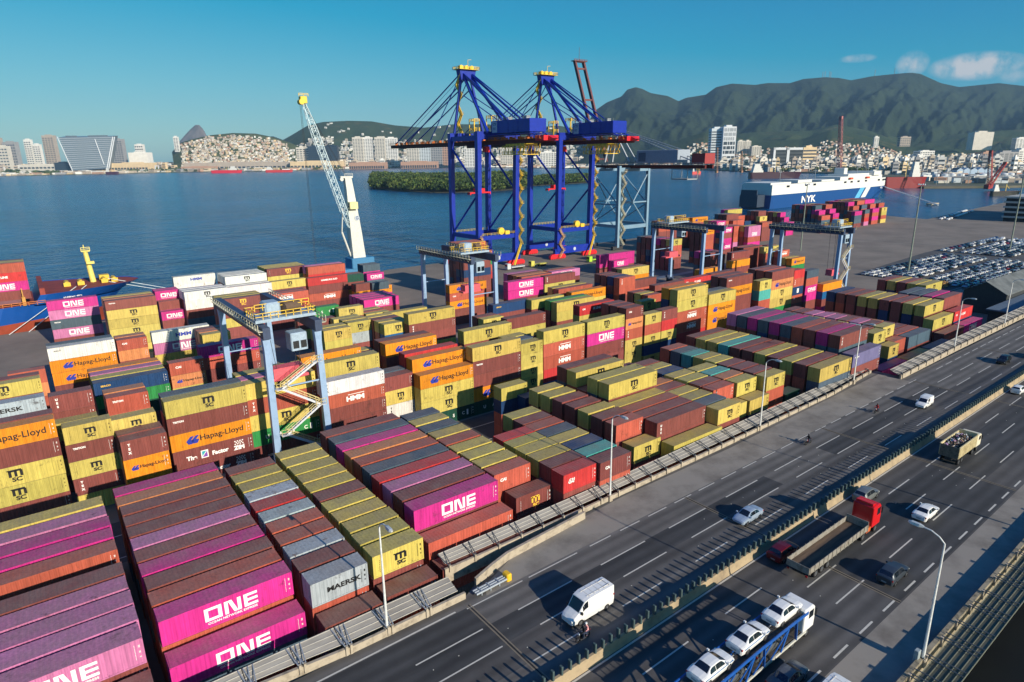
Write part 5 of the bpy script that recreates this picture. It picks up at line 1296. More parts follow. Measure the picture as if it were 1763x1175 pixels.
for k, (dx, lab) in enumerate(((7.5, 'white saloon car carried at the front of the transporter upper deck'), (1.9, 'white blue-striped saloon car at the middle of the transporter upper deck'), (-3.6, 'white blue-striped saloon car at the rear of the transporter upper deck'))):
    c = make_car('carried_car', lab, 'car', 'sedan', PW, STB if k else None); place(c, 44.9+dx-1.5, 25.9, 0, ZR+3.03+(.15 if k == 0 else .18)); c['group'] = 'saloons riding on the car transporter'
for k, dx in enumerate((-3.0, 3.0)):
    c = make_car('carried_car', 'grey saloon car carried on the %s of the transporter lower deck' % ('rear' if k == 0 else 'front'), 'car', 'sedan', PG); place(c, 44.9+dx, 25.9, 0, ZR+1.0); c['group'] = 'saloons riding on the car transporter'
# white minibus with a red stripe at the lower edge
t = make_car('rescue_van', 'white van with roof hatch and red stripes cut by the bottom edge', 'van', 'van', PW)
MB().box(-1.3, -.35, 2.6, -.5, .35, 2.68).build('roof_hatch', TRIM, t)
b = MB()
for s in (-1, 1): b.box(-2.8, s*.972-.008, 1.15, 2.2, s*.972+.008, 1.35, 0); b.box(-2.8, s*.972-.009, .75, 2.2, s*.972+.009, 1.1, 1)
b.build('side_stripe', [mat('stripe_red', (200, 50, 30), .4), mat('stripe_navy', (50, 60, 130), .4)], t)
place(t, 47.6, 18.9)

# ---- motorcycles and riders
SKIN = mat('skin', (170, 120, 92), .6)
def skin_figure(name, J, E, rad, m, parent=None):
    """one continuous body: joints J, edges E, radius per joint"""
    me = bpy.data.meshes.new(name); me.from_pydata(J, E, []); o = link(name, me, parent)
    md = o.modifiers.new('skin', 'SKIN'); sk = me.skin_vertices[0].data
    for i, r_ in enumerate(rad): sk[i].radius = (r_, r_)
    sk[0].use_root = True; md.use_smooth_shade = True; o.modifiers.new('sub', 'SUBSURF').levels = 1
    dg = bpy.context.evaluated_depsgraph_get(); m2 = bpy.data.meshes.new_from_object(o.evaluated_get(dg)); o.modifiers.clear(); o.data = m2; m2.materials.clear(); m2.materials.append(m)
    return o
def rider(name, label, x, z0, m_top, m_leg, helmet, back=0):
    """seated person facing +x; pelvis at (x, z0)"""
    t_ = thing(name, label, 'person')
    hx = x+.38 if not back else x+.22
    J = [(x,0,z0),(x+.06,0,z0+.28),(x+.13,0,z0+.5),(x+.15,0,z0+.6),(x+.17,0,z0+.7),(x+.18,0,z0+.8)]
    rad = [.15,.14,.15,.06,.09,.07]; E = [(0,1),(1,2),(2,3),(3,4),(4,5)]
    for s in (-1, 1):
        i = len(J); J += [(x+.13,s*.19,z0+.48),(x+.24,s*.27,z0+.25),(hx+.1,s*.26,z0+.2),(hx+.19,s*.26,z0+.2)]; rad += [.07,.052,.04,.035]; E += [(2,i),(i,i+1),(i+1,i+2),(i+2,i+3)]
        for q, (dx, dz) in enumerate(((.06, .01), (.065, -.005), (.06, -.02), (.05, -.035), (.0, -.045))):
            J.append((hx+.2+dx, s*(.235+.012*q), z0+.2+dz)); rad.append(.011); E.append((i+3, len(J)-1))
        i = len(J); J += [(x+.05,s*.13,z0-.03),(x+.42,s*.2,z0-.05),(x+.2,s*.19,z0-.42),(x+.34,s*.19,z0-.47)]; rad += [.1,.075,.05,.045]; E += [(0,i),(i,i+1),(i+1,i+2),(i+2,i+3)]
    body = skin_figure('body', J, E, rad, m_top, t_)
    lg = MB()
    for s in (-1, 1):
        lg.tube((x+.05,s*.13,z0-.03),(x+.43,s*.2,z0-.04),.115,.09,n=10); lg.tube((x+.43,s*.2,z0-.04),(x+.21,s*.19,z0-.40),.088,.062,n=10); lg.tube((x+.16,s*.19,z0-.45),(x+.38,s*.19,z0-.47),.06,.045,n=8)
    lg.build('trousers', m_leg, t_, smooth=True)
    h = MB(); rings = []
    for a in range(0, 9):
        th = PI*a/8; rr = .135*math.sin(th)+.001; rings.append([(x+.19+rr*1.12*math.cos(2*PI*i/12), rr*math.sin(2*PI*i/12), z0+.79+.14*math.cos(th)) for i in range(12)])
    h.loft(rings); h.build('helmet', helmet, t_, smooth=True)
    MB().box(x+.3, -.08, z0+.74, x+.335, .08, z0+.83).build('visor', GL, t_)
    return t_
def motorbike(label, paint):
    t_ = thing('motorcycle', label, 'motorcycle')
    for x in (-.62, .66):
        w = MB(); rings = []
        for yy, rr in ((-.05, .24), (-.055, .29), (0, .31), (.055, .29), (.05, .24)): rings.append([(x+rr*math.cos(2*PI*i/18), yy, .31+rr*math.sin(2*PI*i/18)) for i in range(18)])
        w.loft(rings, caps=False); o = w.build('wheel', BLKP, t_)
        m = MB(); m.tube((x, -.05, .31), (x, .05, .31), .06, n=8)
        for k in range(6): a = PI*k/3; m.bar((x, 0, .31), (x+.25*math.cos(a), 0, .31+.25*math.sin(a)), .02, .02)
        m.build('rim', RIM, o)
    b = MB(); b.loft([[(x, y*w, z+h*q) for y, q in ((-1, 0), (-1, .6), (-.5, 1), (.5, 1), (1, .6), (1, 0))] for x, w, z, h in ((-.1, .1, .62, .2), (.1, .15, .6, .3), (.3, .13, .6, .3), (.42, .06, .62, .2))]); b.build('tank', paint, t_)
    b = MB(); b.loft([[(x, y*w, z+h*q) for y, q in ((-1, 0), (-1, .7), (0, 1), (1, .7), (1, 0))] for x, w, z, h in ((-.85, .08, .8, .06), (-.5, .13, .74, .1), (-.05, .11, .7, .1))]); b.build('seat', TRIM, t_)
    b = MB(); b.tube((.66, 0, .31), (.42, 0, .95), .03, n=6); b.tube((-.62, 0, .31), (-.05, 0, .4), .03, n=6); b.bar((-.3, 0, .62), (.4, 0, .85), .07, .07); b.cbox(-.15, -.14, .28, .3, .14, .6, .04); b.tube((-.75, -.13, .35), (.1, -.13, .3), .045, n=8); b.build('frame', CHS, t_)
    b = MB(); b.tube((.36, -.36, 1.0), (.44, 0, .97), .018, n=6); b.tube((.36, .36, 1.0), (.44, 0, .97), .018, n=6); b.build('handlebar', CHS, t_)
    MB().tube((.5, 0, .86), (.58, 0, .86), .09, n=12).build('headlight', HLM, t_); MB().box(-.92, -.06, .74, -.86, .06, .82).build('tail_light', TLM, t_)
    return t_
JK = mat('jacket_black', (26, 28, 34), .8); JR = mat('jacket_red', (150, 40, 40), .8); JP = mat('shirt_pink', (226, 160, 160), .8); JN = mat('jeans', (44, 54, 78), .8); HK = mat('helmet_black', (20, 20, 22), .3); HW = mat('helmet_white', (200, 200, 200), .3)
for x, y, cl, mt, hm, lab, rl in ((95.2, 46.9, PR, JK, HK, 'small motorcycle by the left edge line with long shadow', 'person in dark jacket riding the motorcycle nearest the parapet shoulder'),
                              (117.2, 45.9, PR, JR, HK, 'small red motorcycle farther up the road behind the panel van', 'person in red jacket riding the motorcycle farthest up the road'),
                              (36.6, 38.0, PK, JK, HK, 'black motorcycle carrying two people close beside the white van', 'person in black riding in front on the motorcycle beside the van')):
    place(motorbike(lab, cl), x, y, PI); place(rider('person', rl, -.18, .86, mt, JN, hm), x, y, PI)
place(rider('person', 'person in pale pink shirt riding pillion on the motorcycle beside the van', -.58, .88, JP, JN, HW, 1), 36.6, 38.0, PI)

# ---- street lamps
LP = mat('lamp_pole_white', (214, 216, 212), .5, .1, scale=4)
def lamp(label, x, y, toward, hgt=12.0, arm=2.4, rz=0):
    t_ = thing('street_lamp', label, 'street lamp', (x, y, ZR+.6), rz, 'street lamps along the expressway')
    MB().cbox(-.3, -.3, -.6, .3, .3, .25, .05).build('plinth', conc, t_)
    b = MB(); b.tube((0, 0, .2), (0, 0, hgt), .14, .075, n=10); 
    pts = [(0, 0, hgt), (0, toward*.25*arm, hgt+.45), (0, toward*.6*arm, hgt+.75), (0, toward*arm, hgt+.8)]
    for a, c_ in zip(pts, pts[1:]): b.tube(a, c_, .06, n=8)
    b.build('pole', LP, t_)
    h = MB(); h.loft([[(-w, toward*yy, z0), (w, toward*yy, z0), (w*.7, toward*yy, z1), (-w*.7, toward*yy, z1)] for yy, w, z0, z1 in ((arm-.15, .08, hgt+.74, hgt+.88), (arm+.2, .2, hgt+.7, hgt+.95), (arm+.85, .22, hgt+.72, hgt+.95), (arm+1.1, .1, hgt+.76, hgt+.88))]); h.build('lamp_head', mat('lamp_head', (190, 196, 196), .4, .2), t_)
    return t_
LB = [(22.0, 50.25, 'white street lamp nearest the camera at the left parapet'), (57.6, 54.9, 'second white street lamp along the left parapet'), (94.3, 55.7, 'third white street lamp along the left parapet'), (129.3, 57.0, 'fourth white street lamp along the left parapet, before the step in it'), (170.0, 53.4, 'fifth white street lamp along the left parapet, past the step in it'), (205, 53.9, 'sixth white street lamp along the left parapet'), (241, 54.5, 'farthest white street lamp along the left parapet')]
for x, y, lab in LB: lamp(lab, x, y, -1, 11.4, 1.6)
t = lamp('tall white curved street lamp on the right edge of the road', 58.6, ry(16.3, 58.6), 1, 12.0, 1.9)
MB().cbox(-.75, .15, .0, -.2, .55, 1.1, .04).build('switch_box', mat('box_grey', (150, 160, 160), .5), t)
lamp('street lamp farther up the right edge beyond the picture', 92.6, ry(16.3, 92.6), 1, 12.0, 1.9)
# ------------------------------------------------------------------ cranes
CB = mat('crane_blue', (16, 44, 150), .4, var=.15, scale=.6); CY = mat('crane_yellow', (230, 190, 60), .5, var=.12); CRd = mat('crane_red', (214, 30, 40), .5, var=.1); CO = mat('crane_orange', (206, 110, 40), .6); CDk = mat('boom_maroon', (92, 24, 20), .6)
SW = mat('sign_pale', (176, 186, 196), .6); GRY = mat('machinery_grey', (140, 146, 148), .6)
def rail_line(b, pts, h=1.1, step=2.0, w=.08, mi=0):
    for a, c in zip(pts, pts[1:]):
        a = np.array(a, float); c = np.array(c, float); L = np.linalg.norm(c-a); n = max(1, int(L/step))
        for z in (.55, h): b.bar(a+[0, 0, z], c+[0, 0, z], w, w, mi)
        for i in range(n+1): p = a+(c-a)*i/n; b.bar(p, p+[0, 0, h], w, w, mi)
def zigzag_stair(b, x, y, z0, z1, w=3.2, rise=3.6, along='y', mi=0, t=.35):
    """flights going up beside a leg; a solid stringer pair with landings"""
    z = z0; s = 1; k = 0
    while z < z1-.5:
        zn = min(z+rise, z1)
        for off in (-.45, .45):
            a = (x+off, y-s*w/2, z) if along == 'y' else (x-s*w/2, y+off, z); c = (x+off, y+s*w/2, zn) if along == 'y' else (x+s*w/2, y+off, zn)
            b.bar(a, c, t*.5, t, mi); b.bar((a[0], a[1], a[2]+1.0), (c[0], c[1], c[2]+1.0), .1, .1, mi)
        q = (x, y+s*w/2) if along == 'y' else (x+s*w/2, y)
        b.box(q[0]-.8, q[1]-.8, zn-.12, q[0]+.8, q[1]+.8, zn, mi); rail_line(b, [(q[0]-.8, q[1]-.8, zn), (q[0]+.8, q[1]-.8, zn), (q[0]+.8, q[1]+.8, zn)], mi=mi, step=1.6)
        z = zn; s = -s; k += 1
def sts_crane(label, xa, xb, yl, yw, zb, za, ytip, yback, ya, blue=CB, stair=CY, deckm=CO):
    """ship-to-shore crane: legs at xa/xb, landside yl, waterside yw, boom girder at zb, apex za"""
    t = thing('harbour_crane', label, 'harbour crane', ((xa+xb)/2, (yl+yw)/2, 0), 0, 'ship-to-shore cranes on the quay')
    ox, oy = (xa+xb)/2, (yl+yw)/2; 
    def o_(p): return (p[0]-ox, p[1]-oy, p[2])
    xm = 0; A, Bx = xa-ox, xb-ox; YL, YW = yl-oy, yw-oy; YT, YB_, YA = ytip-oy, yback-oy, ya-oy
    tp = 1.0
    for (x, y, xt) in ((A, YL, A+tp), (Bx, YL, Bx-tp+2.2), (A, YW, A+tp), (Bx, YW, Bx+.8)):
        lb = MB(); lb.loft([[(x+sx*1.0*w, y+sy*1.1*w, z) for sx, sy in ((-1,-1),(1,-1),(1,1),(-1,1))] if 1 else 0 for (x, z, w) in ((x, 4.2, 1.25), (x, 13, 1.05), (xt, zb-1.5, 1.1), (xt, zb+4.2, 1.15))])
        lb.build('leg', blue, t)
    for y in (YL, YW):
        s = MB(); s.loft([[(x, y+sy*.9, z) for sy, z in ((-1, 2.6), (1, 2.6), (1, z1), (-1, z1))] for x, z1 in ((A-2.2, 5.0), (A+2, 6.2), (Bx-2, 6.2), (Bx+2.2, 5.0))]); o = s.build('sill_beam', blue, t)
        d = MB(); d.tube((0, y-.95, 4.4), (0, y-.9, 4.4), .9, n=16); d.build('round_plate', SW, o)
        for x in (A, Bx):
            bg_ = MB()
            bg_.loft([[(x+dx, y+sy*.8, z) for sy, z in ((-1, .5), (1, .5), (1, h), (-1, h))] for dx, h in ((-5.2, 1.4), (-4.4, 2.3), (-1, 3.0), (1, 3.0), (4.4, 2.3), (5.2, 1.4))])
            for q in range(8): bg_.tube((x-4.6+q*1.3, y-.6, .5), (x-4.6+q*1.3, y+.6, .5), .5, n=10)
            bg_.build('bogie', CRd, t)
        # portal beam + braces across x
        pbm = MB(); pbm.bar((A, y, 14.5), (Bx, y, 14.5), 1.4, 2.0); pbm.bar((A+tp, y, zb+2.6), (Bx, y, zb+2.6), 1.8, 3.4)
        pbm.build('portal_beam', blue, t)
    for x, xt in ((A, A+tp), (Bx, Bx+.3)):
        br = MB(); br.bar((x, YL, 15), (x, YW, 15), 1.2, 2.0); ym = YL+1.2; zm = zb*.55
        br.tube((x, YW-1, 16), (xt, YL+1, zm+3), .5, n=8); br.tube((xt, YL+1, zm+5), (xt, YW-1, zb-3), .5, n=8); br.bar((xt, YL, zb+1.5), (xt, YW, zb+1.5), 1.4, 2.2)
        br.build('side_brace', blue, t)
    # reels and platform on the portal beam
    pl = MB(); rail_line(pl, [(A, YL-1, 15.6), (Bx, YL-1, 15.6)], mi=0); pl.tube((xm+2, YL-.8, 17.2), (xm+2, YL+.8, 17.2), 1.7, n=14); pl.box(xm+4, YL-1.2, 15.5, xm+6.5, YL+1.2, 17.2); rail_line(pl, [(A, YW-1, 15.6), (Bx, YW-1, 15.6)])
    pl.build('cable_reel', stair, t)
    # boom girder (twin) with walkway
    for s in (-1, 1):
        g = MB(); g.box(xm+s*3.2-.6, YB_, zb-1.4, xm+s*3.2+.6, YT, zb+.4); g.build('boom_girder', CDk, t)
        g = MB(); g.box(xm+s*4.5-.5, YB_-1, zb+.2, xm+s*4.5+.5, YT, zb+.35); rail_line(g, [(xm+s*5.0, YB_-1, zb+.35), (xm+s*5.0, YT, zb+.35)], step=2.4, w=.12)
        for k in range(int((YT-YB_)/6)): y = YB_+3+k*6; g.box(xm+s*3.2-.7, y-.25, zb+.4, xm+s*3.2+.7, y+.25, zb+1.5)
        g.build('walkway', deckm, t)
    cr_ = MB()
    for y in (YT-.5, YB_+.5, YL, YW, (YT+YW)/2): cr_.box(xm-3.2, y-.6, zb-1.2, xm+3.2, y+.6, zb+.2)
    cr_.build('cross_beam', CDk, t)
    # machine house with white sign
    mh = MB(); mh.cbox(xm-4.6, YL-31, zb+3.2, xm+4.6, YL-3, zb+8.6, .15); mh.box(xm-5.4, YL-32, zb+2.4, xm+5.4, YL-2, zb+2.7)
    for k in range(3): mh.box(xm-4.7, YL-9-k*7, zb+3.3, xm-4.58, YL-8.8-k*7, zb+8.4); 
    mho = mh.build('machine_house', blue, t)
    rf = MB(); rf.cbox(xm-3.4, YL-14, zb+8.6, xm-.5, YL-10.5, zb+9.9, .1); rf.cbox(xm+.8, YL-22, zb+8.6, xm+3.2, YL-19, zb+10.2, .1); rail_line(rf, [(xm-4.6, YL-31, zb+8.6), (xm-4.6, YL-3, zb+8.6), (xm+4.6, YL-3, zb+8.6)], w=.1); rf.build('roof_units', GRY, mho)
    sg = MB(); sg.box(xm-3.2, YL-3.0, zb+3.6, xm+3.2, YL-2.85, zb+8.3); sg.box(xm-4.72, YL-7.6, zb+3.6, xm-4.6, YL-4.0, zb+8.2); so = sg.build('sign', SW, mho)
    lt = MB(); put_text(lt, 'ICTSI', 1.5, (xm-4.74, YL-5.8, zb+7.1), (0, -1, 0), (0, 0, 1), bold=.05, sx=.75); put_text(lt, 'RIO', 1.5, (xm-4.74, YL-5.8, zb+5.2), (0, -1, 0), (0, 0, 1), bold=.03, sx=.8); lt.build('lettering', mat('letter_navy', (70, 90, 130), .6), so)
    # end gear and trolley
    eg = MB(); eg.box(xm-4, YB_-2.5, zb-.6, xm+4, YB_+3, zb+1.4); eg.prism([(YB_-5.5, zb+.2), (YB_-2.5, zb+1.4), (YB_-2.5, zb-.8)], xm-1.6, xm+1.6, 'x'); eg.build('end_frame', CRd, t)
    tr = MB(); tr.box(xm-3.8, YL-26, zb-2.2, xm+3.8, YL-13, zb-1.5)
    for k in range(6):
        y = YL-27+k*2.6; tr.bar((xm-4.4, y, zb-1.5), (xm-4.4, y+1.3, zb-6.0), .25, .25); tr.bar((xm+4.4, y, zb-1.5), (xm+4.4, y+1.3, zb-5.2), .25, .25)
    for z in (-3.5, -5.8): rail_line(tr, [(xm-4.4, YL-27, zb+z), (xm-4.4, YL-11, zb+z)], w=.2); rail_line(tr, [(xm+4.4, YL-27, zb+z), (xm+4.4, YL-11, zb+z)], w=.2)
    tr.box(xm-4.6, YL-26, zb-6.2, xm+4.6, YL-11, zb-5.9); tr.build('service_platform', CY if stair is CY else GRY, t)
    # spreader hanging
    sp = MB(); zs = zb*.60; sp.box(xm-6.1, YW-9.5, zs-.5, xm+6.1, YW-7.2, zs+.1); sp.box(xm-2.5, YW-9.8, zs+.1, xm+2.5, YW-6.9, zs+1.8)
    for sx in (-5.8, 5.8):
        for yy in (-9.4, -7.4): sp.box(xm+sx-.3, YW+yy-.2, zs-1.1, xm+sx+.3, YW+yy+.2, zs)
    for sx in (-2, 2):
        for yy in (-9.2, -7.4): sp.bar((xm+sx, YW+yy, zs+1.8), (xm+sx*.8, YW+yy, zb-1.4), .08, .08, 1)
    sp.build('spreader', [CRd, CHS], t)
    cab_ = MB(); cab_.cbox(xm+2.0, YW-12, zb-4.6, xm+4.4, YW-9.2, zb-2.0, .15); co = cab_.build('operator_cabin', CRd if stair is CY else GRY, t); MB().box(xm+2.1, YW-9.22, zb-4.3, xm+4.3, YW-9.12, zb-2.8).build('cabin_window', GL, co)
    # A-frame
    af = MB()
    for s in (-1, 1):
        af.bar((xm+s*8.5, YA-1, zb+4), (xm+s*2.2, YA+.5, za-2), .9, 1.0)
    af.build('mast', blue, t)
    af = MB()
    for s in (-1, 1): af.bar((xm+s*6.5, YL-3, zb+4), (xm+s*2.2, YA-1.0, za-3), 1.1, 1.1); af.bar((xm+s*4.2, YL-16, zb+8), (xm+s*2.2, YA-1.2, za-2.5), .8, .8)
    af.build('back_leg', blue, t)
    hd = MB(); hd.prism([(-3.8, za-5), (3.8, za-5), (4.6, za-.4), (-4.6, za-.4)], YA-1.6, YA+1.6, 'y'); ho = hd.build('mast_head', blue, t)
    hp = MB(); hp.box(-5.6, YA-3.2, za-.4, 5.6, YA+3.2, za-.2); rail_line(hp, [(-5.6, YA-3.2, za-.2), (5.6, YA-3.2, za-.2), (5.6, YA+3.2, za-.2), (-5.6, YA+3.2, za-.2), (-5.6, YA-3.2, za-.2)], w=.16)
    for x in (-3, 0, 3): hp.tube((x, YA-.8, za+.7), (x, YA+.8, za+.7), 1.0, n=12)
    hp.bar((1.2, YA, za), (1.2, YA, za+4.2), .12, .12); hp.bar((1.2, YA, za+4.2), (3.2, YA, za+4.4), .12, .12); hp.build('head_platform', stair, ho)
    # stays
    st_ = MB()
    for s in (-1, 1):
        st_.bar((s*2.6, YA+1.2, za-2), (s*3.4, YT-6, zb+1.2), .42, .42); st_.bar((s*2.6, YA+1.2, za-9), (s*3.4, YT-16, zb+1.2), .42, .42) ; st_.bar((s*2.6, YA+1, za-3), (s*3.4, (YT+YW)/2-6, zb+1.2), .3, .3); st_.bar((s*2.6, YA+1, za-26), (s*3.4, YW+14, zb+1.2), .3, .3)
        st_.bar((s*2.6, YA-1.2, za-2), (s*3.4, YB_+3, zb+1.2), .42, .42); st_.bar((s*2.6, YA-1.2, za-12), (s*3.4, YL-21, zb+2.5), .32, .32)
        st_.bar((s*1.2, YA+1.5, za-3), (s*2.0, YT-8, zb+1.2), .12, .12)
    st_.build('stays', blue, t)
    # hoist frames on the deck
    hf = MB()
    for (x0, x1, y0, y1, h) in ((-3, 0, YW-10, YW-6, 7.5), (0, 3, YL+3, YL+7, 8.5)):
        for z in (0, h*.45, h): rail_line(hf, [(x0, y0, zb+2+z), (x1, y0, zb+2+z), (x1, y1, zb+2+z), (x0, y1, zb+2+z), (x0, y0, zb+2+z)], w=.18); hf.box(x0, y0, zb+1.9+z, x1, y1, zb+2+z)
        for x in (x0, x1):
            for y in (y0, y1): hf.bar((x, y, zb+1), (x, y, zb+2+h+1), .3, .3)
    hf.build('hoist_frame', stair, t)
    s = MB(); zigzag_stair(s, Bx+2.6, YL-.5, 10, zb-2, rise=3.3, t=.5); zz = 10; s.bar((Bx+2.2, YL-1.5, 10), (Bx-4, YL-4.2, .6), .9, .5); s.bar((Bx+2.2, YL-1.5, 11.2), (Bx-4, YL-4.2, 1.8), .12, .12); s.build('stair_tower', stair, t)
    s = MB(); zigzag_stair(s, -3.5, YA+1.5, zb+4, za-3, rise=4.5, w=3.4, t=.7); s.build('mast_stair', stair, t)
    s = MB(); zigzag_stair(s, A+1, YL-2.2, 1, 15, rise=3.5, along='x', w=2.6); s.build('lower_stair', mat('stair_tan', (190, 150, 90), .6), t)
    return t
sts_crane('left blue and yellow quay crane, boom out over the water', 172.5, 194.3, 254, 277, 58.5, 92, 352, 217, 277)
sts_crane('right blue and yellow quay crane, next to the grey one', 221.7, 244.3, 254, 277, 58.5, 92.5, 348, 217, 277)
# grey crane with raised pink-grey boom
CG = mat('crane_pale_blue', (120, 150, 170), .5); CSt = mat('stair_cream', (190, 184, 160), .6); CPk = mat('boom_pinkgrey', (120, 72, 70), .6, rgb2=(92, 60, 62))
t = thing('harbour_crane', 'old pale grey-blue quay crane with its lattice boom raised, right of the blue pair', 'harbour crane', (0, 0, 0), 0, 'ship-to-shore cranes on the quay')
xa, xb, yl, yw, zb = 268.0, 291.5, 256, 276, 44.0
for x, y in ((xa, yl), (xb, yl), (xa, yw), (xb, yw)):
    MB().bar((x, y, 1.5), (x, y, zb+2), 1.6, 1.9).build('leg', CG, t)
    b = MB(); b.box(x-4, y-.8, .4, x+4, y+.8, 2.2); b.build('bogie', mat('bogie_dark', (50, 50, 54), .7), t)
for y in (yl, yw):
    b = MB(); b.bar((xa, y, 12.5), (xb, y, 12.5), 1.4, 2); b.bar((xa, y, zb), (xb, y, zb), 1.4, 2); b.bar((xa, y, 26), (xb, y, 26), .7, .7); b.tube((xa, y, 13), (xa+(xb-xa)*.5, y, 26), .35, n=6); b.tube((xb, y, 13), (xa+(xb-xa)*.5, y, 26), .35, n=6); b.tube((xa+(xb-xa)*.5, y, 26), (xb, y, zb-2), .35, n=6); b.tube((xa+(xb-xa)*.5, y, 26), (xa, y, zb-2), .35, n=6); b.build('portal_beam', CG, t)
for x in (xa, xb):
    b = MB(); b.bar((x, yl, 13), (x, yw, 13), 1.1, 1.6); b.bar((x, yl, 25), (x, yw, 25), .7, .7); b.tube((x, yw, 14), (x, yl, 25), .35, n=6); b.tube((x, yl, 25), (x, yw, zb-2), .35, n=6); b.build('side_brace', CG, t)
xm = (xa+xb)/2
for s in (-1, 1): MB().box(xm+s*3-.6, 206, zb+.6, xm+s*3+.6, 285, zb+2.4).build('boom_girder', CDk, t)
b = MB(); rail_line(b, [(xm-5, 206, zb+2.4), (xm-5, 285, zb+2.4)], w=.14); rail_line(b, [(xm+5, 206, zb+2.4), (xm+5, 285, zb+2.4)], w=.14); b.box(xm-5, 206, zb+2.3, xm-3.5, 285, zb+2.4); b.build('walkway', GRY, t)
mh = MB().cbox(xm-5, 222, zb+3.4, xm+5, 250, zb+10, .2).build('machine_house', mat('house_grey', (150, 160, 172), .5), t)
MB().box(xm-5.12, 243.5, zb+4.2, xm-5, 248.5, zb+8.8).build('sign', mat('sign_slate', (96, 104, 118), .6), mh)
b = MB()
for s in (-1, 1): b.bar((xm+s*3, 276, zb+4), (xm+s*2, 272, 66), .9, .9); b.bar((xm+s*3, 257, zb+4), (xm+s*2, 271, 66), .7, .7); b.bar((xm+s*2, 270, 66), (xm+s*3, 210, zb+3), .45, .45); b.bar((xm+s*2, 270, 66), (xm+s*3, 222, zb+9), .35, .35)
b.box(xm-4, 268, 65.5, xm+4, 276, 66.5); rail_line(b, [(xm-4, 268, 66.5), (xm+4, 268, 66.5), (xm+4, 276, 66.5)], w=.2); b.build('mast', mat('mast_pale', (166, 172, 176), .5), t)
b = MB(); p0 = np.array((xm, 281, zb+4.0)); p1 = np.array((xm-2, 300, 104.5))
for s in (-1, 1): b.bar(p0+[s*3.4, 0, 0], p1+[s*3.4, 0, 0], 1.3, 1.6)
for f in (.03, .3, .62, .93, 1.0): q = p0+(p1-p0)*f; b.bar(q-[3.6, 0, 0], q+[3.6, 0, 0], .9, 1.0)
b.box(p1[0]-5, p1[1]-1.5, p1[2], p1[0]+5, p1[1]+1.5, p1[2]+.4); rail_line(b, [(p1[0]-5, p1[1]-1.5, p1[2]), (p1[0]+5, p1[1]-1.5, p1[2])], w=.2); b.bar(p1, p1+[1, 1, 8], .15, .15)
b.build('raised_boom', CPk, t)
b = MB(); zigzag_stair(b, xa+1.8, yl-1.6, 3, zb-1, rise=4.2, w=3.2, t=.9); b.build('stair_tower', CSt, t)
b = MB(); b.box(xm-4, 206, zb+3, xm+4, 214, zb+8); b.build('back_hoist', mat('hoist_red', (150, 60, 60), .6), t)
b = MB(); b.box(xm-4, 216, zb-5, xm+4, 226, zb-4.4)
for x in (-4, 4):
    for y in (216, 226): b.bar((xm+x, y, zb-4.6), (xm+x, y, zb+.6), .25, .25)
b.build('trolley_platform', GRY, t)

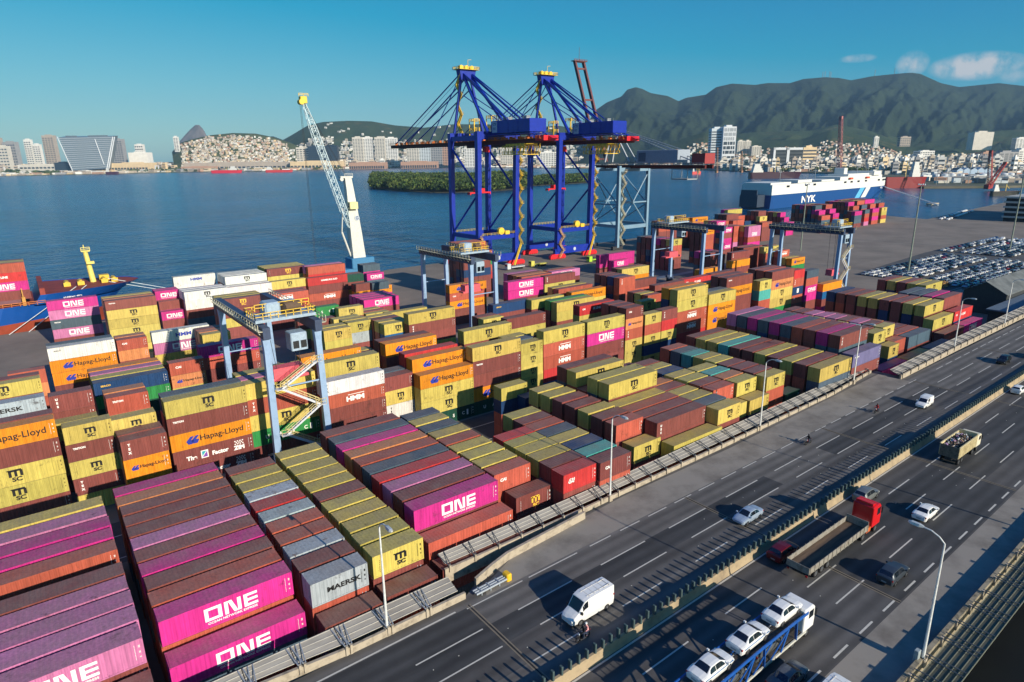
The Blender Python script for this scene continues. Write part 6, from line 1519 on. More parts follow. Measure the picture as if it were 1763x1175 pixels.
# ---- rubber-tyred gantries straddling the stacks
RB = mat('gantry_blue', (140, 166, 196), .5, rgb2=(118, 144, 172), thr=.35, scale=.8); RBd = mat('gantry_slate', (52, 66, 92), .55); RPk = mat('spreader_pink', (216, 90, 100), .5); RGw = mat('trolley_white', (150, 170, 186), .5)
def rtg(label, x0, x1, y0, y1, z, trolley=.3, near_stair=True, spz=.5):
    t = thing('gantry_crane', label, 'gantry crane', ((x0+x1)/2, (y0+y1)/2, 0), 0, 'straddle gantries over the yard stacks')
    w = x1-x0; h = y1-y0; X0_, X1_, Y0_, Y1_ = -w/2, w/2, -h/2, h/2
    for y in (Y0_, Y1_):
        for x, sx in ((X0_, 1), (X1_, -1)):
            b = MB(); b.loft([[(x+ax*a+sx*k, y+ay*.55, zz) for ax, ay in ((-1,-1),(1,-1),(1,1),(-1,1))] for zz, a, k in ((1.9, .55, 0), (z-2, .5, .25), (z, .62, .25))]); b.build('leg', RB, t)
            wh = MB(); wh.box(x-1.6, y-.6, 1.0, x+1.6, y+.6, 2.2); o = wh.build('bogie', RBd, t)
            for dx in (-.95, .95): m = MB(); m.tube((x+dx, y-.45, .8), (x+dx, y+.45, .8), .8, n=16); m.build('wheel', BLKP, o)
        MB().box(X0_-1.5, y-.45, 2.2, X1_+1.5, y+.45, 3.1).build('sill_beam', RBd, t)
        b = MB(); b.bar((X0_, y, z*.62), (X1_, y, z*.62), .22, .22); b.build('tie_bar', RB, t)
    for x, s in ((X0_+.25, -1), (X1_-.25, 1)):
        b = MB(); b.box(x-.6, Y0_-1.2, z, x+.6, Y1_+1.2, z+1.9); b.build('girder', RBd, t)
        b = MB(); b.box(min(x+s*.6, x+s*1.3), Y0_-1.2, z+1.3, max(x+s*.6, x+s*1.3), Y1_+1.2, z+1.4); rail_line(b, [(x+s*1.3, Y0_-1.2, z+1.4), (x+s*1.3, Y1_+1.2, z+1.4)], step=1.5, w=.09)
        for k in range(16): yy = Y0_+h*k/15; b.bar((x+s*.6, yy, z+.5), (x+s*1.3, yy, z+1.3), .1, .1)
        b.build('walkway', mat('walkway_pale', (190, 186, 160), .6), t)
    # trolley with machinery
    yt = Y0_+h*trolley; tr = MB(); tr.box(X0_-.5, yt-3, z+2.1, X1_+.5, yt+3, z+2.6); tr.cbox(X0_+1.6, yt-1.8, z+2.6, X0_+4.2, yt+1.4, z+5.0, .3); tr.tube((X0_+4.6, yt-1.6, z+3.8), (X1_-1.6, yt-.6, z+3.8), 1.0, n=14, mi=1); tr.cbox(X1_-3.4, yt+.6, z+2.6, X1_-1.2, yt+2.6, z+4.4, .2)
    to = tr.build('trolley', [RGw, mat('drum_brown', (96, 78, 62), .7)], t)
    b = MB(); rail_line(b, [(X0_-.5, yt-3, z+2.6), (X1_+.5, yt-3, z+2.6), (X1_+.5, yt+3, z+2.6), (X0_-.5, yt+3, z+2.6), (X0_-.5, yt-3, z+2.6)], step=1.2, w=.1); rail_line(b, [(X0_, yt-1.5, z+3.8), (X1_, yt-1.5, z+3.8)], step=1.3, w=.1); b.build('guard_rail', CY, to)
    c = MB().cbox(X1_-4.4, yt-3.6, z-3.4, X1_-1.6, yt-.8, z-.3, .15).build('operator_cabin', RGw, t)
    for k in (0, 1): MB().box(X1_-4.1+k*1.3, yt-3.66, z-3.0, X1_-3.1+k*1.3, yt-3.58, z-1.7).build('cabin_window', GL, c)
    zs = z*spz; b = MB(); b.box(-6.0 if w > 13 else -w/2+1.0, yt-1.2, zs, 6.0 if w > 13 else w/2-1.0, yt+1.2, zs+.5); b.box(-2.6, yt-1.2, zs+.5, 2.6, yt+1.2, zs+2.2)
    for sx in (-2, 2):
        for sy in (-1, 1): b.bar((sx, yt+sy, zs+2.2), (sx*1.4, yt+sy, z+2), .07, .07, 1)
    b.build('spreader', [RPk, CHS], t)
    if near_stair:
        b = MB(); yy = Y0_-.9; xs = [X0_, X1_-.6]; zz = 2.2; s = 0
        lv = [2.4, 6.4, 10.4, 14.6, 18.2]
        for i, (za_, zc) in enumerate(zip(lv, lv[1:])):
            a = (X0_+1.6, yy, za_) if i % 2 else (X1_-1.2, yy, za_); c_ = (X1_-1.2, yy, zc) if i % 2 else (X0_+1.6, yy, zc)
            for off in (-.35, .35): b.bar((a[0], a[1]+off, a[2]), (c_[0], c_[1]+off, c_[2]), .12, .3); b.bar((a[0], a[1]+off, a[2]+1.0), (c_[0], c_[1]+off, c_[2]+1.0), .07, .07, 1); b.bar((a[0], a[1]+off, a[2]+.55), (c_[0], c_[1]+off, c_[2]+.55), .06, .06, 1)
            for q in range(8): p = [a[j]+(c_[j]-a[j])*q/7 for j in range(3)]; b.bar((p[0], p[1]-.35, p[2]), (p[0], p[1]-.35, p[2]+1), .06, .06, 1)
            b.box(c_[0]-.9, yy-.6, zc-.08, c_[0]+.9, yy+.6, zc); rail_line(b, [(c_[0]-.9, yy-.6, zc), (c_[0]+.9, yy-.6, zc)], step=.9, w=.07, mi=1)
            b.bar((c_[0], yy, zc-.1), (c_[0]+(-1.4 if c_[0] < 0 else 1.2), Y0_, zc-.1), .2, .2)
        b.build('access_stair', [mat('stair_steel', (196, 200, 206), .5), mat('stair_rail', (204, 186, 130), .6)], t)
    return t
rtg('nearest pale blue gantry crane with zigzag stair, over the second block', 28.6, 37.7, 104.9, 132.8, 23.4, .17, True, .62)
rtg('pale blue gantry crane in the middle, in front of the left quay crane', 97.0, 105.6, 147.5, 174, 23.2, .25, False, .6)
rtg('pale blue gantry crane with red spreader in front of the old grey quay crane', 203, 214.5, 150, 174, 23.2, .8, False, .5)
rtg('farthest pale blue gantry crane, at the right beside the car park', 231, 238.5, 113, 139.5, 23.4, .12, True, .35)
# ---- mobile harbour crane
MW = mat('crane_white', (206, 206, 196), .5, rgb2=(170, 164, 150), thr=.35); BLt = mat('jib_paleblue', (200, 220, 224), .5)
bx, by = 122.0, 279.0
t = thing('mobile_harbour_crane', 'white tower harbour crane with pale blue lattice jib raised to the left', 'mobile crane', (bx, by, 0))
b = MB(); b.cbox(-9, -3.5, 1.6, 9, 3.5, 3.6, .2); b.cbox(-4.5, -4, 3.6, 6.5, 4, 8.2, .3)
for k in range(8):
    for s in (-1, 1): b.tube((-8+k*2.3, s*2.4, .9), (-8+k*2.3, s*3.6, .9), .9, n=12, mi=1)
b.build('undercarriage', [mat('base_blue', (60, 120, 160), .5), BLKP], t)
b = MB(); b.loft([[(x+w*a, w*.8*c, z) for a, c in ((-1,-1),(1,-1),(1,1),(-1,1))] for x, z, w in ((0, 8, 3.0), (-.6, 20, 2.6), (-1.5, 38, 1.7), (-2.0, 43.5, 1.5))]); to = b.build('tower', MW, t)
b = MB(); b.tube((.3, -2.15, 26), (.3, -1.9, 26), 1.2, n=16); put_text(b, 'G', 2.0, (.3, -2.2, 26), (1, 0, 0), (0, 0, 1), mi=1, bold=.05); b.build('badge', [SW, mat('letter_navy', (40, 60, 110), .5)], to)
b = MB(); b.box(-5.5, -1.2, 43.5, .2, 1.2, 44.3); b.tube((-5, -1.3, 43), (-5, 1.3, 43), .8, n=12); rail_line(b, [(-3.5, -1.2, 44.3), (.2, -1.2, 44.3)], w=.12); b.build('head', MW, to)
c = MB().cbox(-3.5, -4.2, 30.2, .4, -1.4, 33.2, .2).build('operator_cabin', mat('cabin_cream', (216, 206, 150), .5), t); MB().box(-3.56, -3.9, 30.8, -3.48, -1.8, 32.6).build('cabin_window', GL, c)
foot = np.array((-3.0, -1.0, 22.0)); 
tipw = far(528, 178, 0) if 0 else None
tip = np.array(at(522, 172, 95.0)) if 0 else None
d_tip = cf*FPX+cr*(522-881.5)-cu*(176-587.5); lam = (279.0-0)/d_tip[1]; tip = np.array([0, 0, CH])+d_tip*lam-np.array([bx, by, 0])
b = MB(); ax = tip-foot; Lj = np.linalg.norm(ax); ax /= Lj; u1 = np.array([0, 1.0, 0]); u2 = np.cross(ax, u1); u2 /= np.linalg.norm(u2); u1 = np.cross(u2, ax)
def jp(s, a, c):
    w = 1.25 if .12 < s < .8 else (.5+.75*s/.12 if s <= .12 else 1.25-.75*(s-.8)/.2); return foot+ax*Lj*s+u1*a*w+u2*c*w
n = 30
for a, c in ((-1,-1),(1,-1),(1,1),(-1,1)):
    for i in range(n): b.bar(jp(i/n, a, c), jp((i+1)/n, a, c), .2, .2)
cs = ((-1,-1),(1,-1),(1,1),(-1,1))
for i in range(n):
    for k in range(4):
        p, q = cs[k], cs[(k+1) % 4]; b.bar(jp(i/n, *p), jp((i+1)/n, *q) if i % 2 else jp(i/n, *q), .1, .1); b.bar(jp(i/n, *q) if i % 2 else jp(i/n, *p), jp((i+1)/n, *p) if i % 2 else jp((i+1)/n, *q), .1, .1)
b.build('jib', BLt, t)
b = MB(); b.cbox(tip[0]-1.4, tip[1]-1.2, tip[2]-.5, tip[0]+1.4, tip[1]+1.2, tip[2]+2.2, .2); b.tube((tip[0]-1, tip[1]-1.3, tip[2]), (tip[0]-1, tip[1]+1.3, tip[2]), 1.1, n=12); rail_line(b, [tuple(tip+[-2, -1, 2.2]), tuple(tip+[2, -1, 2.2])], w=.16); b.build('jib_head', CY, t)
b = MB()
for s in (-1, 1): b.bar(tip+[0, s, 0], (-5, s, 43.4), .1, .1); b.bar(tip+[0, s*.5, 0], (-2, s*.6, 43.8), .1, .1)
b.bar(tip+[-1.5, 0, 0], (tip[0]-1.5, tip[1], 3), .1, .1); b.bar(tip+[-.9, .3, 0], (tip[0]-.9, tip[1]+.3, 3), .1, .1); b.build('ropes', CHS, t)
MB().tube((-3.2, 0, 9), (-6.5, 0, 20), .45, n=10).tube((-6.5, 0, 20), tuple(foot+ax*9), .25, n=8).build('luffing_cylinder', MW, t)

# ---- tall floodlight masts in the car yard
for (px, py, top, lab) in ((1378, 432, 318, 'slim grey floodlight mast rising before the car carrier ship'), (1563, 472, 318, 'tall green-grey floodlight mast between the stacks and the parked cars'), (1738, 432, 262, 'tall green-grey floodlight mast among the parked cars at the right edge')):
    g = at(px, py, 0); dist = math.hypot(g[0], g[1])
    z = 5
    while True:
        P = np.array([g[0], g[1], z-CH]); Y = 587.5-FPX*(P@cu)/(P@cf)
        if Y < top or z > 60: break
        z += .5
    t = thing('floodlight_mast', lab, 'mast', g, 0, 'floodlight masts in the port'); b = MB(); b.tube((0, 0, 0), (0, 0, z), .38, .2, n=10); b.build('pole', mat('mast_green', (120, 130, 118), .6), t)
    for k, (x, y) in enumerate(((-1.2, 0), (1.2, 0), (0, -1.2), (0, 1.2))): b = MB(); b.bar((0, 0, z-.3), (x, y, z-.1), .1, .1); b.box(x-.35, y-.2, z-.3, x+.35, y+.2, z+.25); b.build('floodlight', SW, t)

# ---- yard clutter on the apron
def straddle(label, x, y, m, L=13.0):
    t = thing('yard_trailer', label, 'trailer', (x, y, 0)); MB().box(-L/2, -1.2, 1.1, L/2, 1.2, 1.45).build('deck', m, t)
    for k in (-1, 0, 1):
        for s in (-1, 1): MB().tube((L/2-3+k*1.2, s*.9, .5), (L/2-3+k*1.2, s*1.25, .5), .5, n=10).build('wheel', BLKP, t)
    b = MB(); b.cbox(-L/2-2.4, -1.2, .6, -L/2-.3, 1.2, 3.1, .15); o = b.build('cab', m, t); MB().box(-L/2-2.46, -1, 1.9, -L/2-2.4, 1, 2.8).build('windshield', GL, o)
    return t
for i, (px, py, c, lab) in enumerate(((1028, 447, (170, 214, 60), 'lime green yard tractor by the crane rails'), (890, 460, (190, 196, 196), 'pale grey yard tractor below the blue cranes'), (930, 455, (206, 196, 90), 'pale yellow yard tractor below the right blue crane'), (1072, 452, (214, 214, 214), 'white yard tractor beside the magenta boxes'))):
    g = at(px, py, 1); straddle(lab, g[0], g[1], mat('tractor_%s' % ('lime', 'grey', 'yellow', 'white')[i], c, .5), 8)
# ------------------------------------------------------------------ ships
HB = mat('hull_blue', (20, 76, 150), .4, var=.15, scale=.1); HR = mat('hull_red', (150, 66, 44), .6, var=.2, scale=.3); DKR = mat('deck_red', (150, 62, 48), .7, rgb2=(120, 52, 44), scale=.3)
def hull(levels, m_of, name, parent, mats):
    """levels: list of (z, [(x, halfbeam)...]) from bow to stern around centreline y=0; mirrored"""
    b = MB(); rings = []
    for z, pl in levels: rings.append([(x, -h, z) for x, h in pl]+[(x, h, z) for x, h in pl[::-1]])
    n = len(rings[0])
    for k in range(len(rings)-1):
        b.add(rings[k]+rings[k+1], [(i, (i+1) % n, n+(i+1) % n, n+i) for i in range(n)], m_of[k])
    b.add(rings[-1], [tuple(range(n))], m_of[-1]); return b.build(name, mats, parent)
t = thing('container_ship', 'blue container ship with red deck moored at the left, bow to the right', 'ship', (0, 267.5, -2.5))
xs = lambda bow: None
def outline(tip, full, stern, hb, p=.55, n=10):
    pts = [(tip-(tip-full)*i/n, hb*(max(1e-3, i/n))**p) for i in range(n+1)]; return pts+[(stern, hb)]
lv = [(0, outline(19, -12, -140, 15.2, .7)), (5.2, outline(21, -10, -140, 15.6, .65)), (5.2, outline(21, -10, -140, 15.6, .65)), (10.6, outline(26, -8, -140, 16, .55)), (10.7, outline(26, -8, -140, 16, .55))]
hull(lv, [1, 0, 0, 0, 2], 'hull', t, [HB, HR, DKR])
fo = hull([(10.6, outline(26, 2, 0, 15.4, .5)), (13.6, outline(32, 4, 2, 16, .42)), (13.4, outline(31.6, 4, 2, 15.6, .42))], [0, 0, 2], 'forecastle', t, [HB, HR, DKR])
b = MB(); put_text(b, 'maersk', 1.9, (10.5, -13.2, 12.0), (.94, .34, 0), (0, -.12, .99), bold=.03); b.build('name_lettering', LW, t)
b = MB(); b.tube((18, 2, 13.4), (17.2, 2, 24.4), .95, .7, n=10); b.box(16, .8, 24.2, 18.6, 3.2, 24.6); b.box(16.8, -.2, 20, 19.2, 1.4, 20.8); rail_line(b, [(16, .8, 24.6), (18.6, .8, 24.6)], w=.16); b.tube((17, 2, 24.4), (17, 2, 26.5), .15, n=6); b.build('foremast', mat('mast_yellow', (226, 208, 110), .5), t)
b = MB(); b.box(2, -15, 10.7, 3.4, 15, 15.5); b.build('breakwater', DKR, t)
b = MB()
for x in (10, 14, 21, 24): b.tube((x, -3, 14.3), (x, 1.5, 14.3), .8, n=10); b.box(x-1, -3.6, 13.5, x+1, -2.6, 14.8)
b.box(20, 2, 13.5, 23, 5, 15.4); b.build('winches', mat('winch_yellow', (216, 180, 60), .6), t)
for k in range(8):
    x = -2.5-k*13.4; b = MB(); b.box(x-12.2, -13.2, 11.2, x-.6, 13.2, 12.6); 
    b.build('hatch_cover', mat('hatch_mauve', (120, 78, 86), .7, rgb2=(98, 70, 74), scale=.4), t)
    b = MB(); b.box(x-.4, -15.4, 10.7, x+.5, 15.4, 13.4)
    for y in range(-15, 16, 3): b.bar((x, y, 13), (x, y, 16.2), .3, .3)
    rail_line(b, [(x, -15.4, 13.4), (x, 15.4, 13.4)], w=.18); b.build('lashing_bridge', mat('lash_ochre', (190, 140, 66), .6), t)
b = MB(); rail_line(b, [(-140, -15.9, 10.7), (3, -15.9, 10.7)], step=2.2, w=.14); b.build('deck_rail', mat('rail_orange', (206, 120, 60), .6), t)
b = MB()
for a, c in (((22, -4, 15), (60, -7, 3)), ((22, -5, 14), (58, -9, 3)), ((12, -12, 14.5), (-8, -17.5, 2.6)), ((15, -11, 14.5), (-3, -17.5, 2.6))): b.bar(a, c, .16, .16)
b.build('mooring_lines', mat('rope_pale', (200, 206, 206), .8), t)
body, roof, doors = cmesh(12.19, True)
for rr_, (dy, cols) in enumerate(((0, 'RrPo B'.split()), (2.6, 'B Y'.split()), (5.2, 'S B'.split()))):
    pass
k = 0
for col in range(2):
    for row in range(4):
        for ti, c in enumerate(('B', 'P', 'r', 'R') if row == 0 else ('B', 'R', 'B', crng.choice('RYB'))):
            o = link('shipping_container', body, loc=(-12.6-col*12.8, 267.5-13.3+row*2.55, 9.7+.3+ti*2.9)); v = crng.uniform(.9, 1.1); o.color = (*[q*v for q in lin(CCOL[c])], .3)
            rw = ('front', 'second', 'third', 'fourth')[row]
            tag(o, '%s container aboard the moored ship, %s tier, %s row from quay, %s bay' % (CNAME[c], ('bottom', 'second', 'third', 'top')[ti], rw, 'forward' if col == 0 else 'aft'), 'container', 'containers loaded on the moored ship')
            q = link('roof', roof, o); q.color = o.color
            if row == 0 and c in 'Pr':
                link('lettering', logo_mesh('Po' if c == 'P' else 'rd', 12.19), o)

# car carrier
t = thing('car_carrier', 'big white-over-blue car carrier ship with light blue slanted stripes', 'ship', (0, 0, -2.5))
g0 = np.array(at(1362, 360, -2.5)); sx0, sy0 = 612.0, 374.0
CW = mat('ship_white', (216, 216, 208), .5, var=.06); CBl = mat('ship_blue', (22, 70, 128), .45, var=.1)
def cc(pl, z): return (z, pl)
Ls, Bm = 286.0, 34.0
pl0 = [(Ls, .5), (Ls-8, 6), (Ls-24, 13), (Ls-50, 17), (8, 17), (0, 16)]; pl1 = [(Ls+6, 4), (Ls, 10), (Ls-14, 15), (Ls-40, 17), (6, 17), (0, 17)]
tt = thing('hull_root', None, None); bpy.data.objects.remove(tt)
t.location = (sx0, sy0+17, -2.5); t.rotation_euler = (0, 0, R(2.0))
hull([(0, pl0), (13.6, pl1), (13.6, pl1), (23.6, pl1), (23.7, pl1)], [1, 1, 0, 0, 2], 'hull', t, [CW, CBl, mat('ship_deck', (120, 124, 128), .7)])
b = MB(); b.box(60, -12, 23.7, 90, 12, 26.6); b.box(110, -13, 23.7, 140, 13, 25.4); b.box(150, -15, 23.7, 262, 15, 27.4); b.box(176, -12, 27.4, 246, 12, 30); b.box(232, -17.5, 27.4, 252, 17.5, 32); b.box(0, -15, 23.7, 40, 15, 25.6)
o = b.build('superstructure', CW, t)
for k, x in enumerate((28, 66, 84, 156, 172, 190, 210, 246, 262)): MB().box(x, -17.12, 20.4, x+6, -16.9, 22.4).build('opening', GL, t)
for k, (x, m_) in enumerate(((188, mat('stripe_sky', (96, 176, 216), .5)), (204, CW))):
    MB().prism([(x, 2), (x+12, 2), (x+24, 13.5), (x+12, 13.5)], -17.3, -17.0, 'y').build('stripe', m_, t)
b = MB(); put_text(b, 'NYK', 10, (76, -17.25, 6.2), (1, 0, 0), (0, 0, 1), bold=.25, sx=1.5); b.build('lettering', LW, t)
b = MB(); put_text(b, 'NYK LINE', 3.2, (262, -16.2, 11.6), (.97, .22, 0), (0, 0, 1), bold=.08, sx=1.2); b.build('name_lettering', LW, t)
b = MB(); b.cbox(178, -6, 30, 186, 6, 37, .5); b.build('funnel', CW, o)
b = MB(); b.box(-14, -10, 2, 1, 10, 14); b.box(-14, -9, 14, -13, 9, 19); b.build('stern_ramp', mat('ramp_shade', (50, 62, 78), .6), t)  # ramp block; its dark colour stands in for the shaded stern
for x in (170, 214): MB().cbox(x, -17.9, 24.2, x+7, -15.4, 26.2, .4).build('lifeboat', mat('lifeboat_orange', (214, 80, 40), .5), t)
b = MB()
for x in (44, 120, 225, 256): b.bar((x, 0, 23), (x, 0, 38), .5, .5); b.bar((x-3, 0, 35), (x+3, 0, 35), .3, .3)
b.build('masts', GRY, t)
b = MB(); g1 = np.array(at(1620, 356, -1.0)); b.bar((Ls, -8, 12), (g1[0]-sx0, g1[1]-sy0-17, 2.5), .9, .9); b.build('mooring_line', mat('rope_pale', (200, 206, 206), .8), t)
# red supply ship behind it
def small_ship(label, px0, px1, py, D, colr, H_=9, house='aft', name='cargo_ship', sup=(214, 214, 206)):
    p0, p1 = far(px0, py, D), far(px1, py, D); L = np.linalg.norm((p1-p0)[:2]); ang = math.atan2(p1[1]-p0[1], p1[0]-p0[0])
    t = thing(name, label, 'ship', (p0[0], p0[1], -2.5), ang); hb = L*.08; m_ = mat('hull_%d_%d_%d' % colr, colr, .5)
    hull([(0, [(L*.97, .3), (L*.85, hb*.8), (L*.6, hb), (L*.04, hb), (0, hb*.8)]), (H_*.7, [(L, .6), (L*.88, hb*.9), (L*.6, hb), (L*.02, hb), (0, hb*.9)]), (H_, [(L*1.02, 1), (L*.9, hb), (L*.72, hb), (L*.02, hb), (0, hb*.9)])], [0, 0, 1], 'hull', t, [m_, DKR])
    b = MB(); f = .62 if house == 'fore' else .04
    for k in range(4): b.cbox(L*(f+.01*k), -hb*(.85-.06*k), H_+k*H_*.33, L*(f+.2-.02*k), hb*(.85-.06*k), H_+(k+1)*H_*.33, .2)
    o = b.build('wheelhouse', mat('ship_house', sup, .5), t); MB().box(L*(f+.19), -hb*.6, H_*2.05, L*(f+.192), hb*.6, H_*2.2).build('window_band', GL, o)
    b = MB(); b.bar((L*.5, 0, H_), (L*.5, 0, H_*2.4), .6, .6); b.bar((L*.5, 0, H_*2.2), (L*.62, 0, H_*1.5), .4, .4); b.build('deck_crane', mat('crane_cream', (206, 180, 90), .5), t)
    return t
small_ship('dark red offshore ship with white bridge moored beyond the car carrier', 1522, 1592, 318, 1010, (132, 34, 34), 17, 'fore')
small_ship('red and white supply ship moored at the far left quay', 365, 417, 296.5, 3300, (206, 40, 60), 14, 'fore')
small_ship('second red supply ship moored at the far quay, right of its twin', 458, 504, 293, 3300, (196, 60, 60), 12, 'aft')
small_ship('small tug with dark hull at the far quay before the tapering glass block', 183, 205, 300, 3300, (70, 40, 60), 14, 'aft')
small_ship('dark hulled ship berthed across the channel behind the car carrier', 1290, 1378, 306, 1500, (60, 30, 44), 14, 'aft')
small_ship('low red workboat at the far quay below the white office tower', 1192, 1207, 293.5, 1900, (226, 90, 80), 8, 'aft')
small_ship('low black barge moored in the basin at the right', 1704, 1752, 346, 800, (24, 30, 26), 6, 'aft', 'barge')
g = at(1605, 354, -2.5); t = thing('mooring_dolphin', 'small concrete mooring platform standing in the basin water', 'mooring platform', g)
MB().cbox(-9, -3, 1.2, 9, 3, 2.4, .2).build('deck', conc, t)
for k in (-1, 1):
    for s in (-1, 1): MB().tube((k*7, s*2, -4), (k*7, s*2, 1.2), .5, n=8).build('pile', conc, t)
# ------------------------------------------------------------------ parked cars, sheds, fences on the right
lotm = mat('lot_asphalt', (78, 78, 78), .9, scale=.08, var=.2)
poly_sheet('car_park', [(286,82),(289,133),(378,140),(480,141),(470,104),(392,100),(345,82)], .012, lotm)
CARC = [('white', (216, 216, 212)), ('silver', (150, 160, 168)), ('dark grey', (60, 66, 72)), ('black', (24, 26, 30)), ('blue', (40, 60, 96)), ('red', (130, 26, 30))]
def lowcar(m):
    b = MB(); st = [(-2.15,.82,.3,.85,.9,.7),(-1.7,.88,.25,.95,1.02,.7),(-1.1,.88,.25,.95,1.42,.6),(.2,.88,.25,.93,1.42,.6),(1.0,.88,.25,.9,.96,.7),(2.0,.84,.28,.68,.74,.65),(2.15,.7,.35,.5,.55,.55)]
    b.loft([[(x, -w, z0), (x, -w, z1), (x, -wt, zt), (x, wt, zt), (x, w, z1), (x, w, z0)] for x, w, z0, z1, zt, wt in st])
    for x in (-1.35, 1.35):
        for s in (-1, 1): b.tube((x, s*.7, .32), (x, s*.9, .32), .32, n=8, mi=1)
    return b.mesh('parked_car', [m, BLKP])
def lowglass():
    b = MB()
    for s in (-1, 1): b.quad((-1.5, s*.86, .98), (.75, s*.86, .96), (.2, s*.64, 1.38), (-1.1, s*.64, 1.38))
    b.quad((.25, -.58, 1.41), (.25, .58, 1.41), (1.02, .68, 1.0), (1.02, -.68, 1.0)); b.quad((-1.13, -.58, 1.41), (-1.13, .58, 1.41), (-1.68, .68, 1.06), (-1.68, -.68, 1.06)); return b.mesh('windows', GL)
lcm = [(n, lowcar(mat('car_'+n.replace(' ', '_'), c, .25, .2 if n != 'white' else 0, spec=.6))) for n, c in CARC]; lgm = lowglass()
spots = []
def lot(x0, x1, y0, y1, ang, px_=5.4, py_=2.65, skip=.06, lane=2):
    y = y0; k = 0
    while y < y1:
        x = x0+(y-y0)*math.tan(ang); r_ = 0
        while x < x1+(y-y0)*math.tan(ang):
            if rng.random() > skip: spots.append((x+rng.uniform(-.2, .2), y+rng.uniform(-.1, .1)))
            x += px_; r_ += 1
        y += py_; k += 1
        if k % 7 == 0: y += 3.0
lot(290, 376, 84, 131, 0, 5.2, 3.5, .03); lot(392, 470, 106, 138, 0, 5.2, 3.4, .03)
far_spots = []
for k in range(22):
    for j in range(2): far_spots.append((578+k*4.6+j*1.2, 201+k*.75+j*5.4))
cnt = 0; extra = MB(); allspots = [(x, y, 0) for x, y in spots]+[(x, y, 1) for x, y in far_spots]
allspots.sort(key=lambda s: math.hypot(s[0], s[1]))
for x, y, f_ in allspots:
    i = rng.choices(range(6), weights=(6, 7, 3, 2, 1, .5) if not f_ else (9, 2, 1, 1, 3, 1))[0]; rz = rng.choice((0, PI))+R(2)
    if cnt < 300:
        o = link('parked_car', lcm[i][1], loc=(x, y, .02)); o.rotation_euler = (0, 0, rz)
        tag(o, '%s car parked in the dense rows of the %s' % (lcm[i][0], 'quayside strip before the basin' if f_ else 'port car park'), 'car', 'cars parked in the port car park'); g = link('windows', lgm, o); cnt += 1
    else:
        me = lcm[i][1]; c_, s_ = math.cos(rz), math.sin(rz); extra.add([(x+v.co.x*c_-v.co.y*s_, y+v.co.x*s_+v.co.y*c_, v.co.z+.02) for v in me.vertices], [tuple(p.vertices) for p in me.polygons], i)
if extra.v: tag(extra.build('parked_cars', [l[1].materials[0] for l in lcm]), 'remaining parked cars filling the far rows of the port car park', 'cars', kind='stuff')
# gabled warehouse and long low sheds right of the stacks
def gable(name, label, pts, z0, zr, m_w, m_r, cat='warehouse'):
    """pts: 4 ground corners, ridge parallel to pts[0]->pts[1]"""
    t = thing(name, label, cat, (0, 0, 0)); p = [np.array(q, float) for q in pts]
    b = MB(); b.loft([[(*p[0], 0), (*p[3], 0), (*p[3], z0), (*((p[0]+p[3])/2), zr), (*p[0], z0)], [(*p[1], 0), (*p[2], 0), (*p[2], z0), (*((p[1]+p[2])/2), zr), (*p[1], z0)]]); b.build('wall', m_w, t)
    b = MB(); d = (p[1]-p[0])/np.linalg.norm(p[1]-p[0])*.6; m0, m1 = (p[0]+p[3])/2-d, (p[1]+p[2])/2+d
    for a, c in ((p[0]-d, p[1]+d), (p[3]-d, p[2]+d)):
        oa, oc = a+(a-m0)*.06, c+(c-m1)*.06; dz = (zr-z0)*.06
        b.loft([[(*oa, z0-dz+.1), (*m0, zr+.1), (*m0, zr+.3), (*oa, z0-dz+.3)], [(*oc, z0-dz+.1), (*m1, zr+.1), (*m1, zr+.3), (*oc, z0-dz+.3)]])
    b.build('roof', m_r, t); return t
WDk = mat('shed_wall_dark', (54, 58, 60), .8); RGr = mat('shed_roof_grey', (112, 116, 114), .7, rgb2=(86, 90, 88), scale=.3); 
gable('warehouse', 'dark warehouse with pale grey gabled roof beyond the right-hand stacks', [(246, 65.5), (305, 65.5), (305, 77.5), (246, 77.5)], 7.0, 10.4, WDk, RGr)
b = MB(); b.box(228, 56.5, 0, 300, 64.5, 5.2); t = b.build('long_shed', WDk); tag(t, 'long low shed with flat slate roof between the warehouse and the road', 'shed'); MB().box(227, 56, 5.2, 301, 65, 5.6).build('roof', mat('roof_slate', (92, 106, 118), .7), t)
# multistorey car deck at the right edge
t = thing('car_park_building', 'open multistorey car park building cut by the right picture edge', 'building', (634, 150, 0))
for k in range(5): b = MB(); b.box(-38, -22, k*3.6+2.6, 60, 22, k*3.6+3.9); b.build('parapet', mat('deck_pale', (176, 176, 168), .7), t)
b = MB(); b.box(-37, -21, 0, 60, 21, 17); b.build('shade_core', mat('void_shade', (34, 36, 40), .9), t)  # solid dark block standing in for the shade inside the open storeys
# dry hedge and fence between the stacks and the cars
b = MB()
for k in range(900):
    x = 232+rng.random()*58; y = 96+(x-232)*.0+rng.random()*3.4; s_ = rng.uniform(.25, .7); z = rng.random()*1.6
    p = np.array((x, y, z)); d1 = np.array([rng.uniform(-1, 1) for _ in range(3)])*s_; d2 = np.array([rng.uniform(-1, 1) for _ in range(3)])*s_; b.add([p-d1, p+d2, p+d1, p-d2], [(0, 1, 2, 3)], 0 if k % 3 else 1)
tag(b.build('timber_pile', [mat('timber_tan', (190, 150, 90), .8, var=.3), mat('timber_brown', (110, 84, 50), .8)]), 'jumbled heap of tan pallets and dunnage behind the gantry at the right', 'timber', kind='stuff')

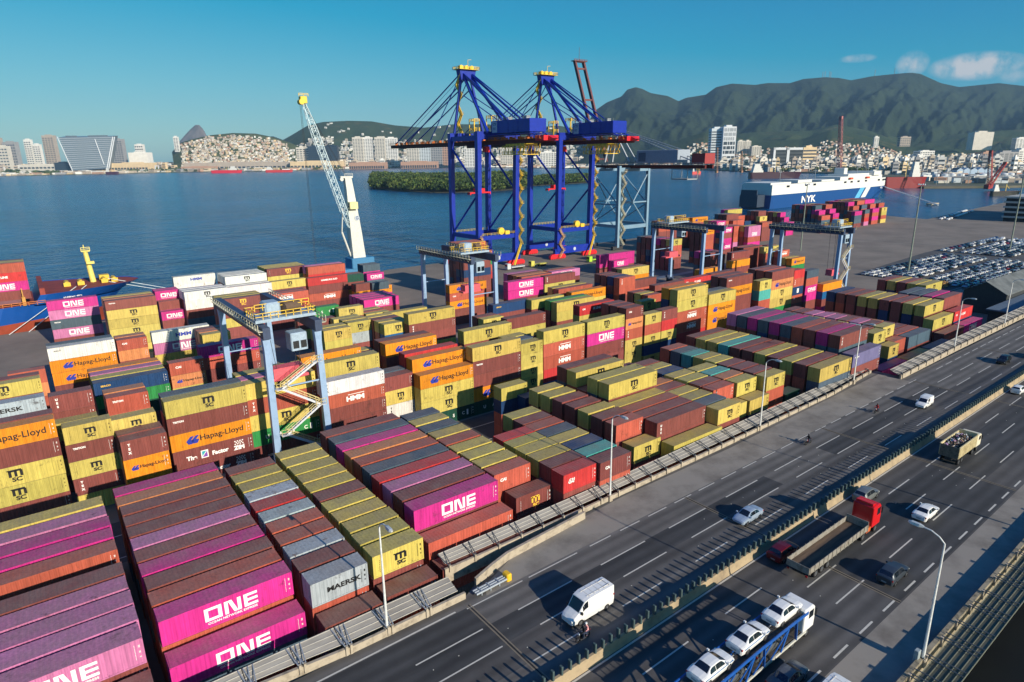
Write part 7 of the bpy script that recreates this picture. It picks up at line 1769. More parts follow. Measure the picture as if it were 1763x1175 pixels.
# ------------------------------------------------------------------ foliage
LEAF = [mat('leaf_dark', (38, 56, 24), .8, var=.35, scale=.15), mat('leaf_mid', (62, 84, 32), .8, var=.3, scale=.15), mat('leaf_pale', (92, 104, 44), .8, var=.3, scale=.15)]
def crown_pts(c, r, h, n, size, out, rnd):
    th = rnd.uniform(0, 2*np.pi, n); ph = np.arccos(rnd.uniform(-.1, 1, n)); rr = rnd.uniform(.75, 1.08, n)
    P = np.stack([c[0]+r*rr*np.sin(ph)*np.cos(th), c[1]+r*rr*np.sin(ph)*np.sin(th), c[2]+h*rr*np.cos(ph)], 1)
    a = rnd.normal(size=(n, 3)); b_ = rnd.normal(size=(n, 3)); a /= np.linalg.norm(a, axis=1)[:, None]; b_ -= a*(a*b_).sum(1)[:, None]; b_ /= np.linalg.norm(b_, axis=1)[:, None]
    s_ = size*rnd.uniform(.6, 1.4, (n, 1)); out.append(np.stack([P-a*s_-b_*s_*.6, P+a*s_-b_*s_*.6, P+a*s_+b_*s_*.6, P-a*s_+b_*s_*.6], 1))
def leaf_object(name, quads, label=None, cat=None, kind='stuff', mats=LEAF, parent=None, group=None):
    Q = np.concatenate(quads); n = len(Q); me = bpy.data.meshes.new(name); me.vertices.add(n*4); me.vertices.foreach_set('co', Q.reshape(-1).astype(np.float32))
    me.loops.add(n*4); me.loops.foreach_set('vertex_index', np.arange(n*4, dtype=np.int32)); me.polygons.add(n); me.polygons.foreach_set('loop_start', np.arange(0, n*4, 4, dtype=np.int32))
    for m in mats: me.materials.append(m)
    mi = []
    for q in quads: mi += [nrng.integers(0, len(mats))]*0+list(np.clip(np.round(nrng.normal(nrng.uniform(0, len(mats)-1), .5, len(q))), 0, len(mats)-1).astype(int))
    me.polygons.foreach_set('material_index', np.array(mi, np.int32)); me.update(calc_edges=True); o = link(name, me, parent)
    if not parent: tag(o, label, cat, group, kind)
    return o
# mangrove island: ground + canopy
def inpoly(x, y, P):
    c = False; j = len(P)-1
    for i in range(len(P)):
        if (P[i][1] > y) != (P[j][1] > y) and x < (P[j][0]-P[i][0])*(y-P[i][1])/(P[j][1]-P[i][1])+P[i][0]: c = not c
        j = i
    return c
front = [at(px, py, -2.5)[:2] for px, py in ((643, 326), (690, 330), (740, 332.5), (800, 332), (860, 329), (905, 325))]
back = [(p[0]*1.62, p[1]*1.62) for p in front[::-1]]
ISL = [(front, back, 19), ([at(px, py, -2.5)[:2] for px, py in ((912, 321), (960, 318), (1010, 315))], None, 13)]
quads = []
for fr, bk, hh in ISL:
    if bk is None: bk = [(p[0]*1.22, p[1]*1.22) for p in fr[::-1]]
    P = list(fr)+list(bk); poly_sheet('island_ground', P, -1.6, mat('island_mud', (60, 56, 38), .9), thick=2)
    xs_, ys_ = [p[0] for p in P], [p[1] for p in P]; k = 0
    while k < (1700 if hh > 15 else 420):
        x, y = rng.uniform(min(xs_), max(xs_)), rng.uniform(min(ys_), max(ys_))
        if not inpoly(x, y, P): continue
        dmin = min(math.hypot(x-p[0], y-p[1]) for p in P); h_ = hh*(.55+.45*min(1, dmin/45))*rng.uniform(.7, 1.15); r_ = rng.uniform(7, 13)
        crown_pts((x, y, h_*.35-1.5), r_, h_*.65, 90, 1.5, quads, nrng); k += 1
leaf_object('mangrove_trees', quads, 'dense olive green mangrove thicket covering the islands in the bay', 'mangrove')

# ------------------------------------------------------------------ hills
def hill(name, label, ridge, D, Dfront, m, rough=.06, nx=160, ny=46, Dback=None, base=0.5, bw=1.0, low=1.0):
    """ridge: list of (px,py) skyline; D forward distance of the skyline, Dfront of the foot"""
    xs = np.linspace(ridge[0][0], ridge[-1][0], nx); ysky = np.interp(xs, [r_[0] for r_ in ridge], [r_[1] for r_ in ridge])
    Dback = Dback or D*1.18; V = np.zeros((nx, ny, 3)); rnd = np.random.default_rng(int(abs(ridge[0][0])+D) % 1000)
    def fbm(u, v):
        s = 0; a = 1
        for o_ in range(6):
            f = 2**o_; ph = rnd2[o_]; s = s+a*(1-2*np.abs(np.sin(u*f*1.3+ph[0]+1.3*np.sin(v*f*.9+ph[1]))*np.cos(v*f*1.1+ph[2]+.8*np.sin(u*f+ph[3])))); a *= .55
        return s
    rnd2 = rnd.uniform(0, 6.28, (6, 4))
    for i, px in enumerate(xs):
        top = far(px, ysky[i], D); zt = top[2]
        for j in range(ny):
            t_ = j/(ny-1)
            if t_ <= .75: s = t_/.75; Dj = Dfront+(D-Dfront)*s; hfr = s**1.25*(1-.0*s)
            else: s = (t_-.75)/.25; Dj = D+(Dback-D)*s; hfr = 1-s*s
            g = far(px, ysky[i], Dj); nzv = fbm(px*.016, Dj/D*5)-1.0
            edge = min(1, i/6, (nx-1-i)/6)
            damp = 4*hfr*(1-hfr) if t_ <= .75 else 0
            z_ = base+(zt-base)*max(0, hfr+rough*nzv*damp) if t_ <= .75 else base+(zt-base)*hfr
            if t_ < .74: z_ = min(z_, CH+(zt-CH)*Dj/D-(zt-base)*.10*(1-t_/.75)-2)
            V[i, j] = (g[0], g[1], max(base-1, z_))
    me = bpy.data.meshes.new(name); me.from_pydata([tuple(v) for v in V.reshape(-1, 3)], [], [(i*ny+j, (i+1)*ny+j, (i+1)*ny+j+1, i*ny+j+1) for i in range(nx-1) for j in range(ny-1)]); me.materials.append(m)
    me.polygons.foreach_set('use_smooth', [True]*len(me.polygons)); me.update(); o = link(name, me); tag(o, kind='structure'); return V
forest = mat('forest_hill', (50, 62, 42), .95, scale=.004, rgb2=(34, 46, 34), thr=.5, soft=.2, bump=12, bscale=.03, spec=.1)
forest2 = mat('forest_hill_mixed', (58, 72, 46), .95, scale=.008, rgb2=(96, 88, 56), thr=.36, soft=.1, bump=8, bscale=.05, spec=.1)
rockm = mat('granite_peak', (120, 108, 102), .9, scale=.01, rgb2=(80, 78, 74), thr=.5, stretch=(1, 1, .4), spec=.1)
hill('mountain_range', '', [(985, 262), (1010, 215), (1025, 190), (1045, 176), (1070, 166), (1080, 154), (1095, 150), (1106, 153), (1120, 160), (1150, 165), (1168, 174), (1182, 168), (1215, 163), (1233, 150), (1260, 144), (1300, 146), (1322, 143), (1360, 143), (1383, 136), (1420, 133), (1445, 134), (1465, 138), (1500, 131), (1530, 128), (1570, 125), (1585, 127), (1620, 143), (1652, 150), (1680, 147), (1720, 143), (1763, 148), (1830, 160), (1900, 200)], 6800, 3300, forest, rough=.075, nx=330, ny=84)
hill('corcovado_rock', '', [(1066, 172), (1074, 163), (1080, 155), (1094, 151), (1104, 153), (1112, 158), (1128, 168)], 6700, 6480, rockm, nx=30, ny=14, rough=.02)
hill('foothills', '', [(1120, 262), (1200, 240), (1290, 228), (1400, 224), (1440, 214), (1500, 226), (1560, 240), (1640, 232), (1700, 226), (1800, 220)], 4600, 2900, forest2, rough=.12, nx=120, ny=40)
FV = hill('santa_teresa_hill', '', [(484, 243), (500, 234), (530, 216), (556, 210), (600, 208), (640, 209), (680, 216), (730, 220), (780, 214), (840, 214), (900, 222), (960, 216), (1000, 224), (1040, 232), (1120, 250)], 5600, 4150, forest2, rough=.06, nx=140)
hill('sugarloaf', '', [(306, 246), (318, 232), (328, 221), (336, 214), (343, 214), (350, 222), (356, 233), (364, 246)], 9500, 9100, rockm, nx=40, ny=20, rough=.015)
hill('distant_ridge', '', [(420, 246), (446, 236), (470, 234), (486, 240), (500, 246)], 8500, 7800, forest, nx=30, ny=14)
PV = hill('providencia_hill', '', [(296, 262), (310, 246), (330, 240), (360, 233), (400, 229), (440, 230), (470, 236), (500, 246), (530, 258), (570, 268)], 4700, 4260, mat('hill_mixed', (92, 96, 62), .95, scale=.012, rgb2=(60, 74, 40), thr=.5, spec=.1), rough=.03, nx=90, ny=30)
FH = hill('low_hill', '', [(1100, 262), (1180, 238), (1215, 226), (1240, 230), (1300, 244), (1380, 240), (1430, 224), (1490, 234), (1560, 252)], 3900, 2750, forest2, rough=.05, nx=90, ny=30)

# ------------------------------------------------------------------ city
WALLC = [(206, 200, 186), (190, 176, 156), (222, 220, 212), (172, 160, 146), (176, 140, 118), (150, 150, 150), (214, 190, 150), (198, 206, 208)]
WALLM = [mat('render_%d' % i, c, .85, var=.12, scale=.05) for i, c in enumerate(WALLC)]
WIN = mat('dark_windows', (52, 62, 72), .3, var=.2, spec=.6); ROOFG = mat('roof_grey', (120, 112, 104), .9)
def block(label, px0, px1, ptop, pbase, D, m, bands=0, cols=0, name='office_building', depth=.6, yaw=0, top=True, band_m=None, cat='building', group=None, gap=.45):
    a, c = far(px0, pbase, D), far(px1, pbase, D); w = np.linalg.norm((c-a)[:2]); z0 = .4 if a[2] < 26 else a[2]-8 ; z1 = far((px0+px1)/2, ptop, D)[2]
    cx, cy = (a[0]+c[0])/2, (a[1]+c[1])/2; ang = math.atan2(c[1]-a[1], c[0]-a[0])+yaw
    t = thing(name, label, cat, (cx, cy, z0), ang, group); h = z1-z0; d = w*depth
    b = MB(); b.box(-w/2, 0, 0, w/2, d, h); 
    if top: b.box(-w*.25, d*.2, h, w*.2, d*.8, h+min(6, h*.08))
    b.build('wall', m, t)
    if bands:
        for k in range(bands):
            z = h*(.06+.9*k/bands); hh_ = h*.9/bands*gap; b = MB()
            if cols:
                for j in range(cols): x = -w/2+w*(j+.15)/cols; b.box(x, -.25, z, x+w/cols*.7, .1, z+hh_)
            else: b.box(-w/2*.97, -.25, z, w/2*.97, .1, z+hh_)
            b.box(-w/2-.25, d*.08, z, -w/2+.1, d*.92, z+hh_); b.build('window_band', band_m or WIN, t)
    return t
# tapering glass landmark block
D = 4120; gl_a = mat('glass_silver', (128, 140, 146), .35, .3, spec=.7); frw = mat('frame_white', (206, 210, 212), .6)
def pt(px, py, dd=0): p = far(px, py, D+dd); return (p[0], p[1], p[2])
t = thing('landmark_office', 'wide silver office block that narrows towards its base, at the left shore', 'building', (0, 0, 0))
P = [pt(101, 237), pt(195, 235), pt(187, 290), pt(125, 294)]; Pb = [pt(112, 235, 90), pt(203, 234, 90), pt(195, 290, 90), pt(135, 293, 90)]
b = MB(); b.loft([P, Pb]); b.build('glass_volume', gl_a, t)
for k in range(16):
    f = (k+.6)/16.5; b = MB(); L_ = np.array(P[0])+(np.array(P[3])-np.array(P[0]))*f; R_e = np.array(P[1])+(np.array(P[2])-np.array(P[1]))*f; nrm = np.array([cf[0], cf[1], 0])*-1.2; b.bar(L_+nrm, R_e+nrm, 2.0, 3.6, k % 2 and 0); b.build('floor_band', mat('floor_band', (170, 180, 184), .5), t)
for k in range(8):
    f = (k*2+1.5)/16.5; b = MB(); L_ = np.array(P[0])+(np.array(P[3])-np.array(P[0]))*f; R_e = np.array(P[1])+(np.array(P[2])-np.array(P[1]))*f; b.bar(L_*.8+R_e*.2-np.array([cf[0], cf[1], 0])*1.0, R_e*.97+L_*.03-np.array([cf[0], cf[1], 0])*1.0, 1.6, 2.2); b.build('dark_band', WIN, t)  # dark bars in the window material, one at every second floor
b = MB()
for p, q in ((pt(98, 236, -4), pt(126, 297, -4)), (pt(197, 236, -4), pt(187, 292, -4)), (pt(194, 236, -4), pt(184, 290, -4)), (pt(163, 240, -4), pt(179, 284, -4))): b.bar(p, q, 4, 5)
b.build('edge_frame', frw, t)
b = MB(); b.loft([[pt(112, 237, 30), pt(133, 237, 30), pt(132, 234, 30), pt(113, 234, 30)], [pt(112, 237, 70), pt(133, 237, 70), pt(132, 234, 70), pt(113, 234, 70)]]); b.loft([[pt(151, 236, 30), pt(186, 236, 30), pt(185, 233, 30), pt(151, 233.5, 30)], [pt(151, 236, 70), pt(186, 236, 70), pt(185, 233, 70), pt(151, 233.5, 70)]]); b.build('roof_plant', mat('plant_slate', (96, 106, 112), .6), t)
W0, W2, W3 = WALLM[0], WALLM[2], WALLM[3]
GLB = mat('glass_navy', (40, 52, 66), .3, .1, spec=.7)
specs = [
 ('pale stepped tower cut by the left picture edge', -12, 8, 238, 292, 4500, W3, 12, 4), ('grey slab block second from the left edge', 13, 34, 245, 292, 4500, WALLM[5], 10, 5), ('cream low block at the far left waterfront', 0, 20, 252, 296, 4400, W0, 8, 4),
 ('white angular tower left of the tapering glass block', 50, 62, 241, 292, 4600, W2, 14, 3), ('second white tower, lower, beside the angular one', 64, 76, 249, 292, 4600, W2, 12, 3), ('tall grey tower directly behind the left end of the tapering block', 82, 101, 234, 290, 4650, W3, 16, 4),
 ('long pale low warehouse left of the tapering block', 35, 96, 284, 297, 4200, W0, 2, 9), ('dark glass low office at the foot of the tapering block', 96, 120, 280, 296, 4190, GLB, 4, 0),
 ('grey slab right behind the tapering block', 196, 217, 240, 292, 4700, WALLM[5], 14, 5), ('white perforated block among trees right of the tapering block', 223, 256, 263, 281, 4300, W2, 0, 0), ('white domed hilltop building right of the tapering block', 233, 247, 249, 262, 4500, W2, 3, 4),
 ('slim white tower at the left foot of the steep peak', 301, 309, 236, 260, 4600, W2, 10, 2),
 ('white office block left of the dark glass pair', 512, 534, 254, 284, 4220, W0, 8, 4), ('left half of the dark glass office pair by the water', 532, 556, 252, 277, 4180, GLB, 7, 6), ('right half of the dark glass office pair by the water', 557, 582, 251, 277, 4180, GLB, 7, 6),
 ('long beige warehouse below the dark glass pair', 500, 586, 278, 289, 4150, WALLM[6], 1, 14),
 ('first of the tall cream twin slabs left of the blue cranes', 609, 627, 237, 278, 4300, W0, 16, 4), ('second of the tall cream twin slabs left of the blue cranes', 627, 643, 237, 278, 4310, W2, 16, 4), ('third tall cream slab left of the blue cranes', 647, 664, 237, 278, 4300, W0, 16, 4), ('fourth tall cream slab left of the blue cranes', 665, 685, 238, 278, 4310, W2, 16, 5),
 ('cream slab behind the boom tip of the left blue crane', 701, 722, 250, 280, 4100, W0, 12, 5), ('glass-fronted slab between boom and first crane leg', 722, 742, 250, 280, 4110, WALLM[7], 12, 5), ('bluish slab just left of the first blue crane leg', 743, 762, 250, 282, 4120, WALLM[5], 12, 5), ('pink-grey slab against the first blue crane leg', 762, 774, 250, 282, 4130, WALLM[4], 12, 3),
 ('pale slab seen between the first and second crane legs', 800, 822, 254, 284, 3900, W2, 12, 5), ('pale slab seen right of the second crane leg', 862, 882, 254, 284, 3900, W0, 12, 5), ('pale low block behind the crane legs in the middle', 930, 958, 262, 288, 3600, W2, 7, 6),
 ('long brick warehouse on the far quay left of the blue cranes', 601, 662, 280, 288, 3800, WALLM[4], 1, 16), ('second long brick warehouse nearer the blue cranes', 690, 752, 278.5, 286, 3800, WALLM[4], 1, 16), ('long tan warehouse row right of the tapering glass block', 192, 255, 281, 292, 4180, WALLM[6], 1, 12), ('long grey-roofed quay shed below the hillside houses', 318, 500, 280, 292, 4190, WALLM[3], 1, 24), ('low reddish quay shed at the foot of the hillside houses', 312, 372, 287, 295, 4160, WALLM[4], 1, 14),
 ('blue-glass half of the landmark tower right of the grey crane', 1222, 1243, 222, 280, 2500, WALLM[7], 14, 0), ('cream tower pair, left one, right of the white-framed tower', 1269, 1281, 243, 262, 3000, W0, 12, 3), ('cream tower pair, right one, right of the white-framed tower', 1282, 1292, 243, 262, 3000, W0, 12, 3), ('wide cream residential block right of the cream tower pair', 1294, 1310, 252, 265, 2950, W0, 8, 4),
 ('striped beige office behind the car carrier', 1381, 1404, 254, 280, 2200, WALLM[6], 6, 0), ('square beige block on the hillside above the red ship', 1549, 1567, 236, 250, 3500, WALLM[3], 5, 5), ('tall cream arch-shaped hospital block on the hill at the right', 1674, 1707, 228, 256, 3400, W0, 0, 0), ('white low office row above the stadium roof', 1583, 1608, 260, 272, 2600, W2, 4, 6), ('pinkish block right of the stadium', 1690, 1718, 262, 280, 2300, WALLM[4], 6, 7),
 ('grey dark-sided tower near the right picture edge', 1717, 1750, 262, 288, 1900, WALLM[5], 8, 4), ('white slim tower cut by the right picture edge', 1750, 1775, 258, 286, 1950, W2, 8, 3), ('pale tower on the hill at the right picture edge', 1748, 1770, 238, 254, 3300, W2, 8, 4), ('white slab among hillside houses behind the ship funnel', 1504, 1512, 236, 252, 3300, W2, 8, 2)]
for lab, a, c, tp, bs, D_, m, bn, cl in specs: block(lab, a, c, tp, bs, D_, m, bn, cl, name='warehouse' if 'warehouse' in lab or 'shed' in lab else 'tower_block', depth=.5 if D_ > 3000 else .8)
# hospital void + arch office pair
t = block('white-framed lattice half of the landmark tower right of the grey crane', 1242, 1264, 219, 280, 2480, frw, 0, 0, name='tower_block', depth=1.0)
kd = [k for k in kids(t)][0]; w_ = kd.dimensions[0]; h_ = kd.dimensions[2]*.97
for k in range(9):
    b = MB(); z = h_*(.04+.105*k); j = -w_/2+w_*.06; nn = 0
    while j < w_/2-w_*.1:
        ww = w_*rng.choice((.12, .2, .28)); ww = min(ww, w_/2-w_*.04-j); b.box(j, -.5, z, j+ww, .2, z+h_*(.05 if k < 3 else .075)); j += ww+w_*.05
    b.build('window_band', WIN if k < 6 else mat('blind_pale', (150, 156, 160), .6), t)
for px0, px1, lab in ((1330, 1352, 'left white-framed dark office of the pair behind the car carrier'), (1353, 1381, 'right white-framed dark office of the pair behind the car carrier')):
    t = block(lab, px0, px1, 255, 281, 2150, mat('glass_slate', (54, 62, 68), .35, spec=.6), 6, 0, name='tower_block', depth=.7, top=False, band_m=mat('glass_darker', (36, 44, 50), .3)); k0 = kids(t)[0]; w_ = k0.dimensions[0]; h_ = k0.dimensions[2]
    b = MB(); b.box(-w_/2, -1.6, 0, -w_/2+w_*.16, .3, h_); b.box(-w_/2, -1.6, h_-h_*.09, w_*.45, .3, h_+1); b.build('white_frame', frw, t)
# stadium arched roof, blue gabled sheds, tanks
t = thing('stadium', 'long low arena with white arched ribbed roof at the right', 'stadium', tuple(far(1650, 281, 2400)*[1, 1, 0]), -YAW); b = MB(); rings = []
for i in range(21): a = PI*i/20; rings.append([(-95*math.cos(a), y, 4+17*math.sin(a)) for y in (-2, 60)]+[(-93*math.cos(a), y, 3+15.6*math.sin(a)) for y in (60, -2)])
b.loft(rings, caps=True); b.build('roof', mat('arena_white', (196, 194, 186), .7), t)
b = MB(); b.box(-88, 2, 0, 88, 55, 9); b.build('stand', mat('arena_dark', (84, 84, 84), .8), t)
for i in range(15): x = -80+i*11.4; hh_ = 15*math.sqrt(max(.05, 1-(x/95)**2)); MB().box(x, -1.5, 1, x+1.4, 1, 3+hh_).build('rib', frw, t)
for k in range(5):
    p0 = far(1649+k*12, 288, 1500); s_ = 12/FPX*1500; ux = np.array([cr[0], cr[1]]); ux /= np.linalg.norm(ux); uy = np.array([-ux[1], ux[0]]); q = p0[:2]
    gable('gabled_shed', '%s pale blue gabled shed of the row behind the basin, counted from the left' % ('first', 'second', 'third', 'fourth', 'fifth')[k], [q, q+uy*40, q+uy*40+ux*s_*.96, q+ux*s_*.96], 10, 15, mat('shed_paleblue', (160, 180, 200), .7), frw if k % 2 else RGr, 'shed')
for k, (px, py) in enumerate(((1613, 291), (1629, 291), (1641, 290), (1693, 301), (1704, 300), (1729, 301), (1740, 301), (1655, 297))):
    p0 = far(px, py, 1250); t = thing('storage_tank', 'white cylindrical storage tank in the port yard behind the basin', 'tank', (p0[0], p0[1], .5), 0, 'storage tanks behind the basin'); MB().tube((0, 0, 0), (0, 0, 9), 6.2, n=20).build('shell', frw, t); MB().tube((0, 0, 9), (0, 0, 10.4), 6.2, .6, n=20).build('roof', frw, t)
# dockside lattice cranes on the far right shore
LR = mat('lattice_red', (150, 52, 48), .6)
def lattice_crane(label, px, pbase, ptop, D, m, lean=0.0, name='tower_crane', wd=2.6):
    p0, p1 = far(px, pbase, D), far(px+lean, ptop, D); b = MB(); t = thing(name, label, 'crane', (p0[0], p0[1], .5)); q0 = np.array([0, 0, 0.]); q1 = p1-[p0[0], p0[1], .5]; n = 16; w = wd
    def c(i, a, s_): f = i/n; return q0+(q1-q0)*f+np.array([a*w, s_*w, 0])*(1-.35*f)
    for a, s_ in ((-1,-1),(1,-1),(1,1),(-1,1)): b.bar(c(0, a, s_), c(n, a, s_), .7, .7)
    for i in range(n): b.bar(c(i, -1, -1), c(i+1, 1, -1), .4, .4); b.bar(c(i, -1, -1), c(i+1, -1, 1), .4, .4); b.bar(c(i, -1, -1), c(i, 1, -1), .4, .4)
    b.build('mast', m, t); b = MB(); b.box(-4, -3, 0, 4, 3, 6); b.build('base', m, t); b = MB(); b.box(q1[0]-2, q1[1]-2, q1[2]-2, q1[0]+2, q1[1]+2, q1[2]+2); b.build('mast_head', m, t); return t
lattice_crane('tall red and white lattice crane mast behind the car carrier', 1447, 300, 203, 900, mat('lattice_redwhite', (170, 110, 106), .6), 1)
lattice_crane('red lattice crane leaning right, nearer the right edge', 1700, 320, 282, 900, LR, 30); lattice_crane('upright red lattice crane on the quay behind the basin', 1704, 320, 262, 920, LR, 2)
lattice_crane('thin ochre derrick on the far quay below the cream towers', 1203, 292, 262, 1900, mat('lattice_ochre', (180, 140, 70), .6), 1); lattice_crane('thin brown derrick in front of the white-framed landmark tower', 1234, 293, 256, 1900, mat('lattice_brown', (150, 110, 80), .6), 1); lattice_crane('thin brown derrick right of the white-framed landmark tower', 1277, 290, 262, 1900, mat('lattice_brown', (150, 110, 80), .6), 0)
lattice_crane('dark leaning derrick boom beside the red ship', 1492, 300, 258, 1500, mat('lattice_grey', (110, 108, 100), .6), -9)
for k, px in enumerate((1612, 1631, 1668, 1697, 1724, 1748, 1655)):
    p0 = far(px, 316-k % 3*4, 1050); b = MB(); b.tube((0, 0, 0), (0, 0, 26), .5, .3, n=6); b.box(-2, -.5, 25.5, 2, .5, 26.5); o = b.build('light_mast', GRY); o.location = (p0[0], p0[1], .5); tag(o, 'slim grey light mast in the port yard behind the basin', 'mast', 'light masts behind the basin')
# arch gate at the far left quay
t = thing('portal_gate', 'white portal crane frame on the far left quay', 'crane', (0, 0, 0)); b = MB(); b.bar(far(267.5, 296, 4100), far(267.5, 286, 4100), 5, 5); b.bar(far(273, 296, 4100), far(273, 286, 4100), 5, 5); b.bar(far(267, 286, 4100), far(273.5, 286, 4100), 5, 5); b.build('frame', frw, t)

# houses: 300 individuals, the rest one mass
def surf_sample(V, n, tmin, tmax, imin=0, imax=1.0):
    nx, ny = V.shape[:2]; out = []
    for _ in range(n):
        i = int((imin+(imax-imin)*rng.random())*(nx-2)); j = int((tmin+(tmax-tmin)*rng.random())*(ny-2)); f, g = rng.random(), rng.random()
        out.append(V[i, j]*(1-f)*(1-g)+V[i+1, j]*f*(1-g)+V[i, j+1]*(1-f)*g+V[i+1, j+1]*f*g)
    return out
houses = []
def hs(p, w, h, i, d=None): houses.append((float(p[0]), float(p[1]), float(p[2]), w, d or w*rng.uniform(.6, 1), h, i, rng.uniform(-.4, .4)))
for p in surf_sample(PV, 1500, .02, .72, .05, .72): hs(p-[0, 0, 2], rng.uniform(9, 17), rng.uniform(8, 15), rng.choice((0, 1, 2, 3, 4, 6, 1, 0)))
for p in surf_sample(PV, 160, .02, .6, .7, .98): hs(p-[0, 0, 2], rng.uniform(10, 18), rng.uniform(8, 15), rng.choice((0, 1, 2)))
for p in surf_sample(FV, 1300, 0.0, .50): hs(p-[0, 0, 3], rng.uniform(12, 28), rng.uniform(10, 26), rng.choice((0, 2, 2, 0, 1, 5)))
for p in surf_sample(FV, 40, .5, .75): hs(p-[0, 0, 3], rng.uniform(12, 24), rng.uniform(8, 18), 2)
for p in surf_sample(FH, 1300, .02, .52): hs(p-[0, 0, 2], rng.uniform(7, 13), rng.uniform(6, 12), rng.choice((0, 1, 4, 2, 3, 4)))
for _ in range(3300):
    px = rng.uniform(1110, 1790); D_ = rng.uniform(1950, 3250) if px < 1500 else rng.uniform(1500, 3200); p = far(px, 290, D_); s_ = D_/2600; hs((p[0], p[1], .4), rng.uniform(9, 26)*s_, rng.choice((8, 10, 14, 18, 34, 12, 22))*rng.uniform(.7, 1.2), rng.choice((0, 2, 2, 0, 1, 3, 6, 5)))
for _ in range(900):
    px = rng.uniform(-30, 300); D_ = rng.uniform(4260, 5600); p = far(px, 280, D_); hs((p[0], p[1], .4), rng.uniform(14, 34), rng.uniform(14, 60), rng.choice((0, 2, 0, 3, 1, 6)))
for _ in range(1500):
    px = rng.uniform(480, 1120); D_ = rng.uniform(4250, 4700) if px < 760 else rng.uniform(4150, 5000); p = far(px, 280, D_); hs((p[0], p[1], .4), rng.uniform(14, 36), rng.uniform(12, 60), rng.choice((0, 2, 0, 2, 1, 3)))
for _ in range(420):      # sheds, stacks and vehicles of the far right port yards
    px = rng.uniform(1290, 1790); D_ = rng.uniform(1050, 1700) if px > 1590 else rng.uniform(1900, 2200); p = far(px, 290, D_); hs((p[0], p[1], .4), rng.uniform(6, 26), rng.uniform(3, 8), rng.choice((2, 0, 5, 4, 3, 7)))
for _ in range(1500):     # quay sheds, yards and low blocks along the far waterfront
    px = rng.uniform(-30, 1110); D_ = rng.uniform(3150, 4260) if px < 700 else rng.uniform(3200, 4200); p = far(px, 290, D_); hs((p[0], p[1], .4), rng.uniform(14, 60), rng.choice((5, 7, 8, 10, 14))*rng.uniform(.8, 1.2), rng.choice((0, 2, 1, 3, 4, 6, 5, 2)), rng.uniform(12, 30))
def apparent(h): 
    d = h[0]*cf[0]+h[1]*cf[1]; return -h[3]*h[5]/(d*d)
def in_fl(h): return inpoly(h[0], h[1], FL)
houses = [h for h in houses if in_fl(h)]; houses.sort(key=apparent)
hb = {}
for i, m in enumerate(WALLM):
    b = MB(); b.box(-.5, -.5, 0, .5, .5, 1); b.box(-.5, -.5, 1, .5, .5, 1.02); hb[i] = b
hmesh = {i: MB().box(-.5, -.5, 0, .5, .5, 1).box(-.2, -.2, 1, .25, .25, 1.12).mesh('house', m) for i, m in enumerate(WALLM)}
wband = MB()
for k in range(3): wband.box(-.42, -.515, .16+.28*k, .42, -.49, .28+.28*k); wband.box(-.515, -.4, .16+.28*k, -.49, .4, .28+.28*k)
wmesh = wband.mesh('window_band', WIN)
for x, y, z, w, d, h, i, rz in houses[:300]:
    o = link('city_building', hmesh[i], loc=(x, y, z)); o.scale = (w, d, h); o.rotation_euler = (0, 0, rz-YAW); tag(o, 'small pale flat-roofed building in the dense city beyond the port', 'building', 'small buildings of the far city'); link('window_band', wmesh, o)
sv2, sf2, sm2 = [], [], []
for x, y, z, w, d, h, i, rz in houses[300:]:
    c_, s_ = math.cos(rz-YAW), math.sin(rz-YAW); o_ = len(sv2)
    for zz in (0, h):
        for a, b_ in ((-.5,-.5),(.5,-.5),(.5,.5),(-.5,.5)): sv2.append((x+a*w*c_-b_*d*s_, y+a*w*s_+b_*d*c_, z+zz))
    sf2 += [(o_, o_+3, o_+2, o_+1), (o_+4, o_+5, o_+6, o_+7)]+[(o_+k, o_+(k+1) % 4, o_+4+(k+1) % 4, o_+4+k) for k in range(4)]; sm2 += [i]*6
    if h > 14:
        o_ = len(sv2); n = 3
        for k in range(n):
            z0, z1 = z+h*(.15+.27*k), z+h*(.27+.27*k); q = len(sv2)
            for a, zz in ((-.42, z0), (.42, z0), (.42, z1), (-.42, z1)): sv2.append((x+a*w*c_+.52*d*s_, y+a*w*s_-.52*d*c_, zz))
            sf2.append((q, q+1, q+2, q+3)); sm2.append(len(WALLM))
me = bpy.data.meshes.new('city_buildings'); me.from_pydata(sv2, [], sf2)
for m in WALLM+[WIN]: me.materials.append(m)
me.polygons.foreach_set('material_index', sm2); me.update(); tag(link('city_buildings', me), 'mass of small far buildings and hillside houses across the bay', 'buildings', kind='stuff')
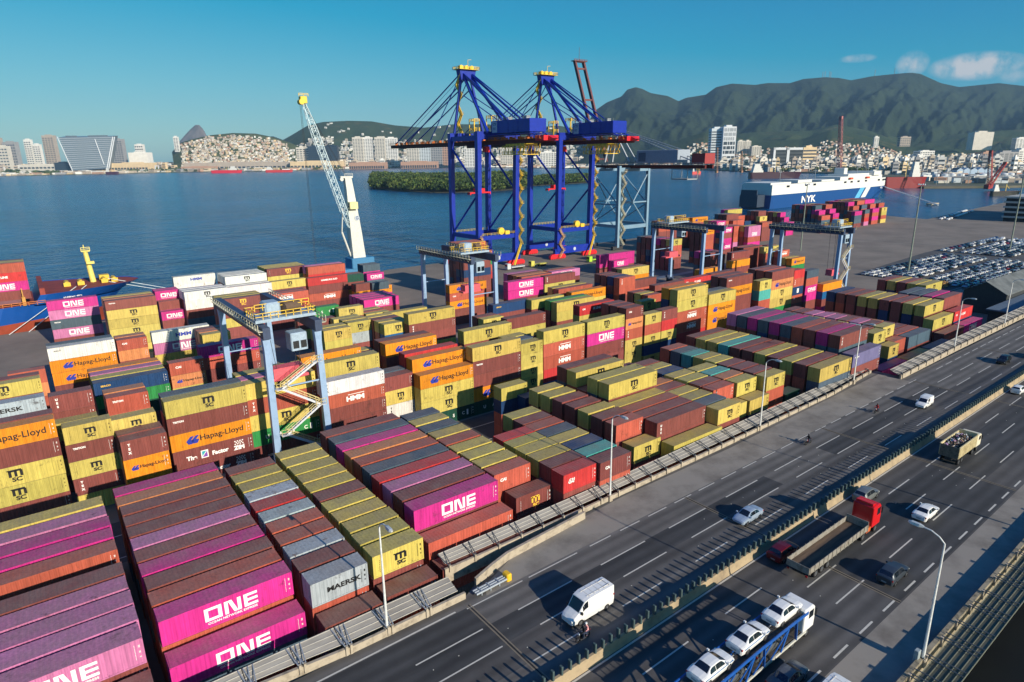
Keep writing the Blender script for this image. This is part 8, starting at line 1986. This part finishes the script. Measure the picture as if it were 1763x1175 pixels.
# greenery between the buildings
quads = []
for (a, c, py, D0, D1, n, r_, h_) in ((10, 48, 288, 4230, 4330, 40, 16, 22), (196, 300, 282, 4260, 4500, 150, 18, 26), (300, 372, 280, 4240, 4300, 60, 16, 22), (420, 520, 280, 4300, 4500, 120, 16, 22), (560, 610, 280, 4250, 4500, 50, 16, 26), (-20, 100, 290, 3500, 4200, 90, 14, 16), (200, 320, 290, 3700, 4200, 90, 14, 16), (330, 1100, 288, 3700, 4300, 260, 13, 15), (480, 1100, 280, 4300, 5200, 260, 16, 24), (1110, 1560, 290, 1900, 2300, 260, 9, 11), (1540, 1790, 290, 1600, 2600, 420, 10, 12), (1400, 1560, 290, 1550, 1950, 120, 9, 13), (1560, 1700, 290, 2700, 3300, 160, 14, 18)):
    for _ in range(n):
        p = far(rng.uniform(a, c), py, rng.uniform(D0, D1))
        if inpoly(p[0], p[1], FL): crown_pts((p[0], p[1], h_*.3), r_*rng.uniform(.7, 1.3), h_*.7*rng.uniform(.6, 1.2), 46, r_*.2, quads, nrng)
leaf_object('city_trees', quads, 'dark green trees in clumps between the far buildings and quays', 'trees')
# radio masts on the ridge
for px, py in ((1416, 134), (1420, 133), (1428, 133), (1506, 130), (1540, 127), (1430, 134)):
    p = far(px, py, 6800); b = MB(); b.bar((0, 0, -10), (0, 0, 55), 4, 4); o = b.build('radio_mast', GRY); o.location = tuple(p); tag(o, 'thin radio mast on the mountain skyline', 'mast', 'radio masts on the ridge')

# ------------------------------------------------------------------ air
hz = MB(); hz.box(-9500, -700, -9.5, 12500, 12500, 1010); o = hz.build('haze', None if 0 else bpy.data.materials.new('haze_air')); tag(o, kind='stuff'); o['label'] = 'thin bluish summer haze over the bay'; o['category'] = 'haze'
hm = o.data.materials[0]; hm.use_nodes = True; t = hm.node_tree; t.nodes.clear(); ou = t.nodes.new('ShaderNodeOutputMaterial'); pv = t.nodes.new('ShaderNodeVolumePrincipled')
pv.inputs['Density'].default_value = 3.6e-5; pv.inputs['Color'].default_value = (.42, .72, 1.0, 1); pv.inputs['Anisotropy'].default_value = .0; t.links.new(pv.outputs[0], ou.inputs['Volume'])
